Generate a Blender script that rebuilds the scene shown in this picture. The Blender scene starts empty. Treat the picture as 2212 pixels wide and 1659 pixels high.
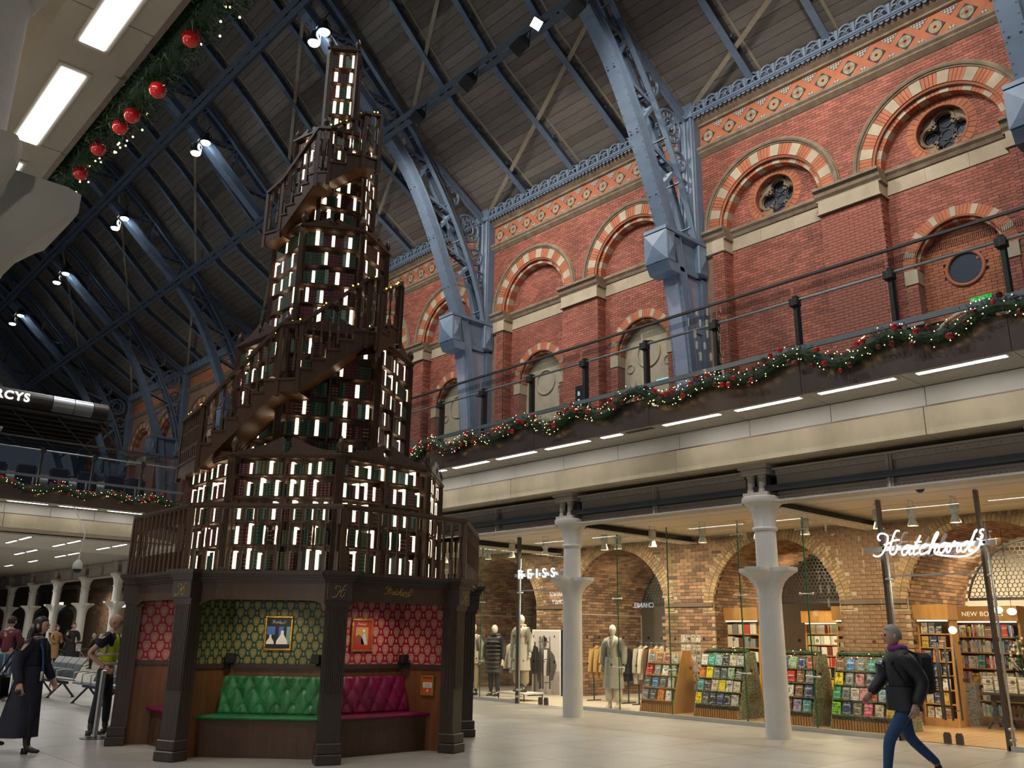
import bpy, bmesh, math, random
import numpy as np
from mathutils import Matrix, Vector
random.seed(7)
SC = bpy.context.scene
COL = SC.collection
R_ = math.radians
TMP = bpy.data.scenes.new('tmp')      # a scratch scene where skins and letters are turned into plain meshes
PI = math.pi

# ------------------------------------------------------------------ camera, world, exposure
cam_d = bpy.data.cameras.new('camera')
cam = bpy.data.objects.new('camera', cam_d)
COL.objects.link(cam)
cam_d.sensor_width = 36.0
cam_d.lens = 36.0 * 1864.3 / 2212.0
cam_d.clip_start = 0.05
cam_d.clip_end = 400
yaw, pitch, roll = 0.737699505, 0.284095542, 0.0154813869
fw = Vector((math.sin(yaw) * math.cos(pitch), math.cos(yaw) * math.cos(pitch), math.sin(pitch)))
rt = Vector((math.cos(yaw), -math.sin(yaw), 0.0))
up = rt.cross(fw)
r2 = math.cos(roll) * rt + math.sin(roll) * up
u2 = -math.sin(roll) * rt + math.cos(roll) * up
CM = Matrix(((r2.x, u2.x, -fw.x, 0.0), (r2.y, u2.y, -fw.y, 0.0), (r2.z, u2.z, -fw.z, 1.5), (0, 0, 0, 1)))
cam.matrix_world = CM
SC.camera = cam
SC.view_settings.view_transform = 'Standard'
SC.view_settings.look = 'None'
SC.view_settings.gamma = 1.0
SC.view_settings.use_curve_mapping = False
SC.view_settings.exposure = 0.0
cy = SC.cycles
cy.max_bounces = 5
cy.diffuse_bounces = 3
cy.glossy_bounces = 3
cy.transmission_bounces = 4
cy.transparent_max_bounces = 14
cy.caustics_reflective = False
cy.caustics_refractive = False
cy.sample_clamp_indirect = 4.0
cy.use_denoising = True
cy.use_adaptive_sampling = True
cy.adaptive_threshold = 0.03

W = bpy.data.worlds.new('night')
SC.world = W
W.use_nodes = True
W.node_tree.nodes['Background'].inputs[0].default_value = (0.50, 0.60, 0.80, 1)
W.node_tree.nodes['Background'].inputs[1].default_value = 0.05


def light(kind, loc, target, power, color=(1, 1, 1), size=0.5, size_y=None, angle=90, blend=0.6):
    d = bpy.data.lights.new('lamp_light', kind)
    d.energy = power
    d.color = color
    if kind == 'AREA':
        d.size = size
        if size_y:
            d.shape = 'RECTANGLE'
            d.size_y = size_y
    elif kind == 'SPOT':
        d.spot_size = R_(angle)
        d.spot_blend = blend
        d.shadow_soft_size = size
    else:
        d.shadow_soft_size = size
    o = bpy.data.objects.new('lamp_light', d)
    COL.objects.link(o)
    o.location = loc
    if target is not None:
        o.rotation_euler = (Vector(target) - Vector(loc)).to_track_quat('-Z', 'Y').to_euler()
    return o


RIB0, RIBD = 13.1, 9.05
COOL = (0.94, 0.97, 1.0)
WARM = (1.0, 0.74, 0.45)
NEUT = (1.0, 0.93, 0.84)
# the station's metal-halide floods in the roof (pairs on each rib) and an added left-hand row light the hall
for k in range(-1, 4):
    light('SPOT', (11.2, RIB0 + RIBD * k - 0.5, 20.0), (8.0, RIB0 + RIBD * k - 1, 0), 1500, COOL, 0.25, angle=120, blend=0.9)
    light('SPOT', (-9.0, RIB0 + RIBD * k - 0.5, 24.0), (6.0, RIB0 + RIBD * k - 4, 0), 2600, COOL, 0.4, angle=130, blend=0.9)  # unseen fill row on the left, added to light floor and beam faces
# floods hung on the lower purlin wash the brick wall
for y, e in ((2.0, 900), (7.0, 1000), (11.0, 800), (16.0, 1000), (20.5, 800), (25.5, 650), (34.0, 180), (45, 250), (54, 250)):
    light('SPOT', (13.2, y, 16.9), (18.9, y + 0.8, 10.5), e * 1.15, NEUT, 0.3, angle=135, blend=0.9)
# cool uplighters at the feet of the ribs on the upper level
for k, e in ((0, 240), (1, 240), (2, 330), (3, 60), (4, 30), (5, 60)):
    y = RIB0 + RIBD * k
    light('SPOT', (16.0, y - 1.6, 5.9), (16.6, y, 13.5), e, (0.72, 0.86, 1.0), 0.12, angle=70, blend=0.8)
# warm lamps of the two shops, hung under the arcade ceiling
for x, y, e in ((15.4, 18.3, 60), (15.4, 15.6, 70), (15.4, 13.2, 70), (17.9, 17.6, 60), (18.2, 14.6, 60)):
    light('AREA', (x, y, 3.6), (x + 0.4, y, 0), e * 1.7, (1.0, 0.83, 0.62), 0.5)
for x, y, e in ((15.2, 11.6, 60), (15.2, 9.2, 60), (15.2, 7.2, 60), (15.6, 5.2, 60), (19.4, 10.4, 110), (19.2, 6.4, 110), (17.0, 3.6, 70), (22.5, 8.5, 110)):
    light('AREA', (x, y, 3.55), (x + 0.5, y, 0), e * 1.45, (1.0, 0.77, 0.5), 0.5)
# unseen spots added for shop windows across the hall, brightening beams and bracket
for y, e in ((-2.0, 130), (5.0, 110), (12.0, 110), (19.0, 90)):
    light('SPOT', (-1.6, y, 1.9), (8.0, y + 3, 2.8), e * 1.5, (1.0, 0.9, 0.74), 0.12, angle=140, blend=1.0)
light('AREA', (0.9, 3.4, 4.95), (0.9, 3.4, 0), 30, (1.0, 0.97, 0.92), 0.3, 2.0)  # extra area lamp added under the near soffit to brighten the bracket
# lamps under the arcade ceiling beyond the bridge
for y in (33.0, 40.0, 48.0):
    for x in (6.0, 11.0):
        light('AREA', (x, y, 3.75), (x, y, 0), 75, (1.0, 0.96, 0.88), 1.2)
for y in (36.0, 44.0, 52.0):
    light('AREA', (16.0, y, 3.4), (16.6, y, 0), 60, (1.0, 0.8, 0.55), 0.8)

# ------------------------------------------------------------------ mesh helpers
BASE = {}


class MB:
    def __init__(s):
        s.v = []
        s.f = []
        s.M = None
        s.uv = {}

    def add(s, vs, fs):
        b = len(s.v)
        a = np.asarray(vs, float)
        if s.M is not None:
            a = a @ s.M[:3, :3].T + s.M[:3, 3]
        s.v.extend(a.tolist())
        s.f.extend([tuple(i + b for i in f) for f in fs])
        return b

    def box(s, x0, y0, z0, x1, y1, z1, back=True):
        fs = [(0, 3, 2, 1), (4, 5, 6, 7), (0, 1, 5, 4), (1, 2, 6, 5), (2, 3, 7, 6), (3, 0, 4, 7)]
        s.add([(x0, y0, z0), (x1, y0, z0), (x1, y1, z0), (x0, y1, z0), (x0, y0, z1), (x1, y0, z1), (x1, y1, z1), (x0, y1, z1)], fs)
        return s

    def cbox(s, c, h):
        return s.box(c[0] - h[0], c[1] - h[1], c[2] - h[2], c[0] + h[0], c[1] + h[1], c[2] + h[2])

    def bev(s, x0, y0, z0, x1, y1, z1, b):
        """box with chamfered edges, 26 faces"""
        bm = bmesh.new()
        bmesh.ops.create_cube(bm, size=1)
        sx, sy, sz = x1 - x0, y1 - y0, z1 - z0
        for v in bm.verts:
            v.co = ((v.co.x + .5) * sx + x0, (v.co.y + .5) * sy + y0, (v.co.z + .5) * sz + z0)
        bmesh.ops.bevel(bm, geom=list(bm.edges), offset=b, segments=1, affect='EDGES', profile=.5)
        bm.verts.index_update()
        s.add([v.co[:] for v in bm.verts], [[v.index for v in f.verts] for f in bm.faces])
        bm.free()
        return s

    def beam(s, a, b, w, h, upv=(0, 0, 1)):
        """rectangular bar from a to b, w across, h along up"""
        a, b = np.array(a, float), np.array(b, float)
        d = b - a
        L = np.linalg.norm(d)
        if L < 1e-6:
            return s
        d /= L
        upv = np.array(upv, float)
        if abs(d @ upv) > .98:
            upv = np.array((1., 0, 0))
        sd = np.cross(d, upv)
        sd /= np.linalg.norm(sd)
        u = np.cross(sd, d)
        P = []
        for c in (a, b):
            for i, j in ((-1, -1), (1, -1), (1, 1), (-1, 1)):
                P.append(c + sd * (i * w / 2) + u * (j * h / 2))
        s.add(P, [(0, 1, 2, 3), (7, 6, 5, 4), (0, 4, 5, 1), (1, 5, 6, 2), (2, 6, 7, 3), (3, 7, 4, 0)])
        return s

    def tube(s, path, r, n=6, closed=False, cap=True):
        P = [np.array(p, float) for p in path]
        m = len(P)
        rr = r if hasattr(r, '__len__') else [r] * m
        vs, fs = [], []
        prev = None
        for i in range(m):
            if closed:
                d = P[(i + 1) % m] - P[i - 1]
            else:
                d = P[min(i + 1, m - 1)] - P[max(i - 1, 0)]
            d = d / (np.linalg.norm(d) + 1e-12)
            if prev is None:
                a = np.array((0, 0, 1.)) if abs(d[2]) < .9 else np.array((1., 0, 0))
            else:
                a = prev
            e = a - d * (a @ d)
            e /= np.linalg.norm(e) + 1e-12
            prev = e
            g = np.cross(d, e)
            for k in range(n):
                t = 2 * PI * k / n
                vs.append(P[i] + rr[i] * (math.cos(t) * e + math.sin(t) * g))
        for i in range(m if closed else m - 1):
            j = (i + 1) % m
            for k in range(n):
                l = (k + 1) % n
                fs.append((i * n + k, i * n + l, j * n + l, j * n + k))
        if cap and not closed:
            fs.append(tuple(range(n - 1, -1, -1)))
            fs.append(tuple((m - 1) * n + k for k in range(n)))
        s.add(vs, fs)
        return s

    def lathe(s, cx, cy, prof, n=16, cap=True, a0=0.0, sx=1, sy=1):
        vs, fs = [], []
        for r, z in prof:
            for k in range(n):
                t = 2 * PI * k / n + a0
                vs.append((cx + sx * r * math.cos(t), cy + sy * r * math.sin(t), z))
        m = len(prof)
        for i in range(m - 1):
            for k in range(n):
                l = (k + 1) % n
                fs.append((i * n + k, i * n + l, (i + 1) * n + l, (i + 1) * n + k))
        if cap:
            fs.append(tuple(range(n - 1, -1, -1)))
            fs.append(tuple((m - 1) * n + k for k in range(n)))
        s.add(vs, fs)
        return s

    def prism(s, poly, d0, d1):
        """polygon (u, w) in the local x-z plane, extruded along local y from d0 to d1"""
        n = len(poly)
        vs = [(u, d0, w) for u, w in poly] + [(u, d1, w) for u, w in poly]
        fs = [tuple(range(n)), tuple(range(2 * n - 1, n - 1, -1))]
        fs += [(i, i + n, (i + 1) % n + n, (i + 1) % n) for i in range(n)]
        s.add(vs, fs)
        return s

    def slab(s, poly, z0, z1):
        n = len(poly)
        vs = [(x, y, z0) for x, y in poly] + [(x, y, z1) for x, y in poly]
        fs = [tuple(range(n - 1, -1, -1)), tuple(range(n, 2 * n))]
        fs += [(i, (i + 1) % n, (i + 1) % n + n, i + n) for i in range(n)]
        s.add(vs, fs)
        return s

    def sphere(s, c, r, n=10, m=6, sz=1.0):
        vs, fs = [], []
        for i in range(1, m):
            t = PI * i / m
            for k in range(n):
                p = 2 * PI * k / n
                vs.append((c[0] + r * math.sin(t) * math.cos(p), c[1] + r * math.sin(t) * math.sin(p), c[2] + sz * r * math.cos(t)))
        tp = len(vs)
        vs += [(c[0], c[1], c[2] + sz * r), (c[0], c[1], c[2] - sz * r)]
        for i in range(m - 2):
            for k in range(n):
                l = (k + 1) % n
                fs.append((i * n + k, (i + 1) * n + k, (i + 1) * n + l, i * n + l))
        for k in range(n):
            l = (k + 1) % n
            fs.append((tp, k, l))
            fs.append((tp + 1, (m - 2) * n + l, (m - 2) * n + k))
        s.add(vs, fs)
        return s

    def ribbon(s, path, n0, n1, y0, y1):
        """bar swept along a path in the x-z plane; n0..n1 along the path's left normal, y0..y1 across"""
        P = [np.array(p, float) for p in path]
        m = len(P)
        vs, fs = [], []
        for i in range(m):
            d = P[min(i + 1, m - 1)] - P[max(i - 1, 0)]
            d /= np.linalg.norm(d)
            nn = np.array((-d[1], d[0]))
            for q, y in ((n0, y0), (n1, y0), (n1, y1), (n0, y1)):
                w = P[i] + nn * q
                vs.append((w[0], y, w[1]))
        for i in range(m - 1):
            for k in range(4):
                l = (k + 1) % 4
                fs.append((i * 4 + k, i * 4 + l, i * 4 + 4 + l, i * 4 + 4 + k))
        fs += [(3, 2, 1, 0), tuple((m - 1) * 4 + k for k in range(4))]
        s.add(vs, fs)
        return s

    def arcblock(s, cy, cz, r0, r1, t0, t1, x0, x1, n=4):
        """wedge of an arch in the y-z plane (angles from +y, counter-clockwise seen from -x), x0..x1 deep"""
        vs, fs = [], []
        for i in range(n + 1):
            t = t0 + (t1 - t0) * i / n
            c, sn = math.cos(t), math.sin(t)
            for r, x in ((r0, x0), (r1, x0), (r1, x1), (r0, x1)):
                vs.append((x, cy + r * c, cz + r * sn))
        for i in range(n):
            for k in range(4):
                l = (k + 1) % 4
                fs.append((i * 4 + k, i * 4 + 4 + k, i * 4 + 4 + l, i * 4 + l))
        fs += [(0, 1, 2, 3), tuple(n * 4 + k for k in (3, 2, 1, 0))]
        s.add(vs, fs)
        return s

    def mesh(s, name, mat, smooth=None, base=(0, 0, 0)):
        me = bpy.data.meshes.new(name)
        a = np.asarray(s.v, float).reshape(-1, 3) - np.array(base, float)
        me.from_pydata(a.tolist(), [], s.f)
        me.materials.append(mat)
        if smooth:
            me.polygons.foreach_set('use_smooth', [True] * len(me.polygons))
            if smooth is not True:
                me.set_sharp_from_angle(angle=R_(smooth))
        return me

    def build(s, name, mat, parent=None, smooth=None, kind=None, label=None):
        base = BASE.get(parent.name, (0, 0, 0)) if parent else (0, 0, 0)
        o = bpy.data.objects.new(name, s.mesh(name, mat, smooth, base))
        COL.objects.link(o)
        if parent:
            o.parent = parent
            BASE[o.name] = base
        if kind:
            o['kind'] = kind
        if label:
            o['label'] = label
        return o


def tag(o, label=None, cat=None, group=None, kind=None):
    if label:
        o['label'] = label
    if cat:
        o['category'] = cat
    if group:
        o['group'] = group
    if kind:
        o['kind'] = kind
    return o


def thing(name, loc, label, cat, group=None, kind=None):
    o = bpy.data.objects.new(name, None)
    o.empty_display_size = 0.1
    COL.objects.link(o)
    o.location = loc
    BASE[o.name] = tuple(loc)
    return tag(o, label, cat, group, kind)


def inst(me, name, loc, parent=None, rot=None, scale=None, mat4=None):
    """an object on shared mesh data; LOC in world space"""
    o = bpy.data.objects.new(name, me)
    COL.objects.link(o)
    base = BASE.get(parent.name, (0, 0, 0)) if parent else (0, 0, 0)
    if mat4 is not None:
        m = mat4.copy()
        m.translation = m.translation - Vector(base)
        o.matrix_basis = m
    else:
        o.location = Vector(loc) - Vector(base)
        if rot:
            o.rotation_euler = rot
        if scale:
            o.scale = scale
    if parent:
        o.parent = parent
        BASE[o.name] = base
    return o


def frame4(o, ex, ey, ez):
    """numpy 4x4 from an origin and three axes"""
    m = np.eye(4)
    m[:3, 0], m[:3, 1], m[:3, 2], m[:3, 3] = ex, ey, ez, o
    return m


def text(body, size, m4, mat, name='lettering', parent=None, extrude=0.004, bold=0.0, spacing=1.0, align='LEFT'):
    c = bpy.data.curves.new(name, 'FONT')
    c.body = body
    c.size = size
    c.extrude = extrude
    c.offset = bold
    c.space_character = spacing
    c.align_x = align
    q = bpy.data.objects.new('tmp', c)
    TMP.collection.objects.link(q)
    TMP.view_layers[0].update()
    me = bpy.data.meshes.new_from_object(q.evaluated_get(TMP.view_layers[0].depsgraph))
    bpy.data.objects.remove(q)
    me.name = name
    me.materials.clear()
    me.materials.append(mat)
    o = bpy.data.objects.new(name, me)
    COL.objects.link(o)
    base = BASE.get(parent.name, (0, 0, 0)) if parent else (0, 0, 0)
    m = Matrix(m4.tolist())
    m.translation = m.translation - Vector(base)
    if parent:
        o.parent = parent
    o.matrix_basis = m
    return o


ORD = ['first', 'second', 'third', 'fourth', 'fifth', 'sixth', 'seventh', 'eighth', 'ninth', 'tenth', 'eleventh', 'twelfth', 'thirteenth',
       'fourteenth', 'fifteenth', 'sixteenth', 'seventeenth', 'eighteenth', 'nineteenth', 'twentieth']
ORD += ['twenty-' + w for w in ORD[:9]] + ['thirtieth'] + ['thirty-' + w for w in ORD[:9]] + ['fortieth'] + ['forty-' + w for w in ORD[:9]]


# ------------------------------------------------------------------ materials
class NT:
    def __init__(s, name):
        s.m = bpy.data.materials.new(name)
        s.m.use_nodes = True
        s.t = s.m.node_tree
        s.p = s.t.nodes['Principled BSDF']
        s.out = s.t.nodes['Material Output']

    def n(s, kind, **kw):
        d = s.t.nodes.new('ShaderNode' + kind)
        for k, v in kw.items():
            setattr(d, k, v)
        return d

    def l(s, a, b):
        s.t.links.new(a, b)

    def val(s, sock, v):
        if hasattr(v, 'is_linked') or hasattr(v, 'links'):
            s.l(v, sock)
        else:
            sock.default_value = v

    def math(s, op, a, b=0.0, c=None):
        d = s.n('Math', operation=op)
        s.val(d.inputs[0], a)
        s.val(d.inputs[1], b)
        if c is not None:
            s.val(d.inputs[2], c)
        return d.outputs[0]

    def mix(s, f, a, b):
        d = s.n('Mix', data_type='RGBA')
        s.val(d.inputs[0], f)
        for k, v in ((6, a), (7, b)):
            if isinstance(v, tuple):
                d.inputs[k].default_value = v + (1,) if len(v) == 3 else v
            else:
                s.l(v, d.inputs[k])
        return d.outputs[2]

    def noise(s, coord, scale=5.0, detail=4.0, rough=.55, stretch=None):
        if stretch:
            mp = s.n('Mapping')
            mp.inputs['Scale'].default_value = stretch
            s.l(coord, mp.inputs[0])
            coord = mp.outputs[0]
        d = s.n('TexNoise')
        s.l(coord, d.inputs['Vector'])
        d.inputs['Scale'].default_value = scale
        d.inputs['Detail'].default_value = detail
        d.inputs['Roughness'].default_value = rough
        return d.outputs[0]

    def coord(s, which='Object'):
        return s.n('TexCoord').outputs[which]

    def ramp(s, f, lo, hi):
        d = s.n('MapRange')
        s.val(d.inputs[0], f)
        d.inputs[1].default_value = lo
        d.inputs[2].default_value = hi
        return d.outputs[0]

    def bump(s, h, strength=.3, dist=.01):
        b = s.n('Bump')
        b.inputs['Strength'].default_value = strength
        b.inputs['Distance'].default_value = dist
        s.l(h, b.inputs['Height'])
        s.l(b.outputs[0], s.p.inputs['Normal'])

    def color(s, c):
        s.val(s.p.inputs['Base Color'], c if not isinstance(c, tuple) else c + (1,))


def mul(c, f):
    return tuple(min(1.0, x * f) for x in c)


def mat(name, col, rough=.5, metal=0.0, var=0.0, scale=4.0, stretch=None, bump=0.0, bscale=None, rnd=0.0, per='object', spec=.5, col2=None, emit=None, es=0.0, coat=0.0):
    t = NT(name)
    t.p.inputs['Roughness'].default_value = rough
    t.p.inputs['Metallic'].default_value = metal
    t.p.inputs['Specular IOR Level'].default_value = spec
    t.p.inputs['Coat Weight'].default_value = coat
    c = col
    if var or bump:
        co = t.coord()
        nz = t.noise(co, scale, 5, .6, stretch)
        if var:
            f = t.ramp(nz, .3, .7)
            c = t.mix(f, mul(col, 1 - var), col2 or mul(col, 1 + var))
        if bump:
            t.bump(t.noise(co, bscale or scale * 6, 3, .6, stretch), bump)
    if rnd:
        if per == 'island':
            rv = t.n('NewGeometry').outputs['Random Per Island']
        else:
            rv = t.n('ObjectInfo').outputs['Random']
        h = t.n('HueSaturation')
        t.val(h.inputs['Value'], t.math('MULTIPLY_ADD', rv, 2 * rnd, 1 - rnd))
        if isinstance(c, tuple):
            h.inputs['Color'].default_value = c + (1,)
        else:
            t.l(c, h.inputs['Color'])
        c = h.outputs[0]
    t.color(c)
    if emit:
        t.p.inputs['Emission Color'].default_value = emit + (1,)
        t.p.inputs['Emission Strength'].default_value = es
    return t.m


def emis(name, col, strength, sample=True):
    t = NT(name)
    t.t.nodes.remove(t.p)
    e = t.n('Emission')
    e.inputs[0].default_value = col + (1,)
    e.inputs[1].default_value = strength
    t.l(e.outputs[0], t.out.inputs[0])
    if not sample:
        t.m.cycles.emission_sampling = 'NONE'
    return t.m


def glassmat(name, tint=(.93, .97, .95), refl=1.0, extra=0.0):
    """clear pane: light passes straight through, the surface mirrors by its Fresnel angle"""
    t = NT(name)
    t.t.nodes.remove(t.p)
    tr = t.n('BsdfTransparent')
    tr.inputs[0].default_value = tint + (1,)
    gl = t.n('BsdfGlossy')
    gl.inputs['Roughness'].default_value = 0.0
    lw = t.n('LayerWeight')
    lw.inputs[0].default_value = .5
    f = t.math('MULTIPLY_ADD', t.math('POWER', lw.outputs['Facing'], 5.0), .5 * refl, .025 * refl + extra)
    mx = t.n('MixShader')
    t.l(f, mx.inputs[0])
    t.l(tr.outputs[0], mx.inputs[1])
    t.l(gl.outputs[0], mx.inputs[2])
    t.l(mx.outputs[0], t.out.inputs[0])
    return t.m


def _wood(name, col, dark, rough, st, scale, rnd):
    t = NT(name)
    co = t.coord()
    a = t.noise(co, scale, 5, .65, st)
    b = t.noise(co, scale * .35, 2, .5)
    f = t.math('ADD', t.math('MULTIPLY', a, .7), t.math('MULTIPLY', b, .3))
    c = t.mix(t.ramp(f, .35, .65), mul(col, 1 - dark), mul(col, 1 + dark * .5))
    rv = t.n('ObjectInfo').outputs['Random']
    h = t.n('HueSaturation')
    t.val(h.inputs['Value'], t.math('MULTIPLY_ADD', rv, 2 * rnd, 1 - rnd))
    t.l(c, h.inputs['Color'])
    t.color(h.outputs[0])
    t.p.inputs['Roughness'].default_value = rough
    t.bump(a, .12, .004)
    return t.m


BRICK = mat('red_brick', (.335, .108, .07), .75, var=.22, scale=.9, rnd=.26, per='island', bump=.25, bscale=30)
BRICKO = mat('orange_brick', (.44, .145, .068), .75, var=.15, scale=2, rnd=.15, per='island', bump=.25, bscale=30)
MORTAR = mat('mortar', (.30, .17, .12), .9, var=.2, scale=6, bump=.3)
STONE = mat('cream_stone', (.50, .41, .29), .8, var=.12, scale=2.5, rnd=.08, bump=.2, bscale=20)
STONED = mat('weathered_stone', (.26, .195, .13), .8, var=.3, scale=4, rnd=.05, bump=.3)
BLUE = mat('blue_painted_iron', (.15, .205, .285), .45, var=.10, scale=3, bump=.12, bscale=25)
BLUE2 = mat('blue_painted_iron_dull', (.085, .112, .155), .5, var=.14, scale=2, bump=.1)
BOARD = mat('roof_boarding', (.21, .182, .155), .7, var=.15, scale=3, stretch=(6, .6, 6), rnd=.22, bump=.15)
BRACE = mat('cream_bracing', (.36, .31, .23), .6, var=.1)
DARK = mat('dark_metal', (.03, .032, .036), .45, .3)
BLACK = mat('black_plastic', (.012, .012, .013), .5)
CONC = mat('cast_concrete', (.46, .39, .27), .75, var=.16, scale=1.6, stretch=(1, 1, .35), bump=.15, bscale=40)
PANEL = mat('cream_panel', (.60, .565, .50), .5, var=.03, scale=1)
GREYP = mat('grey_paint', (.42, .39, .345), .55, var=.05, scale=2, bump=.06)
COLW = mat('white_column_paint', (.62, .61, .57), .5, var=.05, scale=3, bump=.15, bscale=40)
BRONZE = mat('bronze_fascia', (.22, .17, .14), .32, .75, var=.1, scale=2)
STEEL = mat('brushed_steel', (.52, .53, .53), .34, .65)
STEELD = mat('dark_steel', (.10, .085, .075), .4, .6)
CEIL = mat('arcade_ceiling', (.62, .58, .50), .55)
TILE = mat('floor_stone', (.40, .375, .335), .33, var=.10, scale=1.3, rnd=.05, bump=.02, bscale=80, col2=(.44, .415, .37))
GROUT = mat('floor_joint', (.20, .185, .165), .7)
GLASS = glassmat('clear_glass', (.955, .985, .97), 1.0, .01)
GLASSB = glassmat('balustrade_glass', (.90, .925, .925), 1.0, .015)
STRIPE = glassmat('frosted_stripe', (.62, .65, .64), 1.0, .04)
GEDGE = mat('green_glass_edge', (.035, .13, .065), .15, spec=.8)
EM_STRIP = emis('white_strip_light', (1.0, .97, .92), 22.0)
EM_FLOOD = emis('flood_lens', (.86, .95, 1.0), 60.0, False)
EM_FLOODG = emis('green_white_lens', (.85, 1.0, .86), 30.0, False)
EM_SIGN = emis('white_sign_glow', (1.0, .98, 1.0), 3.0)
EM_FAIRY = emis('fairy_light', (1.0, .72, .28), 6.0, False)
EM_FAIRYY = emis('fairy_light_yellow', (1.0, .62, .06), 6.0, False)
EM_BOOK = emis('glowing_book_light', (1.0, .76, .50), 3.2)
EM_SHELF = emis('shelf_light', (1.0, .85, .62), 2.2)
EM_WARM = emis('warm_lamp', (1.0, .78, .48), 12.0, False)
FIR = mat('fir_needles', (.018, .055, .022), .6, rnd=.35, per='island')
RED = mat('red_bauble', (.52, .012, .015), .12, coat=.5, rnd=.25)
MAROON = mat('dark_red_bauble', (.13, .012, .014), .15, coat=.5, rnd=.25)
# ------------------------------------------------------------------ the brick wall of the train shed (right side)
WX, RX = 18.9, 19.25          # front plane and recessed plane
YZ = frame4((0, 0, 0), (0, 1, 0), (1, 0, 0), (0, 0, 1))   # local (u, v, w) -> world (y, x, z)
CMI = CM.inverted()


def px(p):
    """picture position (0..1, 0..1) of a point, and its depth: only used to pick which pieces show largest"""
    q = CMI @ Vector(p)
    if q.z > -0.2:
        return (-9, -9, 1)
    return (.5 + 1864.3 * q.x / -q.z / 2212, .5 - 1864.3 * q.y / -q.z / 1659, -q.z)


def inview(p, m=0.0):
    a = px(p)
    return -m < a[0] < 1 + m and -m < a[1] < 1 + m


wall = tag(bpy.data.objects.new('wall_right', None), kind='structure', label='tall red brick wall with striped arches along the train shed')
COL.objects.link(wall)
wall.location = (WX, 13, 5.6)
BASE[wall.name] = (WX, 13, 5.6)
LB, HB = .235, .0775
ARC_Z = 12.43


def bricks(mb, y0, y1, z0, z1, X, test=None, depth=.014, pick=None):
    nz = int((z1 - z0) / HB)
    for i in range(nz):
        z = z0 + i * HB
        y = y0 - (LB / 2 if i % 2 else 0)
        while y < y1:
            a, b = max(y, y0) + .005, min(y + LB, y1) - .005
            if b - a > .03 and (test is None or test((a + b) / 2, z + HB / 2)):
                if pick and pick((a + b) / 2, z + HB / 2, b - a):
                    pass
                else:
                    x0, x1, zt = X - depth, X + .01, z + HB - .009
                    k = len(mb.v)
                    mb.v += [[x0, a, z], [x0, b, z], [x0, b, zt], [x0, a, zt], [x1, a, z], [x1, b, z], [x1, b, zt], [x1, a, zt]]
                    mb.f += [(k, k + 3, k + 2, k + 1), (k, k + 1, k + 5, k + 4), (k + 1, k + 2, k + 6, k + 5), (k + 2, k + 3, k + 7, k + 6), (k + 3, k, k + 4, k + 7)]
            y += LB


def strips(mb, X, y0, y1, f, n=None):
    n = n or max(1, int((y1 - y0) / .05))
    for i in range(n):
        a, b = y0 + (y1 - y0) * i / n, y0 + (y1 - y0) * (i + 1) / n
        for z0, z1 in f((a + b) / 2):
            if z1 > z0:
                mb.add([(X, a, z0), (X, b, z0), (X, b, z1), (X, a, z1)], [(0, 3, 2, 1)])


def arch_f(c, r, zc, lo, hi):
    def f(y):
        d = abs(y - c)
        return [(zc + math.sqrt(r * r - d * d), hi)] if d < r else [(lo, hi)]
    return f


wb = MB()        # bricks of the wall's front and recessed planes
wo = MB()        # orange bricks: oculus rings
wm = MB()        # mortar bed behind them
wst = MB()       # stone bands and mouldings
wpm = MB()       # dark weathered mouldings
brick_me = MB().box(-.014, -LB / 2 + .005, 0, .01, LB / 2 - .005, HB - .009).mesh('brick', BRICK)
n_brick = [0]


def pick_brick(y, z, w):
    if w < LB - .02 or n_brick[0] >= 300 or not (7.85 < y < 9.3 and z > 7.7):
        return False
    n_brick[0] += 1
    inst(brick_me, 'brick', (WX, y, z - HB / 2), wall)
    return True


def mould(mb, y0, y1, prof):
    mb.prism(prof, y0, y1)


stone_me, ostone_me = {}, {}


def arch_ring(c, zc, r0, r1, x0, x1, n, big, small, name_mat):
    """alternating stone and brick voussoirs, each a part of the wall"""
    tot = sum(big if i % 2 == 0 else small for i in range(n))
    t = 0.0
    for i in range(n):
        w = (big if i % 2 == 0 else small) / tot * PI
        brickpart = i % 2 == 0
        m = MB()
        if brickpart:
            nb = max(2, int(w * r1 / .085))
            for j in range(nb):
                m.arcblock(0, 0, r0, r1, t + w * j / nb + .003, t + w * (j + 1) / nb - .003, x0 - WX, x1 - WX, 1)
        else:
            m.arcblock(0, 0, r0, r1, t + .002, t + w - .002, x0 - WX - .006, x1 - WX, 3)
        me = m.mesh('voussoir', name_mat if brickpart else STONE)
        yield me
        t += w


VOUS = {}


def put_ring(key, c, zc, *a):
    if key not in VOUS:
        VOUS[key] = list(arch_ring(0, 0, *a))
    for me in VOUS[key]:
        inst(me, 'voussoir', (WX, c, zc), wall)


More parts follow.
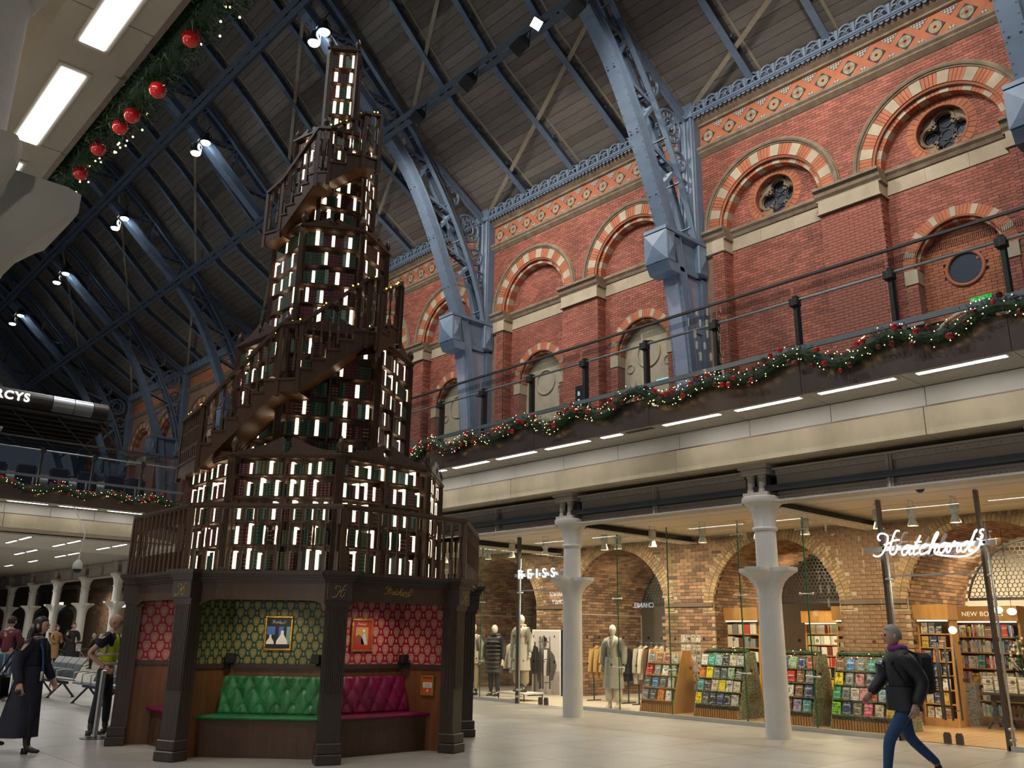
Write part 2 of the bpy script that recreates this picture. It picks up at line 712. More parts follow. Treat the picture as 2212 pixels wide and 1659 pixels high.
def bay(b, full):
    y0, y1 = RIB0 + RIBD * (b - 1), RIB0 + RIBD * b
    yc = (y0 + y1) / 2
    A = [yc - 2.19, yc + 2.19]
    oc = (b == 0)

    def spandrel(y, z):
        return all((y - c) ** 2 + (z - ARC_Z) ** 2 > 1.86 ** 2 for c in A)
    if full:
        bricks(wb, y0, y1, ARC_Z, 14.88, WX, spandrel)
    for c in A:
        strips(wm, WX, c - 2.19, c + 2.19, arch_f(c, 1.72, ARC_Z, 11.9, 14.9))
        put_ring('main', c, ARC_Z, 1.55, 1.87, WX - .03, WX + .16, 17, 1.35, 1.0, BRICKO)
        put_ring('inner', c, ARC_Z, 1.38, 1.50, WX + .10, WX + .42, 17, 1.35, 1.0, BRICKO)
        # roll moulding and hood mould
        m = MB()
        arc = [(WX + .03, c + 1.53 * math.cos(t), ARC_Z + 1.53 * math.sin(t)) for t in np.linspace(0, PI, 25)]
        m.tube(arc, .04, 6)
        m.build('roll_moulding', BRICKO, wall, smooth=40)
        m = MB()
        for r, q, x in ((1.95, .055, WX - .07), (1.885, .03, WX - .04), (2.0, .03, WX - .03)):
            m.tube([(x, c + r * math.cos(t), ARC_Z + .02 + r * math.sin(t)) for t in np.linspace(0, PI, 31)], q, 6)
        for s in (-1, 1):
            m.sphere((WX - .07, c + s * 1.95, ARC_Z - .02), .075, 8, 6)
        m.build('hood_moulding', STONED, wall, smooth=40)
        # recessed wall under the arch
        low = not (b == 0 and c > yc)

        def rec(y, z):
            if oc and (y - c) ** 2 + (z - 13.05) ** 2 < .74 ** 2:
                return False
            if z > ARC_Z and (y - c) ** 2 + (z - ARC_Z) ** 2 > 1.5 ** 2:
                return False
            if 11.8 < z < 12.45:
                return False
            if low and (y - c) ** 2 + (z - 9.77) ** 2 < 1.23 ** 2:
                return False
            if low and z < 9.77 and abs(y - c) < 1.2:
                return False
            return True
        if full:
            bricks(wb, c - 1.45, c + 1.45, 5.6, 13.95, RX, rec)

        def recf(y):
            d = abs(y - c)
            hi = ARC_Z + math.sqrt(max(0, 1.5 ** 2 - d * d))
            lo = 5.5
            out = []
            if low and d < 1.05:
                lo = 9.77 + math.sqrt(1.05 ** 2 - d * d)
            if oc and d < .6:
                s = math.sqrt(.36 - d * d)
                return [(lo, 13.05 - s), (13.05 + s, hi)]
            return [(lo, hi)]
        strips(wm, RX, c - 1.5, c + 1.5, recf)
        # string moulding and pale stone band across the recess
        mould(wpm, c - 1.44, c + 1.44, [(RX - .16, 12.43), (RX - .16, 12.36), (RX - .1, 12.30), (RX - .06, 12.22), (RX, 12.2), (RX, 12.45)])
        m = MB()
        for s0, s1 in ((-1.44, -.5), (-.495, .48), (.485, 1.44)):
            mould(m, c + s0, c + s1, [(RX - .025, 11.83), (RX - .025, 12.205), (RX + .05, 12.205), (RX + .05, 11.83)])
        m.build('stone_band', STONE, wall)
        if oc:
            rose(c)
        if low:
            lower_arch(b, c, full)
    # piers with their caps
    for a0, a1, side in ((yc - .76, yc + .76, 0), (y0, y0 + .92, 1), (y1 - .92, y1, -1)):
        if full:
            if side == 0:
                bricks(wb, a0, a1, 5.6, 11.75, WX, None, pick=pick_brick if b == 0 else None)
            else:
                n0, n1 = (a0, a0 + .54) if side == 1 else (a1 - .54, a1)
                bricks(wb, n0, n1, 5.6, 12.45, WX + .04)
                g0, g1 = (n1 + .01, a1) if side == 1 else (a0, n0 - .01)
                bricks(wb, g0, g1, 5.6, 11.75, WX - .04)
        wm.box(WX + .005, a0 + .003, 5.5, RX + .02, a1 - .003, 12.45)
        for yy, s in ((a0, -1), (a1, 1)):      # brick returns on the pier's sides
            for i in range(int(6.15 / HB)):
                z = 5.6 + i * HB
                wb.box(WX + .0 + (.1 if i % 2 else 0), yy - .012, z, RX - .02, yy + .012, z + HB - .009)
        e0, e1 = (a0 - .08, a1 + .08) if side == 0 else ((y0 + .3, a1 + .08) if side == 1 else (a0 - .08, y1 - .3))
        mould(wpm, e0, e1, [(WX - .22, 12.43), (WX - .22, 12.36), (WX - .15, 12.32), (WX - .12, 12.22), (WX - .06, 12.15), (WX - .06, 12.1), (RX, 12.1), (RX, 12.45)])
        m = MB()
        mould(m, e0 + .06, e1 - .06, [(WX - .07, 11.78), (WX - .07, 12.12), (RX, 12.12), (RX, 11.78)])
        mould(m, e0 + .02, e1 - .02, [(WX - .1, 11.74), (WX - .1, 11.78), (RX, 11.78), (RX, 11.74)])
        m.build('pier_cap', STONE, wall)
    # mouldings, frieze and cornice
    mould(wpm, y0 + .32, y1 - .32, [(WX - .02, 14.86), (WX - .14, 14.96), (WX - .14, 15.0), (WX - .2, 15.05), (WX - .2, 15.12), (WX - .05, 15.15), (WX + .05, 15.15), (WX + .05, 14.86)])
    wo.box(WX - .012, y0, 15.13, WX + .02, y1, 15.9)
    mould(wst, y0 + .32, y1 - .32, [(WX - .03, 15.84), (WX - .1, 15.86), (WX - .1, 15.92), (WX - .2, 15.98), (WX - .26, 16.03), (WX - .26, 16.1), (WX + .05, 16.1), (WX + .05, 15.84)])
    n = 12 if full else 0
    for i in range(n):
        y = yc + (i - (n - 1) / 2) * .713
        inst(TILE_ME[(i + b) % 2], 'tile', (WX - .02, y, 15.485), wall)
        for s in (1, -1):
            if i < n - 1:
                inst(TILE_ME[2], 'tile', (WX - .02, y + .3565, 15.485 + s * .33), wall, rot=(0 if s < 0 else PI, 0, 0))


def tile_mats():
    out = []
    for name, a, b, c, petals in (('star_tile', (.10, .055, .065), (.26, .36, .25), (.58, .30, .16), 8), ('flower_tile', (.09, .06, .065), (.30, .42, .29), (.42, .22, .15), 4)):
        t = NT(name)
        sp = t.n('SeparateXYZ')
        t.l(t.coord(), sp.inputs[0])
        y, z = sp.outputs[1], sp.outputs[2]
        r = t.math('SQRT', t.math('ADD', t.math('MULTIPLY', y, y), t.math('MULTIPLY', z, z)))
        th = t.math('ARCTAN2', z, y)
        co = t.math('COSINE', t.math('MULTIPLY', th, float(petals)))
        lim = t.math('MULTIPLY_ADD', co, .035, .105)
        inner = t.math('LESS_THAN', r, lim)
        disc = t.math('LESS_THAN', r, .155)
        cen = t.math('LESS_THAN', r, .04)
        k = t.mix(disc, a, b)
        k = t.mix(inner, k, c)
        k = t.mix(cen, k, mul(a, .8))
        t.color(k)
        t.p.inputs['Roughness'].default_value = .22
        out.append(t.m)
    t = NT('chequer_tile')
    sp = t.n('SeparateXYZ')
    t.l(t.coord(), sp.inputs[0])
    mp = t.n('Mapping')
    mp.inputs['Rotation'].default_value = (R_(45), 0, 0)
    t.l(t.coord(), mp.inputs[0])
    ck = t.n('TexChecker')
    ck.inputs['Scale'].default_value = 21
    t.l(mp.outputs[0], ck.inputs[0])
    ck.inputs[1].default_value = (.50, .56, .49, 1)
    ck.inputs[2].default_value = (.22, .11, .10, 1)
    t.color(ck.outputs[0])
    t.p.inputs['Roughness'].default_value = .22
    return out + [t.m]


TM = tile_mats()
_M = frame4((0, 0, 0), (0, 1, 0), (1, 0, 0), (0, 0, 1))
TILE_ME = []
for q in (0, 1):
    m = MB()
    m.M = _M
    h = .235
    m.prism([(-h, 0), (0, -h), (h, 0), (0, h)], -.008, .01)
    TILE_ME.append(m.mesh('tile', TM[q]))
m = MB()
m.M = _M
m.prism([(-.215, 0), (.215, 0), (0, .205)], -.008, .01)
TILE_ME.append(m.mesh('tile', TM[2]))

ROSE_GLASS = mat('dark_leaded_glass', (.06, .075, .10), .12)


def rose(c):
    z = 13.05
    for j in range(34):
        t = 2 * PI * j / 34
        wo.arcblock(c, z, .62, .80, t + .01, t + 2 * PI / 34 - .01, RX - .02, RX + .02, 1)
    w = thing('window_1' if c < 8 else 'window_2', (RX, c, z), 'round rose window with four stone lobes, ' + ('in the arch at the right edge of the brick wall' if c < 8 else 'in the arch beside the nearest whole blue rib'), 'window', kind='structure')
    m = MB()
    P = [(RX + .05, c + .6 * math.cos(t), z + .6 * math.sin(t)) for t in np.linspace(0, 2 * PI, 29)[:-1]]
    m.tube([(RX + .0, p[1], p[2]) for p in P], .035, 6, True)
    m.build('rim', BRICKO, w, smooth=True)
    m = MB()
    for j in range(32):
        t0, t1 = 2 * PI * j / 32, 2 * PI * (j + 1) / 32
        m.arcblock(c, z, .585, .62, t0, t1, RX, RX + .5, 1)
    m.build('reveal', BRICK, w)
    m = MB()
    for j in range(4):
        t = PI / 2 * j + PI / 2
        cc = (c + .31 * math.cos(t), z + .31 * math.sin(t))
        for r, q, x in ((.25, .045, .22), (.225, .03, .30)):
            m.tube([(RX + x, cc[0] + r * math.cos(a), cc[1] + r * math.sin(a)) for a in np.linspace(t - 2.2, t + 2.2, 17)], q, 6)
        m.arcblock(c, z, .36, .60, t + PI / 4 - .30, t + PI / 4 + .30, RX + .2, RX + .36, 3)
    m.build('tracery', STONED, w, smooth=40)
    m = MB()
    for j in range(5):
        t = PI / 2 * j
        o = (c, z) if j == 4 else (c + .34 * math.cos(t), z + .34 * math.sin(t))
        m.tube([(RX + .36, o[0] + .135 * math.cos(a), o[1] + .135 * math.sin(a)) for a in np.linspace(0, 2 * PI, 17)[:-1]], .014, 5, True)
        if j < 4:
            m.tube([(RX + .36, c + .13 * math.cos(t), z + .13 * math.sin(t)), (RX + .36, c + .2 * math.cos(t), z + .2 * math.sin(t))], .014, 4)
    m.build('glazing_bar', STEELD, w, smooth=True)
    m = MB()
    m.M = YZ
    m.prism([(c + .6 * math.cos(t), z + .6 * math.sin(t)) for t in np.linspace(0, 2 * PI, 33)[:-1]], RX + .38, RX + .40)
    m.build('pane', ROSE_GLASS, w)


DOOR_IN = mat('painted_doorway_dark', (.05, .045, .035), .6)  # flat dark sheets: the unlit interior is put into this colour
YELLOW = mat('yellow_ceiling_glow', (.5, .36, .06), .6, emit=(1.0, .7, .12), es=.18)  # a flat panel's own glow stands in for the lit room behind
DOORF = mat('dark_door_frame', (.05, .035, .028), .4)


def lower_arch(b, c, full):
    zc = 9.77
    put_ring('low', c, zc, 1.0, 1.24, RX - .03, RX + .1, 15, 1.9, .8, BRICKO)
    put_ring('low2', c, zc, .90, .98, RX + .06, RX + .35, 15, 1.9, .8, BRICKO)
    m = MB()
    m.tube([(RX + .0, c + .985 * math.cos(t), zc + .985 * math.sin(t)) for t in np.linspace(0, PI, 21)], .028, 6)
    m.build('roll_moulding', BRICKO, wall, smooth=True)
    m = MB()
    for s in (-1, 1):
        a, d = sorted((c + s * .92, c + s * 1.22))
        m.box(RX - .05, a, 9.42, RX + .35, d, 9.77)
    m.build('impost', STONE, wall)
    for s in (-1, 1):
        a, d = sorted((c + s * .94, c + s * 1.2))
        if full:
            bricks(wb, a, d, 5.6, 9.42, RX - .02)
        wm.box(RX - .015, a, 5.5, RX + .35, d, 9.42)
    X2 = RX + .3
    if b == 0:
        # brick tympanum with a dark round window, and a low arch over a doorway between stone columns
        tb = MB()
        bricks(tb, c - .95, c + .95, 8.5, 10.7, X2, lambda y, z: (y - c) ** 2 + (z - 9.77) ** 2 < .95 ** 2 * (1 if z > 9.77 else 4) and (y - c) ** 2 + (z - 9.6) ** 2 > .4 ** 2 and (y - c) ** 2 + (z - 7.6) ** 2 > 1.0)
        tb.build('tympanum_brick', BRICKO, wall, kind='stuff')
        m = MB()
        m.box(X2 + .02, c - 1.0, 5.5, X2 + .06, c + 1.0, 10.8)
        m.build('tympanum', DOOR_IN, wall)  # dark sheet behind the brick, also painting the opening's gloom
        m = MB()
        m.tube([(X2 - .02, c + .4 * math.cos(t), 9.6 + .4 * math.sin(t)) for t in np.linspace(0, 2 * PI, 25)[:-1]], .045, 6, True)
        m.build('round_window_rim', BRICKO, wall, smooth=True)
        m = MB()
        m.M = YZ
        m.prism([(c + .38 * math.cos(t), 9.6 + .38 * math.sin(t)) for t in np.linspace(0, 2 * PI, 25)[:-1]], X2, X2 + .01)
        m.build('round_window_pane', ROSE_GLASS, wall)
        for r, q, mm in ((.98, .06, STONE), (.90, .045, BRICKO)):
            m = MB()
            m.tube([(X2 - .06, c + r * math.cos(t), 7.6 + r * math.sin(t)) for t in np.linspace(.25, PI - .25, 17)], q, 6)
            m.build('door_arch', mm, wall, smooth=True)
        m = MB()
        m.box(X2 - .0, c - .85, 5.6, X2 + .01, c + .3, 7.3)
        m.build('lit_room_glow', YELLOW, wall)
        for s in (-1, 1):
            m = MB()
            m.lathe(RX - .02, c + s * 1.08, [(.1, 5.6), (.1, 8.05), (.13, 8.08), (.11, 8.14), (.2, 8.35)], 12)
            m.box(RX - .24, c + s * 1.08 - .24, 8.35, RX + .1, c + s * 1.08 + .24, 8.5)
            m.build('stone_shaft', PG, wall, smooth=40)
        return
    m = MB()
    m.M = YZ
    m.prism([(c - .95, 5.5), (c + .95, 5.5)] + [(c + .95 * math.cos(t), zc + .95 * math.sin(t)) for t in np.linspace(0, PI, 21)], X2, X2 + .08)
    m.build('stone_tympanum', STONE, wall)
    m = MB()
    m.tube([(X2 - .01, c + .42 * math.cos(t), 9.7 + .42 * math.sin(t)) for t in np.linspace(0, 2 * PI, 25)[:-1]], .035, 6, True)
    for s in (-1, 1):
        m.tube([(X2 - .01, c + s * .7 + .13 * math.cos(t), 9.35 + .13 * math.sin(t)) for t in np.linspace(0, 2 * PI, 17)[:-1]], .025, 5, True)
    m.build('stone_roundel', STONE, wall, smooth=True)
    m = MB()
    m.M = YZ
    m.prism([(c - .72, 5.6), (c + .72, 5.6), (c + .72, 8.05), (c + .55, 8.25), (c - .55, 8.25), (c - .72, 8.05)], X2 - .02, X2 + .02)
    m.build('doorway', DOOR_IN, wall)  # no real depth, the opening's darkness is painted on this sheet
    m = MB()
    m.M = YZ
    m.prism([(c - .7, 6.4), (c + .55, 6.4), (c + .55, 7.5), (c - .2, 7.7), (c - .7, 7.5)], X2 - .03, X2 - .02)
    m.build('lit_room_glow', YELLOW, wall)
    m = MB()
    for a, d, z0, z1 in ((-.8, -.7, 5.6, 8.2), (.7, .8, 5.6, 8.2), (-.8, .8, 8.15, 8.3), (-.7, .7, 7.7, 7.78)):
        m.box(X2 - .07, c + a, z0, X2 + .0, c + d, z1)
    m.build('door_frame', DOORF, wall)


PG = mat('pink_granite', (.36, .22, .17), .4, var=.1)
for b in range(0, 7):
    bay(b, b < 3)
wb.build('wall_brick', BRICK, wall, kind='stuff')
wo.build('frieze_brick', BRICKO, wall, kind='stuff')
wm.build('mortar_bed', MORTAR, wall)
wst.build('cornice', STONED, wall)
wpm.build('string_moulding', STONED, wall)

# iron cresting along the eaves
cre = thing('iron_cresting', (18.55, 13, 16.1), 'blue iron cresting of scrolled leaves along the top of the brick wall', 'cresting')
m = MB()
for y0 in [RIB0 + RIBD * k for k in range(-1, 6)]:
    m.box(18.52, y0 + .3, 16.08, 18.60, y0 + RIBD - .3, 16.15)
    m.tube([(18.52, y0 + .3, 16.14), (18.52, y0 + RIBD - .3, 16.14)], .03, 6)
m.build('rail', BLUE, cre)
m = MB()
m.M = frame4((0, 0, 0), (0, 1, 0), (1, 0, 0), (0, 0, 1))
arc = lambda cu, cw, r, a, b, n: [(cu + r * math.cos(t), 0, cw + r * math.sin(t)) for t in np.linspace(a, b, n)]
m.tube(arc(0, .19, .185, -.35, PI + .35, 13), .04, 5)
for s in (-1, 1):
    sp = [(s * (.0 + .11 * (1 - q) * math.cos(5.2 * q + .6) + .075), 0, .15 + .11 * (1 - q) * math.sin(5.2 * q + .6)) for q in np.linspace(0, .8, 12)]
    m.tube(sp, .028, 5)
    m.tube([(s * .0, 0, .30), (s * .06, 0, .24), (s * .10, 0, .26)], .025, 4)
m.tube([(.225, 0, .0), (.225, 0, .22), (.225, 0, .30)], [.05, .07, .09], 6)
m.box(-.22, -.012, 0, .22, .012, .09)
leaf_me = m.mesh('cresting_leaf', BLUE, 50)
m = MB()
m.M = frame4((0, 0, 0), (0, 1, 0), (1, 0, 0), (0, 0, 1))
for q in (-.15, 0, .15):
    m.prism([(q + .06 * math.cos(t), -.0 + .07 * math.sin(t)) for t in np.linspace(PI, 2 * PI, 7)], -.012, .012)
scal_me = m.mesh('scallop', BLUE)
for k in range(-1, 5):
    y0 = RIB0 + RIBD * k + .42
    for i in range(19):
        y = y0 + .45 * i + .0
        inst(leaf_me, 'cresting_leaf', (18.56, y, 16.14), cre)
        inst(scal_me, 'scallop', (18.56, y, 16.08), cre)

# ------------------------------------------------------------------ roof: boarding, rafters, purlins, ribs
ROOF = [(18.95, 16.5), (15.4, 18.65), (13.6, 20.35), (12.3, 21.6), (11.2, 22.5), (9.0, 24.2), (5.8, 26.4), (1.6, 28.7), (-4, 31.2), (-9, 33.1), (-17, 35)]


def resample(path, step):
    P = [np.array(p, float) for p in path]
    out = [P[0]]
    carry = 0.0
    for a, b in zip(P, P[1:]):
        L = np.linalg.norm(b - a)
        t = step - carry
        while t <= L:
            out.append(a + (b - a) * t / L)
            t += step
        carry = L - (t - step)
    return out


roof = tag(bpy.data.objects.new('ceiling', None), kind='structure', label='boarded underside of the arched train-shed roof')
COL.objects.link(roof)
roof.location = (0, 13, 30)
BASE[roof.name] = (0, 13, 30)
RS = resample(ROOF, .30)
RAF = RIBD / 4
cand, mm = [], MB()
for j in range(-9, 26):
    ya, yb = RIB0 + RAF * j, RIB0 + RAF * (j + 1)
    for i in range(len(RS) - 1):
        a, b = RS[i], RS[i + 1]
        c = ((a[0] + b[0]) / 2, (ya + yb) / 2, (a[1] + b[1]) / 2)
        q = px(c)
        cand.append((q[2] if (0 < q[0] < 1 and 0 < q[1] < 1 and q[2] > 0) else 1e9, i, ya, yb))
cand.sort(key=lambda r: r[0])
SLOT = {}
for n, (d, i, ya, yb) in enumerate(cand):
    a, b = RS[i], RS[i + 1]
    e = (b - a) / np.linalg.norm(b - a)
    w = np.linalg.norm(b - a)
    if n < 300 and d < 1e8:
        m = MB()
        m.M = frame4((a[0], ya, a[1]), (e[0], 0, e[1]), (0, 1, 0), (-e[1], 0, e[0]))
        m.box(.008, .004, 0, w - .008, yb - ya - .004, .025)
        m.build('plank', BOARD, roof)
    else:
        mm.M = frame4((a[0], ya, a[1]), (e[0], 0, e[1]), (0, 1, 0), (-e[1], 0, e[0]))
        mm.box(.008, .004, 0, w - .008, yb - ya - .004, .025)
mm.build('roof_boarding', BOARD, roof, kind='stuff')
m = MB()
m.ribbon(ROOF, -.03, -.02, -9, 75)
m.build('roof_backing', BRACE, roof)

raf_root = thing('roof_rafter', (18.8, RIB0 + RAF, 16.5), 'blue roof rafter, first beyond the second rib from the right', 'rafter', None)
m = MB()
m.M = frame4((0, RIB0 + RAF, 0), (1, 0, 0), (0, 1, 0), (0, 0, 1))
m.ribbon(ROOF[:-1], .02, .26, -.025, .025)
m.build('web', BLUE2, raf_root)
m = MB()
m.M = frame4((0, RIB0 + RAF, 0), (1, 0, 0), (0, 1, 0), (0, 0, 1))
m.ribbon(ROOF[:-1], .26, .29, -.10, .10)
m.build('flange', BLUE, raf_root)
m = MB()
m.M = frame4((0, RIB0 + RAF, 0), (1, 0, 0), (0, 1, 0), (0, 0, 1))
m.ribbon(ROOF[:-1], .01, .04, -.30, -.22)
m.build('batten', BRACE, raf_root)
m = MB()
for q in resample(ROOF[:-1], 1.5)[1:]:
    m.cbox((q[0] - .08, RIB0 + RAF - .13, q[1] - .12), (.07, .03, .05))
m.build('cleat', BLUE2, raf_root, kind='stuff')


def copy_thing(root, loc, label=None, group=None):
    c = root.copy()
    COL.objects.link(c)
    c.location = loc
    BASE[c.name] = tuple(loc)
    if label:
        c['label'] = label
    if group:
        c['group'] = group
    for ch in root.children:
        d = ch.copy()
        COL.objects.link(d)
        d.parent = c
        for g in ch.children:
            e = g.copy()
            COL.objects.link(e)
            e.parent = d
    return c


for j in range(-7, 24):
    if j % 4 == 0 or j == 1:
        continue
    copy_thing(raf_root, (18.8, RIB0 + RAF * j, 16.5), 'blue roof rafter, %s beyond the %s' % (ORD[j % 4 - 1], {-2: 'place the camera stands at', -1: 'rib at the right edge'}.get(j // 4, ORD[j // 4 + 1 if j >= 0 else 0] + ' rib from the right')))

# purlins
for nm, (x, z), lab in (('roof_purlin', (14.05, 17.78), 'lower blue iron purlin crossing the ribs, with dark flood lamps hung from it'),
                        ('roof_purlin', (10.4, 20.95), 'upper blue iron purlin crossing the ribs high above the white flood lamps')):
    t = thing(nm, (x, 13, z), lab, 'purlin')
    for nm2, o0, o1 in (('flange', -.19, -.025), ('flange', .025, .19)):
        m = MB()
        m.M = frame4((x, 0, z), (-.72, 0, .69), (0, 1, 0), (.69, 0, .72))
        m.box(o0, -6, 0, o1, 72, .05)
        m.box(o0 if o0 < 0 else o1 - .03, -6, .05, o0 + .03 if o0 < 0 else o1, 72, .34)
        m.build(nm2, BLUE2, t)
    m = MB()
    m.M = frame4((x, 0, z), (-.72, 0, .69), (0, 1, 0), (.69, 0, .72))
    for i in range(60):
        m.box(-.16, -5.5 + i * 1.29, .06, .16, -5.42 + i * 1.29, .1)
    m.build('spacer', BLUE2, t)
    m = MB()
    for j in range(-7, 24):
        y = RIB0 + RAF * j
        if j % 4:
            m.tube([(x + .25, y - .55, z + .25), (x + .55, y - .25, z + .75), (x + .8, y, z + .75)] if x > 12 else [(x + .2, y, z + .3), (x + .9, y, z + 1.2)], .045, 5)
    m.build('strut', BLUE2, t)

# cream flat bars crossing the bays
k = 0
for b in range(0, 6):
    y0, y1 = RIB0 + RIBD * (b - 1), RIB0 + RIBD * b
    for a, c in (((18.6, y1 - .3, 16.45), (15.2, y0 + .3, 18.5)), ((15.1, y1, 18.65), (11.0, y0 + .6, 22.4))):
        m = MB()
        m.beam(a, c, .13, .02, upv=(-.5, 0, -.85))
        o = m.build('brace_bar', BRACE)
        tag(o, 'cream flat brace crossing the %s roof bay from the right, %s the lower purlin' % (ORD[b], 'below' if a[0] > 16 else 'above'), 'brace', None)

# the great ribs
INNER = [(18.15, 5.6), (18.0, 8.3), (17.78, 10.3), (17.45, 12.0), (16.85, 13.4), (16.15, 14.95), (15.25, 16.5), (14.15, 17.75), (12.4, 19.3), (11.3, 20.3), (10.2, 21.2), (8, 22.9), (5, 24.9), (1, 27.2), (-4, 29.6), (-9, 31.5), (-16, 33.4)]


def smooth_path(P, n=4):
    out = []
    P = [np.array(p, float) for p in P]
    for i in range(len(P) - 1):
        p0, p1, p2, p3 = P[max(i - 1, 0)], P[i], P[i + 1], P[min(i + 2, len(P) - 1)]
        for j in range(n):
            t = j / n
            out.append(.5 * ((2 * p1) + (-p0 + p2) * t + (2 * p0 - 5 * p1 + 4 * p2 - p3) * t * t + (-p0 + 3 * p1 - 3 * p2 + p3) * t ** 3))
    out.append(P[-1])
    return out


IN_S = smooth_path(INNER[3:], 4)
IN_F = smooth_path(INNER[:4], 4)
OUT = [(18.62, 12.15), (18.3, 13.2), (17.75, 14.5), (17.05, 15.8), (16.25, 17.0), (15.25, 18.3), (13.45, 20.0), (12.15, 21.25), (11.05, 22.15), (8.85, 23.85), (5.65, 26.05), (1.5, 28.3), (-4.1, 30.8), (-9.1, 32.7), (-16, 34.4)]
OUT_S = smooth_path(OUT[:6], 4)[:-1] + [np.array(p, float) for p in OUT[5:]]


def at_len(path, frac):
    P = path
    L = [0]
    for a, b in zip(P, P[1:]):
        L.append(L[-1] + np.linalg.norm(b - a))
    s = frac * L[-1]
    for i in range(len(P) - 1):
        if L[i + 1] >= s:
            return P[i] + (P[i + 1] - P[i]) * (s - L[i]) / (L[i + 1] - L[i])
    return P[-1]


y = RIB0
rib = thing('iron_rib', (18.2, RIB0, 5.6), '', 'roof rib')
RM = frame4((0, RIB0, 0), (1, 0, 0), (0, 1, 0), (0, 0, 1))


def rmb():
    m = MB()
    m.M = RM
    return m


m = rmb()
m.ribbon(IN_S, 0, -.035, -.21, .21)
m.ribbon(IN_S, -.035, -.28, -.21, -.18)
m.ribbon(IN_S, -.035, -.28, .18, .21)
m.ribbon(IN_S, -.27, -.295, -.26, -.14)
m.ribbon(IN_S, -.27, -.295, .14, .26)
m.build('inner_chord', BLUE, rib)
m = rmb()
for s in (-1, 1):
    m.ribbon(OUT_S, -.13, .13, s * .16 - .02, s * .16 + .02)
    m.ribbon(OUT_S, .11, .14, s * .2 - .1, s * .2 + .06)
m.build('outer_chord', BLUE, rib)
m = rmb()
for i in range(26):
    p = at_len(OUT_S, .01 + .031 * i)
    q = at_len(OUT_S, .016 + .031 * i)
    d = (q - p) / np.linalg.norm(q - p)
    nrm = np.array((-d[1], d[0]))
    c = p + nrm * .12
    m.beam((c[0], -.22, c[1]), (c[0], .22, c[1]), .07, .03)
m.build('batten_plate', BLUE, rib)
# lattice between the chords
NF = [.0, .045, .09, .135, .185, .24, .30, .36, .42, .48, .54, .60, .66, .72]
inn = [at_len(IN_S, f + .028) for f in NF]
outn = [at_len(OUT_S, f + .005) for f in NF]
for i in range(len(NF)):
    for a, b, w in ((inn[i], outn[min(i, len(NF) - 1)], .11), (outn[i], inn[i - 1] if i else None, .10)) if i else ():
        m = rmb()
        if b is None:
            continue
        m.beam((a[0], -.11, a[1]), (b[0], -.11, b[1]), .04, w)
        m.beam((a[0], .11, a[1]), (b[0], .11, b[1]), .04, w)
        L = np.linalg.norm(np.array(b) - np.array(a))
        for q in np.arange(.12, .95, .3 / max(L, .4)):
            c = a + (b - a) * q
            m.cbox((c[0], 0, c[1]), (.05, .12, .05))
        m.build('lattice_bar', BLUE, rib)
# capital, foot and wall post
m = rmb()
for s in (-1, 1):
    m.prism([(17.42, 12.02), (17.5, 11.05), (18.85, 11.05), (18.85, 12.02)], s * .2 - .03, s * .2 + .03)
    for x0, x1 in ((17.02, 17.42), (18.45, 18.88)):
        m.bev(x0, s * .22 - .16 if s > 0 else s * .22 - .16, 11.1, x1, s * .22 + .16, 12.0, .04)
    for x0, x1 in ((17.1, 17.34), (18.53, 18.8)):
        z0, z1, cx = 11.25, 11.85, (x0 + x1) / 2
        yy = s * .38
        m.add([(x0, yy, z0), (x1, yy, z0), (x1, yy, z1), (x0, yy, z1), (cx, yy + s * .07, (z0 + z1) / 2)], [(0, 1, 4), (1, 2, 4), (2, 3, 4), (3, 0, 4)])
    m.box(17.42, s * .26 - .03, 11.95, 18.5, s * .26 + .03, 12.08)
    m.box(17.45, s * .26 - .03, 11.0, 18.5, s * .26 + .03, 11.12)
m.add([(17.02, -.38, 11.12), (17.02, .38, 11.12), (17.02, .38, 11.98), (17.02, -.38, 11.98), (16.98, -.25, 11.25), (16.98, .25, 11.25), (16.98, .25, 11.85), (16.98, -.25, 11.85), (16.9, 0, 11.55)],
      [(0, 1, 5, 4), (1, 2, 6, 5), (2, 3, 7, 6), (3, 0, 4, 7), (4, 5, 8), (5, 6, 8), (6, 7, 8), (7, 4, 8)])
m.prism([(17.05, 11.12), (17.2, 10.85), (17.6, 10.85), (17.6, 11.12)], -.36, .36)
m.box(17.0, -.38, 12.0, 18.88, .38, 12.1)
m.build('capital', BLUE, rib)
m = rmb()
m.ribbon(IN_F, 0, -.05, -.29, .29)
m.ribbon(IN_F, -.05, -.25, -.29, -.25)
m.ribbon(IN_F, -.05, -.25, .25, .29)
m.ribbon(IN_F, -.23, -.27, -.33, -.22)
m.ribbon(IN_F, -.23, -.27, .22, .33)
m.build('foot_flange', BLUE, rib)
m = rmb()
m.prism([(17.6, 11.0), (17.95, 8.6), (18.15, 5.6), (18.75, 5.6), (18.75, 11.0)], -.2, .2)
for s in (-1, 1):
    for z in (9.4, 7.6):
        m.box(17.9 if z > 8 else 18.1, s * .215 - .02, z, 18.7, s * .215 + .02, z + .14)
m.build('foot_web', mat('blue_grey_web', (.26, .29, .38), .5, var=.06), rib)
m = rmb()
m.box(18.66, -.3, 5.6, 18.92, .3, 11.0)
m.box(18.58, -.22, 5.6, 18.68, .22, 11.0)
m.box(18.6, -.32, 12.1, 18.95, .32, 16.45)
for q in (-.22, 0, .22):
    m.tube([(18.58, q, 12.1), (18.58, q, 16.3)], .05, 6)
m.box(18.5, -.34, 16.1, 18.95, .34, 16.55)
m.build('wall_post', BLUE, rib)
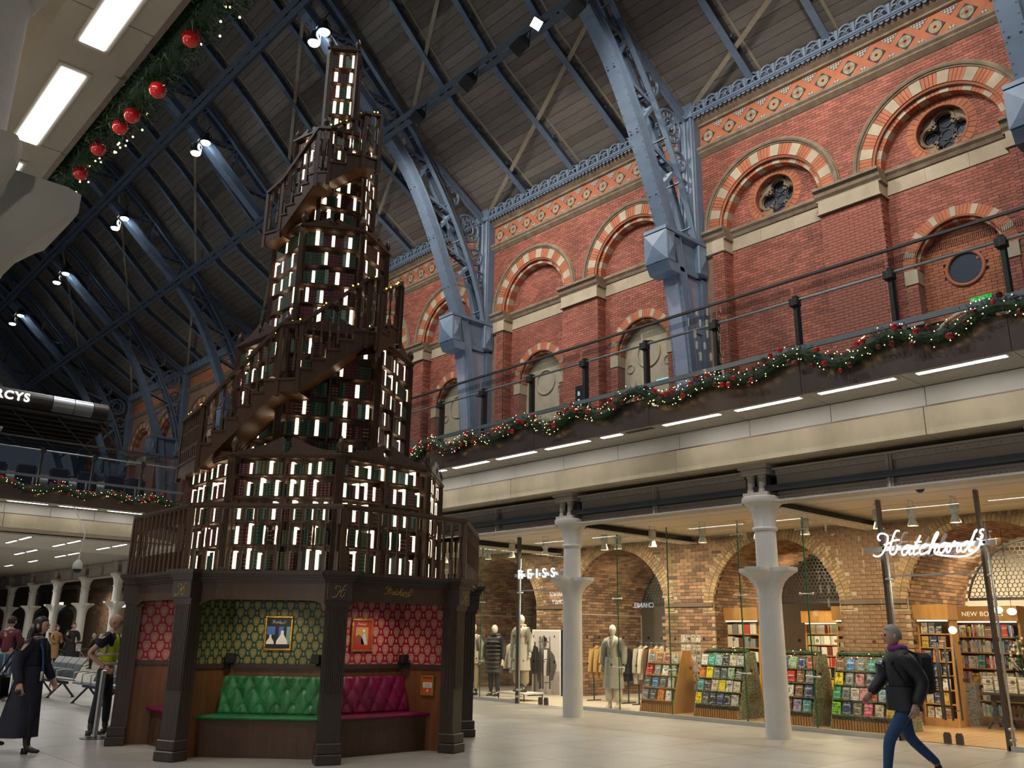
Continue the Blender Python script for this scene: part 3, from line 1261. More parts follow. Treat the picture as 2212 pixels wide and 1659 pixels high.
# spandrel tracery
m = rmb()
m.ribbon([(18.6, 16.25), (15.5, 18.12)], -.06, .06, -.08, .08)
m.ribbon([(18.6, 16.05), (15.6, 17.85)], -.03, .03, -.05, .05)
for x, z, r in ((17.85, 15.62, .50), (17.02, 16.62, .36), (16.38, 17.27, .23), (18.22, 14.62, .30), (18.42, 13.9, .2), (18.53, 13.4, .12)):
    m.tube([(x + r * math.cos(t), 0, z + r * math.sin(t)) for t in np.linspace(0, 2 * PI, 25)[:-1]], .05, 6, True)
    nl = 4 if r < .45 else 8
    if r > .15:
        for j in range(nl):
            t = 2 * PI * j / nl + .4
            rr = r * (.36 if nl == 4 else .2)
            d = r * (.52 if nl == 4 else .72)
            m.tube([(x + d * math.cos(t) + rr * math.cos(a), 0, z + d * math.sin(t) + rr * math.sin(a)) for a in np.linspace(t - 2.3, t + 2.3, 9)], .024, 5)
        if nl == 8:
            m.tube([(x + r * .52 * math.cos(t), 0, z + r * .52 * math.sin(t)) for t in np.linspace(0, 2 * PI, 21)[:-1]], .035, 6, True)
m.build('tracery', BLUE, rib, smooth=40)
# rivets
m = rmb()


def rivet(x, y, z, r=.022):
    m.add([(x + r, y, z), (x - r, y, z), (x, y + r, z), (x, y - r, z), (x, y, z + r), (x, y, z - r)], [(0, 2, 4), (2, 1, 4), (1, 3, 4), (3, 0, 4), (2, 0, 5), (1, 2, 5), (3, 1, 5), (0, 3, 5)])


for path, off, yy in ((IN_S, 0, .17), (IN_S, -.28, .2), (IN_F, 0, .24)):
    for p in resample(path, .22)[:95]:
        for s in (-1, 1):
            rivet(p[0] - (.0 if off == 0 else -.2), s * yy, p[1] if off == 0 else p[1] + .2, .02)
for p in resample(OUT_S, .2)[:40]:
    for s in (-1, 1):
        rivet(p[0], s * .185, p[1])
m.build('rivet', BLUE, rib, kind='stuff')
rl = ['blue iron roof rib at the right edge, cut off by the picture frame', 'blue iron roof rib standing right of the middle against the brick wall',
      'blue iron roof rib on the brick wall just right of the book tower', 'pale lit blue roof rib rising behind the left side of the book tower',
      'dark blue roof rib left of the pale lit rib behind the book tower', 'purple-shadowed roof rib behind the canopy end with white letters',
      'far roof rib seen above the white-lettered canopy', 'farthest roof rib at the left edge above the canopy']
for k in range(-1, 7):
    if k == 0:
        rib['label'] = rl[1]
    else:
        copy_thing(rib, (18.2, RIB0 + RIBD * k, 5.6), rl[k + 1])

# white flood lamps hung on the ribs, two to a rib
fl = None
wh = ['second rib from the right', 'third rib, left of the tower top', 'fourth rib', 'fifth rib', 'sixth rib']
for k in range(1, 6):
    for s, (x, z, dy) in enumerate(((11.27, 20.17, -.45), (10.9, 19.5, -.55))):
        y = RIB0 + RIBD * k + dy
        lab = 'white round flood lamp, %s, %s of two' % (wh[k - 1], 'upper' if s == 0 else 'lower')
        if fl is None:
            fl = thing('flood_lamp', (x, y, z), lab, 'lamp')
            M4 = frame4((x, y, z), (1, 0, 0), (0, 1, 0), (0, 0, 1))
            m = MB()
            m.M = M4
            m.lathe(0, 0, [(.05, .42), (.1, .4), (.12, .25), (.2, .08), (.2, .0)], 14)
            m.build('housing', DARK, fl, smooth=40)
            m = MB()
            m.M = M4
            m.lathe(0, 0, [(.19, .0), (.15, -.06), (.05, -.085)], 14)
            m.build('lens', EM_FLOOD, fl, smooth=True)
            m = MB()
            m.M = M4
            m.tube([(-.2, 0, .1), (-.2, 0, .35), (0, 0, .55), (.2, 0, .35), (.2, 0, .1)], .015, 5)
            m.tube([(0, 0, .55), (.12, 0, .8)], .02, 5)
            m.build('bracket', DARK, fl)
        else:
            copy_thing(fl, (x, y, z), lab)

# dark box floods on the lower purlin, aimed at the wall
df = None
for i, yy in enumerate((15.0, 17.25, 19.75, 12.9, 24.3, 27.2)):
    o = (13.75, yy, 17.25)
    lab = ['dark box flood lamp under the purlin beside the second rib', 'dark box flood lamp in the middle of the purlin between two ribs', 'dark box flood lamp under the purlin near the tower railing',
           'dark box flood lamp half hidden behind the big rib', 'dark box flood lamp under the purlin just left of the tower', 'dark box flood lamp farther along the purlin left of the tower'][i]
    if df is None:
        df = thing('wall_flood', o, lab, 'lamp')
        m = MB()
        m.M = frame4(o, (.75, -.3, -.6), (.2, .95, 0), (.6, 0, .75))
        m.prism([(-.18, -.12), (.2, -.16), (.22, -.13), (.12, .1), (-.1, .14)], -.28, .28)
        m.build('housing', BLACK, df)
        m = MB()
        m.tube([(o[0] + .05, o[1] - .3, o[2]), (o[0] + .1, o[1] - .3, o[2] + .35), (o[0] + .1, o[1] + .3, o[2] + .35), (o[0] + .05, o[1] + .3, o[2])], .018, 5)
        m.build('bracket', BLACK, df)
        m = MB()
        m.tube([(o[0] + .1, o[1], o[2] + .35), (o[0] + .25, o[1], o[2] + .5)], .03, 5)
        m.build('stem', BLACK, df)
    else:
        copy_thing(df, o, lab)
for i, (o, lab) in enumerate((((13.4, 14.0, 17.15), 'lit greenish-white square flood lamp under the purlin beside the big rib'),
                              ((13.4, 24.9, 17.15), 'lit greenish-white square flood lamp left of the tower under the purlin'))):
    t = thing('square_flood', o, lab, 'lamp')
    m = MB()
    m.M = frame4(o, (.8, -.4, -.45), (.4, .9, 0), (-.4, .2, -.9))
    m.box(-.14, -.18, -.14, .14, .18, -.02)
    m.build('housing', DARK, t)
    m = MB()
    m.M = frame4(o, (.8, -.4, -.45), (.4, .9, 0), (-.4, .2, -.9))
    m.box(-.13, -.17, -.02, .13, .17, .01)
    m.build('lens', EM_FLOODG, t)
# ------------------------------------------------------------------ ground floor paving
floor = tag(bpy.data.objects.new('floor', None), kind='structure', label='pale grey stone floor of the arcade, in large slabs')
COL.objects.link(floor)
BASE[floor.name] = (0, 0, 0)
TX, TY = 1.2, 1.2
tl = []
for i in range(-14, 24):
    for j in range(-7, 55):
        c = ((i + .5) * TX, (j + .5) * TY, 0)
        q = px(c)
        tl.append((q[2] if (-.1 < q[0] < 1.1 and 0 < q[1] < 1.15 and q[2] > 0) else 1e9, i, j))
tl.sort()
tile_me = MB().box(.003, .003, -.06, TX - .003, TY - .003, 0).mesh('tile', TILE)
ft = MB()
for n, (d, i, j) in enumerate(tl):
    if n < 300 and d < 1e8:
        inst(tile_me, 'tile', (i * TX, j * TY, 0), floor)
    else:
        ft.box(i * TX + .003, j * TY + .003, -.06, (i + 1) * TX - .003, (j + 1) * TY - .003, 0)
ft.build('paving', TILE, floor, kind='stuff')
MB().box(-17, -9, -.08, 29, 67, -.006).build('joint_bed', GROUT, floor)

# ------------------------------------------------------------------ white iron columns
COLX = 13.1


def star(th, k, tip=.47):
    a = abs((th + PI / 4) % (PI / 2) - PI / 4)
    full = tip / math.cos(a) if a < math.atan2(.17, tip) else max(.17 / math.sin(a), .25)
    return .19 + (full - .19) * k


def make_column(x, y, label, group=None, tip=.47):
    t = thing('iron_column', (x, y, 0), label, 'column', group)
    m = MB()
    m.lathe(x, y, [(.205, 0), (.2, .03), (.197, .9), (.192, 1.8), (.188, 2.5)], 24)
    m.lathe(x, y, [(.178, 2.66), (.175, 3.27)], 24)
    m.build('shaft', COLW, t, smooth=40)
    m = MB()
    n = 64
    ths = [2 * PI * k / n for k in range(n)]
    vs, fs = [], []
    rows = [(2.08, 0), (2.2, .02), (2.32, .10), (2.42, .26), (2.50, .52), (2.56, .82), (2.585, .97), (2.60, 1), (2.655, 1)]
    for z, k in rows:
        for th in ths:
            r = star(th, k, tip)
            vs.append((x + r * math.cos(th), y + r * math.sin(th), z))
    for i in range(len(rows) - 1):
        for k in range(n):
            l = (k + 1) % n
            fs.append((i * n + k, i * n + l, (i + 1) * n + l, (i + 1) * n + k))
    fs.append(tuple((len(rows) - 1) * n + k for k in range(n)))
    m.add(vs, fs)
    m.build('bracket', COLW, t, smooth=45)
    m = MB()
    m.lathe(x, y, [(.2, 3.27), (.215, 3.3), (.2, 3.33)], 20)
    m.lathe(x, y, [(.18, 3.33), (.185, 3.42), (.21, 3.55), (.26, 3.66), (.32, 3.73), (.345, 3.74)], 8, a0=PI / 8)
    m.lathe(x, y, [(.345, 3.735), (.36, 3.76), (.36, 3.82), (.33, 3.84)], 24)
    m.build('capital', COLW, t, smooth=35)
    m = MB()
    m.box(x - .24, y - .24, 3.84, x + .24, y + .24, 3.9)
    for s in (-1, 1):
        m.lathe(x - .16, y + s * .11, [(.075, 3.9), (.075, 3.95), (.065, 3.96), (.065, 4.15), (.075, 4.16), (.075, 4.2)], 12)
    m.box(x - .08, y - .05, 3.9, x + .2, y + .05, 4.2)
    m.bev(x - .27, y - .25, 4.2, x + .25, y + .25, 4.3, .015)
    m.box(x - .30, y - .28, 4.3, x + .28, y + .28, 4.37)
    m.build('bearing', GREYP, t, smooth=35)
    return t


col0 = make_column(COLX, 7.98, 'white iron column in front of the book shop window')
copy_thing(col0, (COLX, 12.49, 0), 'white iron column in front of the clothes shop window')
copy_thing(col0, (COLX, 17.0, 0), 'white iron column hidden behind the book tower')
copy_thing(col0, (COLX, 3.47, 0), 'white iron column past the right edge of the book shop')
make_column(.20, 2.55, 'white iron column close to the camera, its bracket at the left edge', None, .36)
fo = ['nearest of the far row of white columns, beside the kiosk', 'second white column of the far row, behind the bicycle', 'third white column of the far row', 'fourth white column of the far row',
      'fifth white column of the far row', 'last visible white column of the far row']
for i, y in enumerate((39.2, 43.5, 47.8, 52.1, 56.5, 60.9)):
    copy_thing(col0, (COLX, y, 0), fo[i])
for i, y in enumerate((43.5, 47.8, 52.1, 56.5)):
    copy_thing(col0, (8.6, y + 4, 0), 'white column standing in the middle of the far arcade, %s from the bridge' % ORD[i])

# riveted steel beams between the columns
bm0 = thing('riveted_beam', (COLX, 10.235, 3.74), 'grey riveted steel beam between the two white columns', 'beam')
m = MB()
yb0, yb1 = 12.49 - .3, 7.98 + .3
m.box(COLX - .02, yb1, 3.74, COLX + .02, yb0, 4.28)
m.build('web', GREYP, bm0)
m = MB()
m.box(COLX - .18, yb1, 3.72, COLX + .18, yb0, 3.75)
m.build('bottom_flange', GREYP, bm0)
m = MB()
m.box(COLX - .16, yb1, 4.26, COLX + .16, yb0, 4.29)
m.box(COLX - .06, yb1, 4.18, COLX - .02, yb0, 4.26)
m.box(COLX - .06, yb1, 3.75, COLX - .02, yb0, 3.83)
m.build('top_flange', GREYP, bm0)
m = MB()
m.box(COLX - .1, 10.235 - .05, 3.75, COLX - .02, 10.235 + .05, 4.26)
m.box(COLX - .13, 10.235 - .015, 3.75, COLX - .02, 10.235 + .015, 4.26)
m.build('stiffener', GREYP, bm0)
m = MB()
for i in range(52):
    y = yb1 + .05 + i * (yb0 - yb1 - .1) / 51
    rivet(COLX - .065, y, 3.79, .018)
    if i % 2 == 0:
        rivet(COLX - .065, y, 4.22, .018)
for z in np.arange(3.86, 4.2, .07):
    for s in (-.075, .075):
        rivet(COLX - .1 if abs(s) < .05 else COLX - .025, 10.235 + s, z, .018)
m.build('rivet', GREYP, bm0, kind='stuff')
copy_thing(bm0, (COLX, 5.725, 3.74), 'grey riveted steel beam right of the nearer column, above the book shop sign')
copy_thing(bm0, (COLX, 14.745, 3.74), 'grey riveted steel beam above the clothes shop, left of the farther column')
copy_thing(bm0, (COLX, 1.2, 3.74), 'grey riveted steel beam outside the right edge of the view')
for i in range(6):
    copy_thing(bm0, (COLX, 37.0 + 4.3 * i, 3.74), 'grey steel beam over the far row of columns, %s bay' % ORD[i])

# beams running from the columns back into the shops
cb = None
for y, lab in ((7.98, 'cream riveted cross beam running back from the nearer white column'), (12.49, 'cream riveted cross beam running back from the farther white column'), (17.0, 'cream riveted cross beam behind the book tower'), (3.47, 'cream riveted cross beam at the right edge')):
    if cb is None:
        cb = thing('cross_beam', (13.4, y, 3.68), lab, 'beam')
        m = MB()
        m.box(13.35, y - .19, 3.66, 17.2, y + .19, 3.69)
        m.build('flange', CEIL, cb)
        m = MB()
        m.box(13.35, y - .03, 3.69, 17.2, y + .03, 3.84)
        m.build('web', DARK, cb)
        m = MB()
        for i in range(36):
            for s in (-.14, -.05, .05, .14):
                rivet(13.5 + i * .1, y + s, 3.66, .016)
        m.build('rivet', CEIL, cb, kind='stuff')
    else:
        copy_thing(cb, (13.4, y, 3.68), lab)

# arcade ceiling over the shops
m = MB()
for i in range(5):
    m.box(13.3 + i * 1.0 + (.03 if i else 0), 2, 3.83, 14.3 + i * 1.0, 22, 3.87)
m.build('ceiling_arcade', CEIL, None, kind='structure', label='cream panelled ceiling over the shops')
MB().box(12.9, 2, 3.9, 30, 24, 4.0).build('ceiling_slab', DARK, None, kind='structure', label='dark slab above the arcade ceiling')
MB().box(17.3, 2, 3.85, 30, 24, 3.89).build('ceiling_shop', CEIL, None, kind='structure', label='pale ceiling inside the shops')


def strip(label, group, cx, y0, y1, z, w=.1, along='y'):
    t = thing('strip_light', (cx, (y0 + y1) / 2, z) if along == 'y' else ((y0 + y1) / 2, cx, z), label, 'light', group)
    m, f = MB(), MB()
    if along == 'y':
        m.box(cx - w / 2, y0, z - .012, cx + w / 2, y1, z - .004)
        f.box(cx - w / 2 - .03, y0 - .05, z - .008, cx - w / 2, y1 + .05, z + .01)
        f.box(cx + w / 2, y0 - .05, z - .008, cx + w / 2 + .03, y1 + .05, z + .01)
        f.box(cx - w / 2, y0 - .05, z - .008, cx + w / 2, y0, z + .01)
        f.box(cx - w / 2, y1, z - .008, cx + w / 2, y1 + .05, z + .01)
    else:
        m.box(y0, cx - w / 2, z - .012, y1, cx + w / 2, z - .004)
        f.box(y0 - .05, cx - w / 2 - .02, z - .008, y1 + .05, cx - w / 2, z + .01)
        f.box(y0 - .05, cx + w / 2, z - .008, y1 + .05, cx + w / 2 + .02, z + .01)
    m.build('diffuser', EM_STRIP, t)
    f.build('frame', GREYP, t)
    return t


for a, b, n in ((11.45, 10.07, 'left strip light under the beam between the two columns'), (9.53, 8.36, 'right strip light under the beam between the two columns'),
                (7.16, 5.78, 'strip light under the beam just right of the nearer column'), (5.3, 3.94, 'strip light under the beam at the right edge'),
                (16.3, 14.9, 'strip light under the beam beside the book tower'), (14.3, 13.0, 'strip light under the beam left of the farther column')):
    strip(n, None, 13.4, b, a, 3.82, .05)


# ------------------------------------------------------------------ the upper walkway (balcony) with its glass balustrade
def balcony(name, label, y0, y1, M, joints, sgn=1):
    """built in local (x = outwards distance from the concrete face, y along, z); M maps to world"""
    r = tag(bpy.data.objects.new(name, None), kind='structure', label=label)
    COL.objects.link(r)
    o = M[:3, :3] @ np.array((0, (y0 + y1) / 2, 4.37)) + M[:3, 3]
    r.location = o
    BASE[r.name] = tuple(o)

    def B(nm, mt, *boxes):
        m = MB()
        m.M = M
        for b in boxes:
            m.box(*b)
        return m.build(nm, mt, r)
    L = [y0] + [j for j in joints if y0 < j < y1] + [y1]
    for i, (a, b) in enumerate(zip(L, L[1:])):
        B('white_panel', PANEL, (-.17, a + .006, 4.80, -.13, b - .006, 5.11))
        B('soffit_panel', GREYP, (-.15, a + .005, 5.12, .70, b - .005, 5.15))
        if i % 2 == 0:
            B('fascia_panel', BRONZE, (.70, a + .004, 5.11, .735, (L[i + 2] if i + 2 < len(L) else b) - .004, 5.62))
    L3 = L[::3] + ([y1] if (len(L) - 1) % 3 else [])
    for a, b in zip(L3, L3[1:]):
        B('concrete_beam', CONC, (-1.6, a + .006, 4.37, 0, b - .006, 4.775))
    B('deck', DARK, (-9.5 if name == 'balcony_right' else -6, y0, 5.2, .68, y1, 5.55))
    B('shadow_gap', DARK, (-1.5, y0, 4.7, -.2, y1, 5.2))
    B('copper_trim', BRONZE, (-.02, y0, 4.775, .004, y1, 4.795))
    return r


def balustrade(label, M, ys, y0, y1):
    o = M[:3, :3] @ np.array((.62, (y0 + y1) / 2, 5.55)) + M[:3, 3]
    r = thing('glass_balustrade', tuple(o), label, 'balustrade')

    def B(nm, mt, fn, **k):
        m = MB()
        m.M = M
        fn(m)
        return m.build(nm, mt, r, **k)
    for i, (a, b) in enumerate(zip([y0] + ys, ys + [y1])):
        if b - a > .1:
            B('glass_panel', GLASSB, lambda m: m.box(.655, a + .012, 5.55, .667, b - .012, 7.03))
            B('frosted_band', STRIPE, lambda m: [m.box(.651, a + .02 + q * .026, 6.79, .654, a + .033 + q * .026, 6.90) for q in range(int((b - a - .04) / .026))])
    for y in ys:
        B('post', STEELD, lambda m: (m.box(.46, y - .03, 5.55, .58, y + .03, 6.8), m.box(.5, y - .07, 6.62, .64, y + .07, 6.74)))
    B('top_rail', STEELD, lambda m: m.box(.64, y0, 7.02, .685, y1, 7.06))
    B('hand_rail', STEEL, lambda m: m.tube([(.55, y0, 6.72), (.55, y1, 6.72)], .024, 8))
    B('kick_rail', STEEL, lambda m: m.box(.58, y0, 5.86, .62, y1, 5.94))
    for y in ys:
        B('rail_bracket', STEEL, lambda m: m.box(.57, y - .17, 5.6, .61, y - .13, 5.9))
    return r


MR = frame4((12.55, 0, 0), (-1, 0, 0), (0, 1, 0), (0, 0, 1))
jr = [13.80 - 1.478 * i for i in range(16)]
jr = sorted(jr + [13.80 + 1.478 * i for i in range(1, 11)])
balcony('balcony_right', 'upper walkway edge along the brick wall with concrete beam and white panels', -7, 29.0, MR, jr)
YR = [3.43 + 1.53 * i for i in range(-4, 17)]
balustrade('glass balustrade of the upper walkway in front of the brick wall', MR, YR, -6, 28.8)
n = 0
for j in range(-8, 10):
    a = 13.80 + 1.478 * j
    if j == -2:
        strip('short strip light under the upper walkway, beside a small grille', None, 11.98, 10.15, 10.63, 5.12)
    else:
        k = (10 + j)
        strip('strip light in the walkway soffit, %s from the right-hand end' % ORD[max(0, j + 8)], None, 11.98, a - 1.36, a - .2, 5.12)
m = MB()
for i in range(9):
    m.box(11.93, 9.42 + i * .07, 5.11, 12.05, 9.46 + i * .07, 5.118)
g = m.build('vent_grille', DARK)
tag(g, 'small dark slotted grille in the walkway soffit beside the short light', 'grille')

MLft = frame4((.72, 0, 0), (1, 0, 0), (0, 1, 0), (0, 0, 1))
balcony('balcony_left', 'underside of the upper walkway close overhead at the left', -3, 8.6, MLft, [1.2 + 1.9 * i for i in range(-2, 4)])
for a, b, lab in ((4.55, 5.35, 'bright square strip light in the soffit overhead, at the top edge'), (5.72, 6.9, 'bright strip light in the soffit overhead above the column bracket'), (7.3, 8.3, 'strip light end peeping behind the column bracket')):
    strip(lab, None, 1.16, a, b, 5.12, .15)

MBr = frame4((0, 29.6, 0), (0, -1, 0), (-1, 0, 0), (0, 0, 1))
MBr = frame4((0, 29.6, 0.06), (0, -1, 0), (1, 0, 0), (0, 0, 1))
balcony('balcony_bridge', 'walkway bridge crossing the hall behind the book tower', -6, 12.0, MBr, sorted(10.2 - 1.3 * i for i in range(12)))
balustrade('glass balustrade of the walkway bridge at the left', MBr, sorted(9.97 - 1.52 * i for i in range(10)), -5, 11.8)
for i in range(8):
    a = 10.25 - 1.45 * i
    strip('strip light in the soffit of the bridge, %s from the tower' % ORD[i], None, 29.22, a - 1.1, a, 5.17, .07, 'x')

# ceiling and lights beyond the bridge
MB().box(-8, 30.9, 4.35, 13, 36, 4.4).build('ceiling_far', PANEL, None, kind='structure', label='pale ceiling beyond the bridge')
MB().box(-8, 36, 4.35, 18, 68, 4.4).build('ceiling_farther', GREYP, None, kind='structure', label='ceiling over the far row of columns')
n = 0
for j, y in enumerate((31.2, 32.9, 36.3, 38.0, 42.0, 46.0)):
    for i, x in enumerate((4.5, 6.0, 7.5, 9.0, 10.5)):
        strip('small strip light beyond the bridge, %s row, %s from the left' % (ORD[j], ORD[i]), None, x, y, y + 1.25, 4.34, .07)
# white upstand of the level beyond, and back wall of far shops
MB().box(13.0, 31, 4.3, 13.15, 62, 5.4).build('trim_1', PANEL, None, kind='structure', label='pale fascia above the far row of columns')
bw = MB()
fb = tag(bpy.data.objects.new('wall_far', None), kind='structure', label='brown brick back wall behind the far shop windows')
COL.objects.link(fb)
BASE[fb.name] = (0, 0, 0)
BROWN = mat('brown_brick', (.215, .125, .072), .8, var=.35, scale=2.2, rnd=.5, per='island', bump=.3, bscale=25)
YBRICK = mat('yellow_brick', (.285, .19, .10), .8, var=.3, scale=1.5, rnd=.3, per='island', bump=.3, bscale=25)
bricks(bw, 33, 62, 0, 3.8, 17.2, lambda y, z: not (abs((y - 35.5) % 4.45 - 2.2) < 1.4 and z < 2.4))
bw.build('brick_face', BROWN, fb, kind='stuff')
MB().box(17.2, 31, 0, 17.5, 62, 4.3).build('mortar_bed', mat('brown_mortar', (.15, .10, .07), .9), fb)
MB().box(-8, 66.8, 0, 18, 67, 9).build('wall_end', mat('dim_end_wall', (.16, .13, .11), .8), None, kind='structure', label='dim wall at the far end of the hall')
for i in range(6):
    y = 37.1 + 4.3 * i
    t = thing('shop_glazing', (14.3, y, 0), 'tall clear glass screen behind the far columns, %s bay from the bridge' % ORD[i], 'window')
    MB().box(14.3, y - 2.1, .05, 14.32, y + 2.1, 3.7).build('glass_panel', GLASS, t)
    MB().box(14.28, y - 2.13, 0, 14.34, y + 2.13, .06).build('sill', STEEL, t)
# small light signs in the far shops
for i, (y, z, w, c) in enumerate(((44.5, 2.55, .8, (1, .8, .9)), (54.5, 2.7, .9, (1, 1, 1)), (36.2, 2.3, .5, (.3, .45, 1)), (60.0, 2.0, .5, (.5, .7, 1)))):
    m = MB()
    o = thing('light_sign', (15.22, y, z), None, None)
    m.box(15.2, y - w / 2, z, 15.24, y + w / 2, z + .25)
    m.build('panel', emis('sign_%d' % i, c, 3.0), o)
    m = MB()
    m.box(15.21, y - .02, z + .25, 15.23, y + .02, 4.4)
    m.build('hanger', DARK, o)
    tag(o, ['pinkish lit sign above the bicycle', 'white lit sign in the far arcade left', 'blue lit screen beside the kiosk', 'pale blue screens at the far left'][i], 'sign')

# ------------------------------------------------------------------ shop fronts: glass screens
GX = 14.55
sf = thing('shop_glazing', (GX, 10.2, 0), 'frameless glass shop front along the arcade with slim green-edged joints', 'shop front')
fins = [17.01, 12.52, 11.17, 9.47, 8.10]
edges = [21, 17.01, 15.65, 13.95, 12.52, 11.17, 9.47, 8.10, 6.66, 5.08, 3.6, 2.2]
for a, b in zip(edges, edges[1:]):
    door = a in (15.65, 6.66)
    if not door:
        MB().box(GX, b + .008, .07, GX + .015, a - .008, 3.72).build('glass_panel', GLASS, sf)
        MB().box(GX - .05, b, 0, GX + .06, a, .07).build('sill', STEEL, sf)
    else:
        c = (a + b) / 2
        MB().box(GX, b + .01, 2.56, GX + .015, a - .01, 3.72).build('glass_panel', GLASS, sf, label='glass panel over the doors')
        for s in (-1, 1):
            y0, y1 = sorted((c + s * .008, c + s * (abs(a - b) / 2 - .02)))
            dr = MB().box(GX, y0, .03, GX + .015, y1, 2.54).build('glass_door', GLASS, sf, label='clear glass door leaf')
            m = MB()
            hy = c + s * .10
            for q in (-.045, .045):
                m.tube([(GX - .06 + (.13 if q > 0 else 0), hy + q * s, .36), (GX - .06 + (.13 if q > 0 else 0), hy + q * s, 1.5)], .016, 8)
            for z in (.5, 1.0, 1.38):
                m.tube([(GX - .06, hy, z), (GX + .07, hy, z)], .01, 6)
            m.build('pull_handle', STEELD, dr, smooth=True)
            m = MB()
            m.M = YZ
            e = c + s * .09
            m.prism([(e - .05, .02), (e + .05, .02), (e + .05, .14), (e + .03, .18), (e - .03, .18), (e - .05, .14)], GX - .02, GX + .035)
            m.build('patch_fitting', STEELD, dr)
        MB().box(GX - .01, b, 2.535, GX + .02, a, 2.56).build('transom', STEEL, sf)
for y in edges[1:-1]:
    post = y in (15.65, 13.95, 6.66, 5.08)
    m = MB()
    if post:
        m.box(GX - .05, y - .025, 0, GX + .05, y + .025, 3.82)
        m.build('door_post', STEELD, sf)
        m = MB()
        for z in (.15, .3, 2.5, 3.0):
            m.tube([(GX - .1, y - .06, z), (GX + .08, y - .06, z)], .022, 8)
        m.tube([(GX - .03, y - .08, 0), (GX - .03, y - .08, 3.3)], .018, 8)
        m.build('fin_rod', STEEL, sf, smooth=True)
    else:
        m.box(GX + .015, y - .012, .07, GX + .32, y + .012, 3.72)
        m.build('glass_fin', GLASS, sf)
        MB().box(GX - .012, y - .012, .07, GX + .0, y + .012, 3.72).build('fin_edge', GEDGE, sf)
        m = MB()
        for z in (.9, 2.3, 3.45):
            m.tube([(GX - .03, y - .12, z), (GX - .03, y + .12, z)], .012, 6)
            for s in (-.12, .12):
                m.sphere((GX - .03, y + s, z), .025, 8, 5)
        m.build('spider_fitting', STEEL, sf, smooth=True)
# white manifestation dots on the glass
m = MB()
for z in (.95, 1.5):
    for y in np.arange(3.9, 20, .34):
        m.M = frame4((GX - .004, y, z), (0, 1, 0), (1, 0, 0), (0, 0, 1))
        m.prism([(.03 * math.cos(t), .03 * math.sin(t)) for t in np.linspace(0, 2 * PI, 11)[:-1]], 0, .003)
m.build('glass_dot', glassmat('frosted_dot', (.62, .62, .6), 1, .05), sf, kind='stuff')

# ------------------------------------------------------------------ shop interior: brick piers and vaults
si = tag(bpy.data.objects.new('wall_shop', None), kind='structure', label='old brown and yellow brick piers and arches inside the shops')
COL.objects.link(si)
si.location = (17.25, 12, 0)
BASE[si.name] = (17.25, 12, 0)
PX = 17.25
AC = [5.97, 10.43, 14.9, 19.35]
AR, AZ = 1.55, 2.12
pb, py_, pm = MB(), MB(), MB()


def ptest(y, z):
    for c in AC:
        if abs(y - c) < AR and z < AZ:
            return False
        if (y - c) ** 2 + (z - AZ) ** 2 < 1.83 ** 2 and z >= AZ:
            return False
    return True


n_shopbrick = [0]
pbrick_me = MB().box(-.014, -LB / 2 + .005, 0, .01, LB / 2 - .005, HB - .009).mesh('brick', BROWN)


def pick_shop(y, z, w):
    if w < LB - .02 or n_shopbrick[0] >= 290 or not (6.9 < y < 9.6 and z > 1.0):
        return False
    n_shopbrick[0] += 1
    inst(pbrick_me, 'brick', (PX, y, z - HB / 2), si)
    return True


bricks(pb, 3, 21, 0, 3.84, PX, ptest, pick=pick_shop)
for i, c in enumerate(AC):
    strips(pm, PX + .004, c - 2.23, c + 2.23, lambda y: [(AZ + math.sqrt(AR * AR - (y - c) ** 2), 3.85)] if abs(y - c) < AR else [(0, 3.85)])
    for r0, r1 in ((AR + .005, AR + .13), (AR + .14, AR + .27)):
        nb = int(PI * r1 / .085)
        for j in range(nb):
            py_.arcblock(c, AZ, r0, r1, PI * j / nb + .003, PI * (j + 1) / nb - .003, PX - .016, PX + .06, 1)
    # brick barrel vault behind the arch, and its side walls
    for q in range(12):
        x0 = PX + q * .235
        nb = 62
        for j in range(nb):
            pb.arcblock(c, AZ, AR, AR + .05, PI * j / nb + .003, PI * (j + 1) / nb - .003, x0 + (.11 if j % 2 else 0) + .004, x0 + (.11 if j % 2 else 0) + .231, 1)
    for s in (-1, 1):
        pm.box(PX + .02, c + s * (AR + .02) - .01, 0, PX + 2.9, c + s * (AR + .02) + .01, AZ)
        for k in range(27):
            for q in range(12):
                x0 = PX + q * .235 + (.117 if k % 2 else 0)
                pb.box(x0 + .004, c + s * AR - .012, k * HB, min(x0 + .23, PX + 2.82), c + s * AR + .012, (k + 1) * HB - .009)
    pm.arcblock(c, AZ, AR + .045, AR + .1, 0, PI, PX + .02, PX + 2.9, 32)
pb.build('brick_face', BROWN, si, kind='stuff')
py_.build('arch_brick', YBRICK, si, kind='stuff')
pm.build('mortar_bed', mat('shop_mortar', (.40, .32, .22), .9, var=.2), si)
m = MB()
for a, b in ((3.0, 4.42), (7.52, 8.88), (11.98, 13.35), (16.45, 17.8)):
    m.box(PX - .05, a, 2.22, PX + .1, b, 2.31)
m.build('ledge', mat('dark_ledge', (.12, .08, .055), .7), si)
WHITEW = mat('shop_white_wall', (.60, .55, .47), .6)
MB().box(24.5, 2, 0, 24.6, 24, 4).build('wall_shop_back', WHITEW, None, kind='structure', label='pale back wall of the shops')
MB().box(14.7, 21.5, 0, 24.5, 21.6, 4).build('wall_shop_left', WHITEW, None, kind='structure', label='pale end wall of the clothes shop')
MB().box(14.7, 2.0, 0, 24.5, 2.1, 4).build('wall_shop_right', WHITEW, None, kind='structure', label='pale end wall of the book shop')
MB().box(17.3, 12.6, 0, 24.5, 12.75, 3.85).build('wall_shop_mid', mat('dark_party_wall', (.10, .075, .06), .7), None, kind='structure', label='dark wall between the two shops')
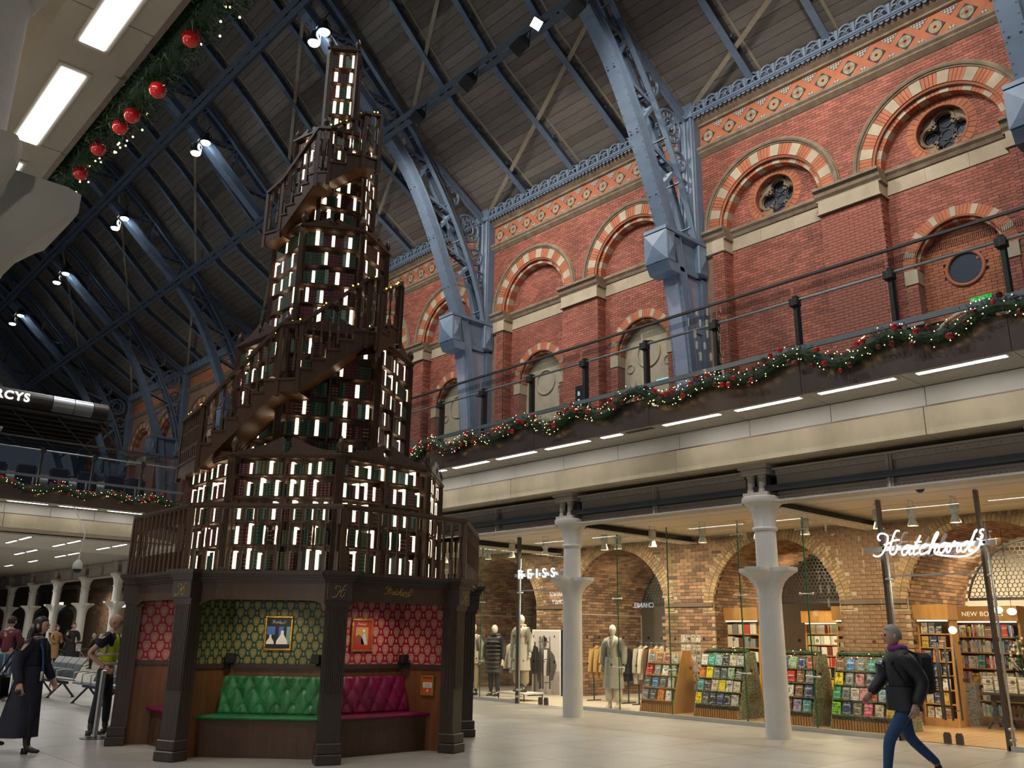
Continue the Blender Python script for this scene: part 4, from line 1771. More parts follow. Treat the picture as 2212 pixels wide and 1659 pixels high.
WOODF = _wood('oak_floor', (.40, .25, .12), .35, .35, (1, 9, 1), 2.0, .05)
m = MB()
for i in range(52):
    for j in range(5):
        y0 = 2.1 + i * .2
        x0 = GX + .1 + j * 2.0 + (i % 3) * .5 - 1.0
        m.box(max(x0, GX + .07) + .002, y0 + .002, .0, min(x0 + 2.0, 24.4) - .002, y0 + .198, .012)
m.build('floor_shop', WOODF, None, kind='structure', label='oak plank floor of the book shop')
MB().box(GX + .07, 12.6, 0, 24.4, 21.5, .012).build('floor_boutique', mat('pale_terrazzo', (.56, .48, .38), .4, var=.06), None, kind='structure', label='pale floor of the clothes shop')
# ------------------------------------------------------------------ book tower: kiosk, bookcases, stairs, books
CX, CY = 6.87, 12.0
WOODK = _wood('ebonised_wood', (.052, .037, .029), .25, .42, (6, 6, .8), 3, .06)
WOODM = _wood('mahogany_panel', (.17, .068, .026), .35, .38, (5, 5, .5), 3, .08)
WOODB = _wood('walnut_bookcase', (.085, .043, .024), .3, .38, (6, 6, .7), 3, .10)
GOLD = mat('gold_leaf', (.62, .42, .11), .35, .7)
GILT = mat('gilt_frame', (.62, .38, .08), .3, .9, var=.25, scale=30, bump=.4)
T8 = math.tan(PI / 8)


def side(a, cx=CX, cy_=CY):
    n = R_(a)
    t = n + PI / 2
    return frame4((cx, cy_, 0), (math.cos(t), math.sin(t), 0), (math.cos(n), math.sin(n), 0), (0, 0, 1))


def catmull(P, n=6):
    return smooth_path(P, n)


def script_word(rest=True):
    """strokes of the shop's copperplate name (or its H alone), in x 0..1; y up"""
    H = [[(.20, .64), (.13, .70), (.13, .82), (.24, .92), (.40, .90), (.52, .80), (.50, .62), (.42, .42), (.31, .22), (.16, .06), (-.02, .02), (-.14, .08)],
         [(1.02, .96), (.90, .98), (.80, .86), (.68, .60), (.58, .34), (.56, .14), (.66, .06), (.78, .14), (.88, .32), (.86, .42)],
         [(.34, .46), (.52, .50), (.74, .60), (.98, .62)]]
    out = [catmull([(x * .215, y * .215) for x, y in s]) for s in H]
    if not rest:
        return [[(p[0] / .215, p[1] / .215) for p in s] for s in out]
    G = {'a': ([(.9, .9), (.55, 1), (.2, .75), (.08, .35), (.3, .04), (.6, .2), (.92, .95), (.84, .4), (.95, .04), (1.2, .2)], 1.1),
         't': ([(.1, .5), (.62, 1.9), (.35, 1.1), (.2, .4), (.3, .04), (.7, .2)], .68), 'T': ([(.15, 1.22), (.8, 1.28)], 0),
         'c': ([(.85, .8), (.6, 1), (.25, .75), (.1, .35), (.3, .04), (.65, .1), (.95, .3)], .9),
         'h': ([(.1, .2), (.7, 1.7), (.72, 2.1), (.5, 1.8), (.28, .9), (.12, 0), (.35, .7), (.68, .95), (.74, .65), (.68, .25), (.8, .04), (1.05, .2)], 1.0),
         'r': ([(.05, .2), (.3, .95), (.42, 1.08), (.5, .85), (.8, .88), (.72, .4), (.82, .04), (1.05, .2)], .98),
         'd': ([(.9, .9), (.55, 1), (.2, .75), (.08, .35), (.3, .04), (.6, .2), (.95, 1.0), (1.2, 2.0), (1.1, 1.5), (.88, .4), (.98, .04), (1.2, .2)], 1.12),
         's': ([(.62, 1.95), (.5, 2.05), (.32, 1.95), (.36, 1.72), (.58, 1.5), (.52, 1.22), (.28, 1.12), (.1, 1.25)], .7),
         'q': ([(.2, 2.1), (.1, 1.8)], .22)}
    x, sc = .205, .0835
    for ch in 'atTchardqs':
        pts, w = G[ch]
        if ch == 'T':
            x0 = x - .68 * sc
            out.append([(x0 + (a + .28 * b) * sc, b * sc) for a, b in pts])
            continue
        out.append(catmull([(x + (a + .28 * b) * sc, b * sc) for a, b in pts], 5))
        x += w * sc
    out.append(catmull([(x + .015, .12), (x - .02, .03), (x - .12, -.03), (x - .28, -.02), (x - .36, .0)]))
    return out


WORD = script_word()
HLET = script_word(False)


def put_script(strokes, M, sc, u0, w0, v, r, mt, parent, name='lettering'):
    m = MB()
    m.M = M
    for s in strokes:
        m.tube([(u0 + p[0] * sc, v, w0 + p[1] * sc) for p in s], r, 5)
    return m.build(name, mt, parent, smooth=True)


def wallpaper(name, base, fig, cw, chh):
    t = NT(name)
    uv = t.n('UVMap')
    sp = t.n('SeparateXYZ')
    t.l(uv.outputs[0], sp.inputs[0])

    def cell(ou, ow):
        u = t.math('SUBTRACT', t.math('FRACT', t.math('ADD', t.math('DIVIDE', sp.outputs[0], cw), ou)), .5)
        w = t.math('SUBTRACT', t.math('FRACT', t.math('ADD', t.math('DIVIDE', sp.outputs[1], chh), ow)), .5)
        u = t.math('MULTIPLY', u, cw)
        w = t.math('MULTIPLY', w, chh)
        k = t.math('MULTIPLY_ADD', w, 1.2 / chh, 1.0)          # wider at the top than below
        e = t.math('SQRT', t.math('ADD', t.math('POWER', t.math('ABSOLUTE', t.math('DIVIDE', u, t.math('MULTIPLY', k, cw * .30))), 2.0), t.math('POWER', t.math('ABSOLUTE', t.math('DIVIDE', w, chh * .33)), 2.0)))
        th = t.math('ARCTAN2', w, u)
        edge = t.math('MULTIPLY_ADD', t.math('COSINE', t.math('MULTIPLY', th, 14.0)), .07, .93)
        ins = t.math('LESS_THAN', e, edge)
        lace = t.math('GREATER_THAN', t.math('SINE', t.math('MULTIPLY_ADD', t.math('COSINE', t.math('MULTIPLY', th, 8.0)), 1.6, t.math('MULTIPLY', e, 19.0))), -.35)
        cen = t.math('LESS_THAN', e, .22)
        m1 = t.math('MULTIPLY', ins, t.math('MAXIMUM', lace, cen))
        # small bud above each figure
        d = t.math('ADD', t.math('ABSOLUTE', u), t.math('ABSOLUTE', t.math('SUBTRACT', t.math('ABSOLUTE', w), chh * .455)))
        return t.math('MAXIMUM', m1, t.math('LESS_THAN', d, cw * .085))
    f = t.math('MAXIMUM', cell(0, 0), cell(.5, .5))
    t.color(t.mix(f, base, fig))
    t.p.inputs['Roughness'].default_value = .45
    return t.m


WPG = wallpaper('green_damask_paper', (.010, .055, .028), (.36, .29, .10), .150, .205)
WPR = wallpaper('crimson_damask_paper', (.30, .008, .040), (.52, .33, .22), .178, .235)


def uvquad(name, M, c4, mt, parent, label=None):
    """c4: four (u, v, w) corners in the side's frame with uv metres = (distance along, w)"""
    P = [(M[:3, :3] @ np.array(p[:3]) + M[:3, 3]) for p in c4]
    base = np.array(BASE[parent.name])
    me = bpy.data.meshes.new(name)
    me.from_pydata([(p - base).tolist() for p in P], [], [(0, 1, 2, 3)])
    ul = me.uv_layers.new(name='UVMap')
    for i, p in enumerate(c4):
        ul.data[i].uv = (p[3], p[2])
    me.materials.append(mt)
    o = bpy.data.objects.new(name, me)
    COL.objects.link(o)
    o.parent = parent
    BASE[o.name] = tuple(base)
    if label:
        o['label'] = label
    return o


kiosk = thing('book_kiosk', (CX, CY, 0), 'dark wooden eight-sided kiosk with padded alcove seats under the book tower', 'kiosk')
VELG = mat('green_velvet', (.022, .19, .055), .42, var=.35, scale=4, bump=.05)
VELR = mat('wine_velvet', (.20, .005, .06), .42, var=.35, scale=4, bump=.05)


def tufted(M, u0, u1, w0, w1, v0, v1, mt, parent, name):
    """buttoned back cushion, leaning from v0 (bottom, outer) to v1 (top, inner)"""
    nu, nw = 60, 26
    vs, fs = [], []
    for j in range(nw + 1):
        for i in range(nu + 1):
            a, b = i / nu, j / nw
            u = u0 + (u1 - u0) * a
            w = w0 + (w1 - w0) * b
            gu, gw = (u - u0) / .22, (w - w0) / .18 + .25
            p, q = gu + gw / 2, gu - gw / 2
            dp, dq = abs(p - round(p)), abs(q - round(q))
            line = min(dp, dq)
            h = .036 * min(1, (line / .36)) ** .5
            bt = math.hypot(dp, dq)
            if bt < .22:
                h -= .022 * (1 - bt / .22)
            ed = min(a * (u1 - u0), (1 - a) * (u1 - u0), b * (w1 - w0), (1 - b) * (w1 - w0))
            h *= min(1, ed / .02 + .15)
            vs.append((u, v0 + (v1 - v0) * b + .015 + h, w))
    for j in range(nw):
        for i in range(nu):
            k = j * (nu + 1) + i
            fs.append((k, k + 1, k + nu + 2, k + nu + 1))
    m = MB()
    m.M = M
    m.add(vs, fs)
    m.box(u0, v0 - .03, w0, u1, v0 + .012, w0 + .005)
    o = m.build(name, mt, parent, smooth=True)
    m = MB()
    m.M = M
    for j in range(-1, 6):
        for i in range(-1, 12):
            for hw in (0,):
                gw = j
                w = w0 + (gw - .25) * .18
                u = u0 + (i + (gw / 2) % 1) * .22
                if w0 + .02 < w < w1 - .01 and u0 + .02 < u < u1 - .02:
                    b = (w - w0) / (w1 - w0)
                    m.sphere((u, v0 + (v1 - v0) * b + .018, w), .011, 6, 4)
    if m.v:
        m.build('button', mt, o, smooth=True, kind='stuff')
    return o


AP, CH = 2.30, 2.30 * T8          # fascia plane and its half chord
for a in (-135, -90, 180, -45, 0, 45, 90, 135):
    F = side(a)
    front = a in (-135, -90, 180)
    red = a in (-90, 180, 0, 90)
    colr = 'red' if red else 'green'

    def K(nm, mt, fn, **kw):
        m = MB()
        m.M = F
        fn(m)
        return m.build(nm, mt, kiosk, **kw)
    hc = CH - .06
    # arched fascia board
    poly = [(-hc, 2.14), (-hc, 1.62)] + [(-hc + .30 - .30 * math.cos(t), 1.62 + .27 * math.sin(t)) for t in np.linspace(.0, PI / 2, 9)] + \
           [(hc - .30 + .30 * math.sin(t), 1.62 + .27 * math.cos(t)) for t in np.linspace(0, PI / 2, 9)] + [(hc, 1.62), (hc, 2.14)]
    K('fascia_board', WOODB, lambda m: m.prism(poly, AP - .03, AP))
    # cornice
    K('cornice', WOODK, lambda m: [m.box(-CH - .02 - q, AP - .2, z0, CH + .02 + q, AP + q, z1) for q, z0, z1 in ((.03, 2.10, 2.13), (.06, 2.13, 2.17), (.10, 2.17, 2.2), (.13, 2.2, 2.245))])
    # alcove: back wall at 1.5, radial sides
    ab = 1.50
    hb = ab * T8
    hf = 2.22 * T8
    wp = WPR if red else WPG
    wl = {-135: 'green and gold damask wallpaper', -90: 'crimson damask wallpaper', 180: 'crimson damask wallpaper'}.get(a)
    sl = math.hypot(2.22 - ab, hf - hb)
    e_ = .012
    for nm, p0, p1, s0 in (('wallpaper', (-hb, ab), (hb, ab), 0.0), ('wallpaper', (-hf + e_, 2.22), (-hb + e_, ab), -sl), ('wallpaper', (hb - e_, ab), (hf - e_, 2.22), 2 * hb)):
        L = math.hypot(p1[0] - p0[0], p1[1] - p0[1])
        uvquad(nm, F, [(p0[0], p0[1], 1.09, s0), (p1[0], p1[1], 1.09, s0 + L), (p1[0], p1[1], 1.97, s0 + L), (p0[0], p0[1], 1.97, s0)], wp, kiosk, wl)
    K('wainscot', WOODM, lambda m: [m.box(-hb, ab - .03, 0, hb, ab, 1.05)] + [m.add([(s * (hf - e_), 2.22, 0), (s * (hb - e_), ab, 0), (s * (hb - e_), ab, 1.05), (s * (hf - e_), 2.22, 1.05)], [(0, 1, 2, 3)]) for s in (-1, 1)])
    K('dado_rail', WOODK, lambda m: [m.box(-hb, ab - .01, 1.04, hb, ab + .03, 1.1)] + [m.beam((s * (hf - .02), 2.22, 1.07), (s * (hb - .02), ab, 1.07), .03, .06) for s in (-1, 1)])
    K('soffit', WOODK, lambda m: m.add([(-hf, 2.3, 1.97), (hf, 2.3, 1.97), (hb, ab, 1.97), (-hb, ab, 1.97)], [(0, 1, 2, 3)]))
    # bench
    be = K('bench', WOODB, lambda m: m.add([(-1.93 * T8, 1.93, 0), (1.93 * T8, 1.93, 0), (1.93 * T8, 1.93, .44), (-1.93 * T8, 1.93, .44), (-hb, ab, .44), (hb, ab, .44)], [(0, 1, 2, 3), (3, 2, 5, 4)]))
    m = MB()
    m.M = F
    q0, q1 = 1.97, 1.52
    pts = [(-q0 * T8, q0), (q0 * T8, q0), (q1 * T8, q1), (-q1 * T8, q1)]
    m.slab(pts, .445, .49)
    m.tube([(-q0 * T8, q0, .467), (q0 * T8, q0, .467)], .024, 8)
    m.build('seat_cushion', VELR if red else VELG, be, label='wine red velvet seat' if red else 'green velvet seat', smooth=40)
    if front:
        bk = tufted(F, -1.62 * T8 + .01, 1.62 * T8 - .01, .49, .95, 1.68, 1.55, VELR if red else VELG, be, 'back_cushion')
        bk['label'] = 'buttoned wine red velvet back' if red else 'buttoned green velvet back'
        light('SPOT', tuple((F @ np.array((0, 2.05, 1.94, 1)))[:3]), tuple((F @ np.array((0, 1.66, .6, 1)))[:3]), 34, (1, .82, .6), .03, angle=125, blend=.9)
        d = thing('downlight', tuple((F @ np.array((0, 2.0, 1.955, 1)))[:3]), 'small recessed downlight in the roof of the %s alcove' % {-135: 'green', -90: 'crimson right-hand', 180: 'crimson left-hand'}[a], 'light')
        m = MB()
        m.M = F
        m.lathe(0, 2.0, [(.05, 1.94), (.065, 1.955), (.065, 1.97)], 12)
        m.build('ring', BLACK, d)
        m = MB()
        m.M = F
        m.lathe(0, 2.0, [(.03, 1.937), (.03, 1.94)], 10)
        m.build('lens', EM_WARM, d)
    if a == -90:
        put_script(WORD, F, .50, -.25, 2.0, AP + .004, .0045, GOLD, kiosk)

for i, va in enumerate((-157.5, -112.5, -67.5, -22.5, 22.5, 67.5, 112.5, 157.5)):
    F = side(va)
    m = MB()
    m.M = F
    m.bev(-.157, 2.36, 0, .157, 2.613, .117, .012)
    m.bev(-.146, 2.36, .117, .146, 2.60, .24, .012)
    m.box(-.127, 2.36, .24, .127, 2.565, 1.84)
    pil = m.build('pillar', WOODK, kiosk)
    m = MB()
    m.M = F
    for k in range(9):
        u = -.104 + k * .026
        m.box(u - .008, 2.56, .80, u + .008, 2.577, 1.82)
    for s in (-1, 1):
        for k in range(3):
            v = 2.42 + k * .05
            m.box(s * .127 - .006, v - .012, .8, s * .127 + .006, v + .012, 1.82)
    m.build('flute', WOODK, pil)
    m = MB()
    m.M = F
    for q, z0, z1 in ((.012, 1.82, 1.845), (.022, 1.845, 1.87), (.03, 1.87, 1.9)):
        m.box(-.127 - q, 2.34, z0, .127 + q, 2.565 + q, z1)
    m.bev(-.155, 2.2, 1.895, .155, 2.625, 2.115, .006)
    for q, z0, z1 in ((.0, 2.115, 2.15), (.02, 2.15, 2.18), (.045, 2.18, 2.205), (.065, 2.205, 2.25)):
        m.box(-.165 - q, 2.1, z0, .165 + q, 2.625 + q, z1)
    m.build('capital', WOODK, pil)
    put_script(HLET, F, .155, -.075, 1.925, 2.628, .0042, GOLD, pil)
MB_ = MB()
MB_.slab([(CX + 2.32 / math.cos(PI / 8) * math.cos(R_(22.5 + 45 * k)), CY + 2.32 / math.cos(PI / 8) * math.sin(R_(22.5 + 45 * k))) for k in range(8)], 2.20, 2.246)
MB_.build('roof_deck', WOODK, kiosk)

# pictures, speakers and a small notice in the alcoves
def ph(name, F, cu, cv, cw, w, h, label, tilt=None):
    o = tuple((F @ np.array((cu, cv, cw, 1)))[:3])
    t = thing(name, o, label, 'picture')
    m = MB()
    m.M = F
    b = .028
    for u0, u1, w0, w1 in ((-w / 2 - b, w / 2 + b, -h / 2 - b, -h / 2), (-w / 2 - b, w / 2 + b, h / 2, h / 2 + b), (-w / 2 - b, -w / 2, -h / 2, h / 2), (w / 2, w / 2 + b, -h / 2, h / 2)):
        m.bev(cu + u0, cv, cw + w0, cu + u1, cv + .03, cw + w1, .006)
    m.build('gilt_frame', GILT, t)
    return t


def flat(F, cu, v, cw, poly, mt, parent, name):
    m = MB()
    m.M = F
    m.prism([(cu + a, cw + b) for a, b in poly], v - .001, v)
    return m.build(name, mt, parent)


def rect(x0, z0, x1, z1):
    return [(x0, z0), (x1, z0), (x1, z1), (x0, z1)]


FG, FR, FL = side(-135), side(-90), side(180)
WHITEP = mat('white_print', (.75, .74, .70), .5)
NAVY = mat('navy_print', (.01, .012, .022), .5)
BLUEP = mat('blue_print', (.05, .14, .42), .5)
TEAL = mat('teal_print', (.16, .30, .30), .5)
REDP = mat('red_print', (.42, .025, .02), .5)
ORGP = mat('orange_print', (.60, .09, .015), .5)
OCHRE = mat('ochre_print', (.50, .30, .10), .5)
RUST = mat('rust_print', (.26, .06, .025), .5)
SKYP = mat('pale_blue_print', (.45, .52, .62), .5)
cu, cw, w, h = .0, 1.49, .32, .39
p = ph('framed_poster', FG, cu, 1.50, cw, w, h, 'gilt framed navy and blue poster with white urns on the green damask wall')
v = 1.512
flat(FG, cu, v, cw, rect(-.16, -.195, .16, .195), NAVY, p, 'poster')
flat(FG, cu, v + .001, cw, rect(-.16, -.02, -.05, .085), BLUEP, p, 'blue_panel')
flat(FG, cu, v + .001, cw, [(.0, .085), (.07, .085), (.035, -.04), (.0, -.04)], BLUEP, p, 'blue_panel')
flat(FG, cu, v + .001, cw, rect(.105, -.14, .16, .085), TEAL, p, 'teal_panel')
for c, s, base in ((-.12, 1.0, -.14), (.055, 1.45, -.14)):
    urn = [(-.012, .12), (.012, .12), (.014, .085), (.05, .03), (.052, .0), (-.052, .0), (-.05, .03), (-.014, .085)]
    flat(FG, cu + c * .9, v + .002, cw + base, [(x * s, z * s) for x, z in urn], WHITEP, p, 'white_urn')
put_script(WORD, FG, .21, cu - .10, cw + .125, v + .002, .0016, WHITEP, p)
cu, cw, w, h = -.05, 1.48, .29, .38
p = ph('framed_poster', FR, cu, 1.50, cw, w, h, 'gilt framed red poster of a seated reader on the crimson damask wall')
flat(FR, cu, v, cw, rect(-.145, -.19, .145, .19), REDP, p, 'poster')
flat(FR, cu, v + .001, cw, rect(-.10, -.13, .10, .105), OCHRE, p, 'painted_scene')
flat(FR, cu, v + .002, cw, [(-.10, -.13), (.05, -.13), (.0, -.02), (-.05, .01), (-.10, -.02)], RUST, p, 'armchair')
flat(FR, cu, v + .002, cw, [(.0, -.12), (.09, -.12), (.065, -.03), (.045, .04), (.015, .0), (-.015, -.06)], SKYP, p, 'pale_dress')
flat(FR, cu, v + .003, cw, [(.028 + .018 * math.cos(t), .06 + .02 * math.sin(t)) for t in np.linspace(0, 2 * PI, 9)[:-1]], WHITEP, p, 'head')
put_script(WORD, FR, .17, cu - .08, cw + .135, v + .002, .0015, WHITEP, p)
# small orange notice on the right-hand side wall of the crimson alcove: lies in the radial wall
wallr = R_(-90) + PI / 2 + PI / 8
tdir = np.array((math.cos(R_(-67.5)), math.sin(R_(-67.5)), 0))
nrm = np.array((-math.sin(R_(-67.5)), math.cos(R_(-67.5)), 0)) * -1
nrm = nrm if nrm @ np.array((-1, 0, 0)) > 0 else -nrm
FS = frame4(np.array((CX, CY, 0)) + tdir * 2.10 + nrm * .016, tdir, nrm, (0, 0, 1))
p = ph('framed_notice', FS, 0, 0.0, .83, .15, .21, 'small gilt framed orange and white notice on the wood beside the wine red seat')
flat(FS, 0, .01, .83, rect(-.075, -.105, .075, .105), ORGP, p, 'notice')
flat(FS, 0, .011, .83, rect(-.075, -.03, .075, .04), WHITEP, p, 'white_band')
flat(FS, 0, .012, .83, rect(-.012, -.085, .012, -.05), WHITEP, p, 'bird')
for i in range(3):
    flat(FS, 0, .012, .83, rect(-.045, .02 - i * .018, .045, .024 - i * .018), NAVY, p, 'print_line')


def speaker(F, u, v_, w_, label):
    o = tuple((F @ np.array((u, v_, w_, 1)))[:3])
    t = thing('wall_speaker', o, label, 'speaker')
    m = MB()
    m.M = F
    m.bev(u - .055, v_ + .05, w_ - .06, u + .055, v_ + .16, w_ + .06, .008)
    m.build('cabinet', BLACK, t)
    m = MB()
    m.M = F
    m.tube([(u, v_ - .02, w_ - .06), (u, v_ + .06, w_ - .07), (u, v_ + .09, w_ - .05)], .012, 6)
    m.sphere((u + .01, v_ + .08, w_ - .075), .02, 8, 5)
    m.build('bracket', BLACK, t)


speaker(FG, -.57, 1.52, 1.17, 'black wall speaker at the left of the green damask wall')
speaker(FG, .56, 1.52, 1.17, 'black wall speaker at the right of the green damask wall, by the pillar')
speaker(FR, .56, 1.56, 1.17, 'black wall speaker on the crimson damask wall, right of the red poster')
speaker(FL, .50, 1.55, 1.17, 'black wall speaker in the left-hand crimson alcove, by the pillar')

# ------------------------------------------------------------------ books
def bookmat(name, col, gold=.9, rough=.42, bands=(.12, .3, .5, .7, .88)):
    t = NT(name)
    sp = t.n('SeparateXYZ')
    t.l(t.coord('Generated'), sp.inputs[0])
    f = None
    for b in bands:
        g = t.math('COMPARE', sp.outputs[2], b, .012)
        f = g if f is None else t.math('MAXIMUM', f, g)
    rv = t.n('ObjectInfo').outputs['Random']
    f = t.math('MULTIPLY', f, t.math('MULTIPLY', t.math('GREATER_THAN', rv, .25), gold))
    h = t.n('HueSaturation')
    t.val(h.inputs['Value'], t.math('MULTIPLY_ADD', rv, .7, .65))
    h.inputs['Color'].default_value = col + (1,)
    t.color(t.mix(f, h.outputs[0], (.50, .36, .12)))
    t.p.inputs['Roughness'].default_value = rough
    return t.m


BK = {'dark green': bookmat('green_leather', (.022, .075, .045)), 'burgundy': bookmat('burgundy_leather', (.095, .014, .026)),
      'pale green': bookmat('pale_green_cloth', (.21, .33, .27), .25), 'forest green': bookmat('forest_leather', (.015, .05, .032), .9, bands=(.06, .15, .24, .33, .42, .51, .6, .69, .78, .87, .95)),
      'wine brown': bookmat('wine_leather', (.06, .012, .02), 1.0, bands=(.2, .22, .45, .47, .68, .7))}


def book_mesh(mt):
    m = MB()
    m.box(-.5, -1, 0, .5, -.06, 1)
    m.add([(-.5, -.06, 0), (-.3, 0, 0), (.3, 0, 0), (.5, -.06, 0), (-.5, -.06, 1), (-.3, 0, 1), (.3, 0, 1), (.5, -.06, 1)], [(0, 1, 5, 4), (1, 2, 6, 5), (2, 3, 7, 6), (0, 3, 2, 1), (4, 5, 6, 7)])
    return m.mesh('antique_book', mt)


BKM = {k: book_mesh(v) for k, v in BK.items()}
GLOWM = book_mesh(EM_BOOK)
GLOWM.name = 'glowing_book'
rb = random.Random(11)
FACE_NAME = {-135: 'above the green seat', -90: 'above the wine red seat', 180: 'on the left-hand face'}
n_books = [0, 0]
BEZ = {}


def place_book(kind, F, u, v, w, wd, dp, ht, label, group):
    name = 'glowing_book' if kind == 'glow' else 'antique_book'
    o = bpy.data.objects.new(name, GLOWM if kind == 'glow' else BKM[kind])
    COL.objects.link(o)
    M = Matrix(F.tolist())
    o.matrix_world = M @ Matrix.Translation((u, v, w)) @ Matrix.Diagonal((wd, dp, ht, 1))
    tag(o, label, 'book', group)


def bookcase(label, key, cx, ns, R, z0, z1, n0, rows, top, bays, bookw, glow, single_faces, pw=.07, ped=True, faces_all=None):
    t = thing('bookcase', (cx, CY, z0), label, 'bookcase')
    st = 360 / ns
    ap = R * math.cos(PI / ns)
    hc = R * math.sin(PI / ns)

    def ring(r, z_0, z_1, nm, mt):
        m = MB()
        m.slab([(cx + r * math.cos(R_(n0 + st / 2 + st * k)), CY + r * math.sin(R_(n0 + st / 2 + st * k))) for k in range(ns)], z_0, z_1)
        return m.build(nm, mt, t)
    ring((ap - .14) / math.cos(PI / ns), z0, z1, 'core', WOODK)
    ring(R + .02, z0 - .02, rows[0] - .0, 'plinth', WOODB)
    for w in rows[1:]:
        ring(R - .012, w - .025, w, 'shelf_board', WOODB)
    ring(R + .0, top + .0, z1 - .03, 'frieze', WOODB)
    ring(R + .05, z1 - .03, z1, 'cornice', WOODB)
    ring(R + .03, z1 - .05, z1 - .03, 'cornice', WOODB)
    stuff = {k: MB() for k in BK}
    gl = 0
    for k in range(ns):
        a = n0 + st * k
        F = side(a, cx)
        Fv = side(a + st / 2, cx)
        m = MB()
        m.M = Fv
        m.box(-pw * .7, R - .12, z0, pw * .7, R + .012, z1 - .02)
        for q in (-.5, -.17, .17, .5):
            m.box(pw * q - .006, R + .01, z0 + .08, pw * q + .006, R + .02, z1 - .12)
        m.build('post', WOODB, t)
        m = MB()
        m.M = Fv
        m.lathe(0, R - .03, [(.035, z1), (.03, z1 + .05), (.05, z1 + .09), (.055, z1 + .13), (.035, z1 + .19), (.006, z1 + .25)], 8)
        m.build('finial', WOODB, t, smooth=True)
        if ped:
            m = MB()
            m.M = F
            L = hc - .06
            H = min(.20, L * .30)
            for s in (-1, 1):
                pts = [(s * L, z1)] + [(s * (L - (L - .07) * q), z1 + .03 + H * (q ** 1.8)) for q in np.linspace(0, 1, 8)] + [(s * .04, z1 + H * .8), (s * .075, z1 + H * .45), (s * .03, z1 + .02), (s * .03, z1)]
                m.prism(pts, ap - .01, ap + .02)
            m.build('pediment', WOODB, t)
        iw = hc - pw * .75
        bw = 2 * iw / bays
        for b in range(1, bays):
            m = MB()
            m.M = F
            m.box(-iw + bw * b - .018, ap - .14, rows[0], -iw + bw * b + .018, ap + .004, top)
            m.build('divider', WOODB, t)
        vis = math.cos(R_(a) - R_(-119.8)) > -.05
        if not vis:
            continue
        aa = ((a + 180) % 360) - 180
        aa = 180 if aa == -180 else aa
        for ri, w0 in enumerate(rows):
            wt = (rows[ri + 1] - .03 if ri + 1 < len(rows) else top) - w0
            for b in range(bays):
                u = -iw + bw * b + .022
                ue = -iw + bw * (b + 1) - .022
                run, kind, hh = 0, None, .8
                idx = 0
                gl = rb.uniform(.02, 1 / glow * bookw)
                row_n = ORD[len(rows) - 1 - ri]
                cnt = {}
                while u < ue - .02:
                    if run <= 0:
                        kind = rb.choice(['dark green', 'burgundy', 'pale green', 'forest green', 'wine brown', 'dark green', 'burgundy'])
                        run = 1 if kind == 'pale green' else rb.randint(2, 4)
                        hh = rb.uniform(.62, .86)
                        wdr = bookw * rb.uniform(.75, 1.2)
                    run -= 1
                    gl -= wdr
                    isg = gl < 0
                    if isg:
                        gl = rb.uniform(.6, 1.3) / glow * bookw
                    kd = 'glow' if isg else kind
                    wd = min((bookw * rb.uniform(.8, 1.15)) if isg else wdr, ue - u)
                    ht = wt * (rb.uniform(.68, .92) if isg else hh)
                    idx += 1
                    if wd > .018:
                        place = a in single_faces or aa in single_faces
                        bayn = '' if bays == 1 else (' left bay' if b == 0 else ' right bay')
                        cnt[kd] = cnt.get(kd, 0) + 1
                        fn = single_faces.get(a, single_faces.get(aa, '')) if place else ''
                        dp = .12
                        if isg and (place or n_books[1] < 400):
                            n_books[1] += 1
                            fname = fn or (key[1].get(k) or 'a side face')
                            place_book('glow', F, u + wd / 2, ap - .015, w0, wd * .92, dp, ht, '%s glowing book, %s row,%s, %s, %s' % (ORD[cnt[kd] - 1], row_n, bayn, fname, key[0]), 'glowing books of the tower')
                        elif place and n_books[0] < 300 and not isg:
                            n_books[0] += 1
                            place_book(kd, F, u + wd / 2, ap - .015, w0, wd * .96, dp, ht, '%s %s book, %s row,%s, %s, %s' % (ORD[cnt[kd] - 1], kd, row_n, bayn, fn, key[0]), 'leather-bound books of the tower')
                        elif not isg:
                            m = stuff[kind]
                            m.M = F
                            m.box(u + .001, ap - .12, w0, u + wd - .001, ap - .018, w0 + ht)
                            for bz in (.15, .38, .62, .85):
                                BEZ.setdefault(key[0], MB()).M = F
                                BEZ[key[0]].box(u + .004, ap - .019, w0 + ht * bz - .003, u + wd - .004, ap - .0165, w0 + ht * bz + .003)
                    u += wd
    for kd, m in stuff.items():
        if m.v:
            o = m.build('shelved_book', BKS[kd], None, kind='stuff')
            tag(o, 'rows of %s leather books on the other faces of %s' % (kd, key[0]), 'books')
    if key[0] in BEZ:
        o = BEZ[key[0]].build('spine_band', DGB, None, kind='stuff')
        tag(o, 'thin gold bands on the spines of %s' % key[0], 'books')
    return t


DGB = mat('dull_gold_band', (.30, .22, .08), .4, .4)
BKS = {'dark green': mat('g_leather', (.022, .075, .045), .45, rnd=.3, per='island'), 'burgundy': mat('b_leather', (.095, .014, .026), .45, rnd=.3, per='island'),
       'pale green': mat('p_cloth', (.21, .33, .27), .5, rnd=.2, per='island'), 'forest green': mat('f_leather', (.015, .05, .032), .45, rnd=.3, per='island'), 'wine brown': mat('w_leather', (.06, .012, .02), .45, rnd=.3, per='island')}
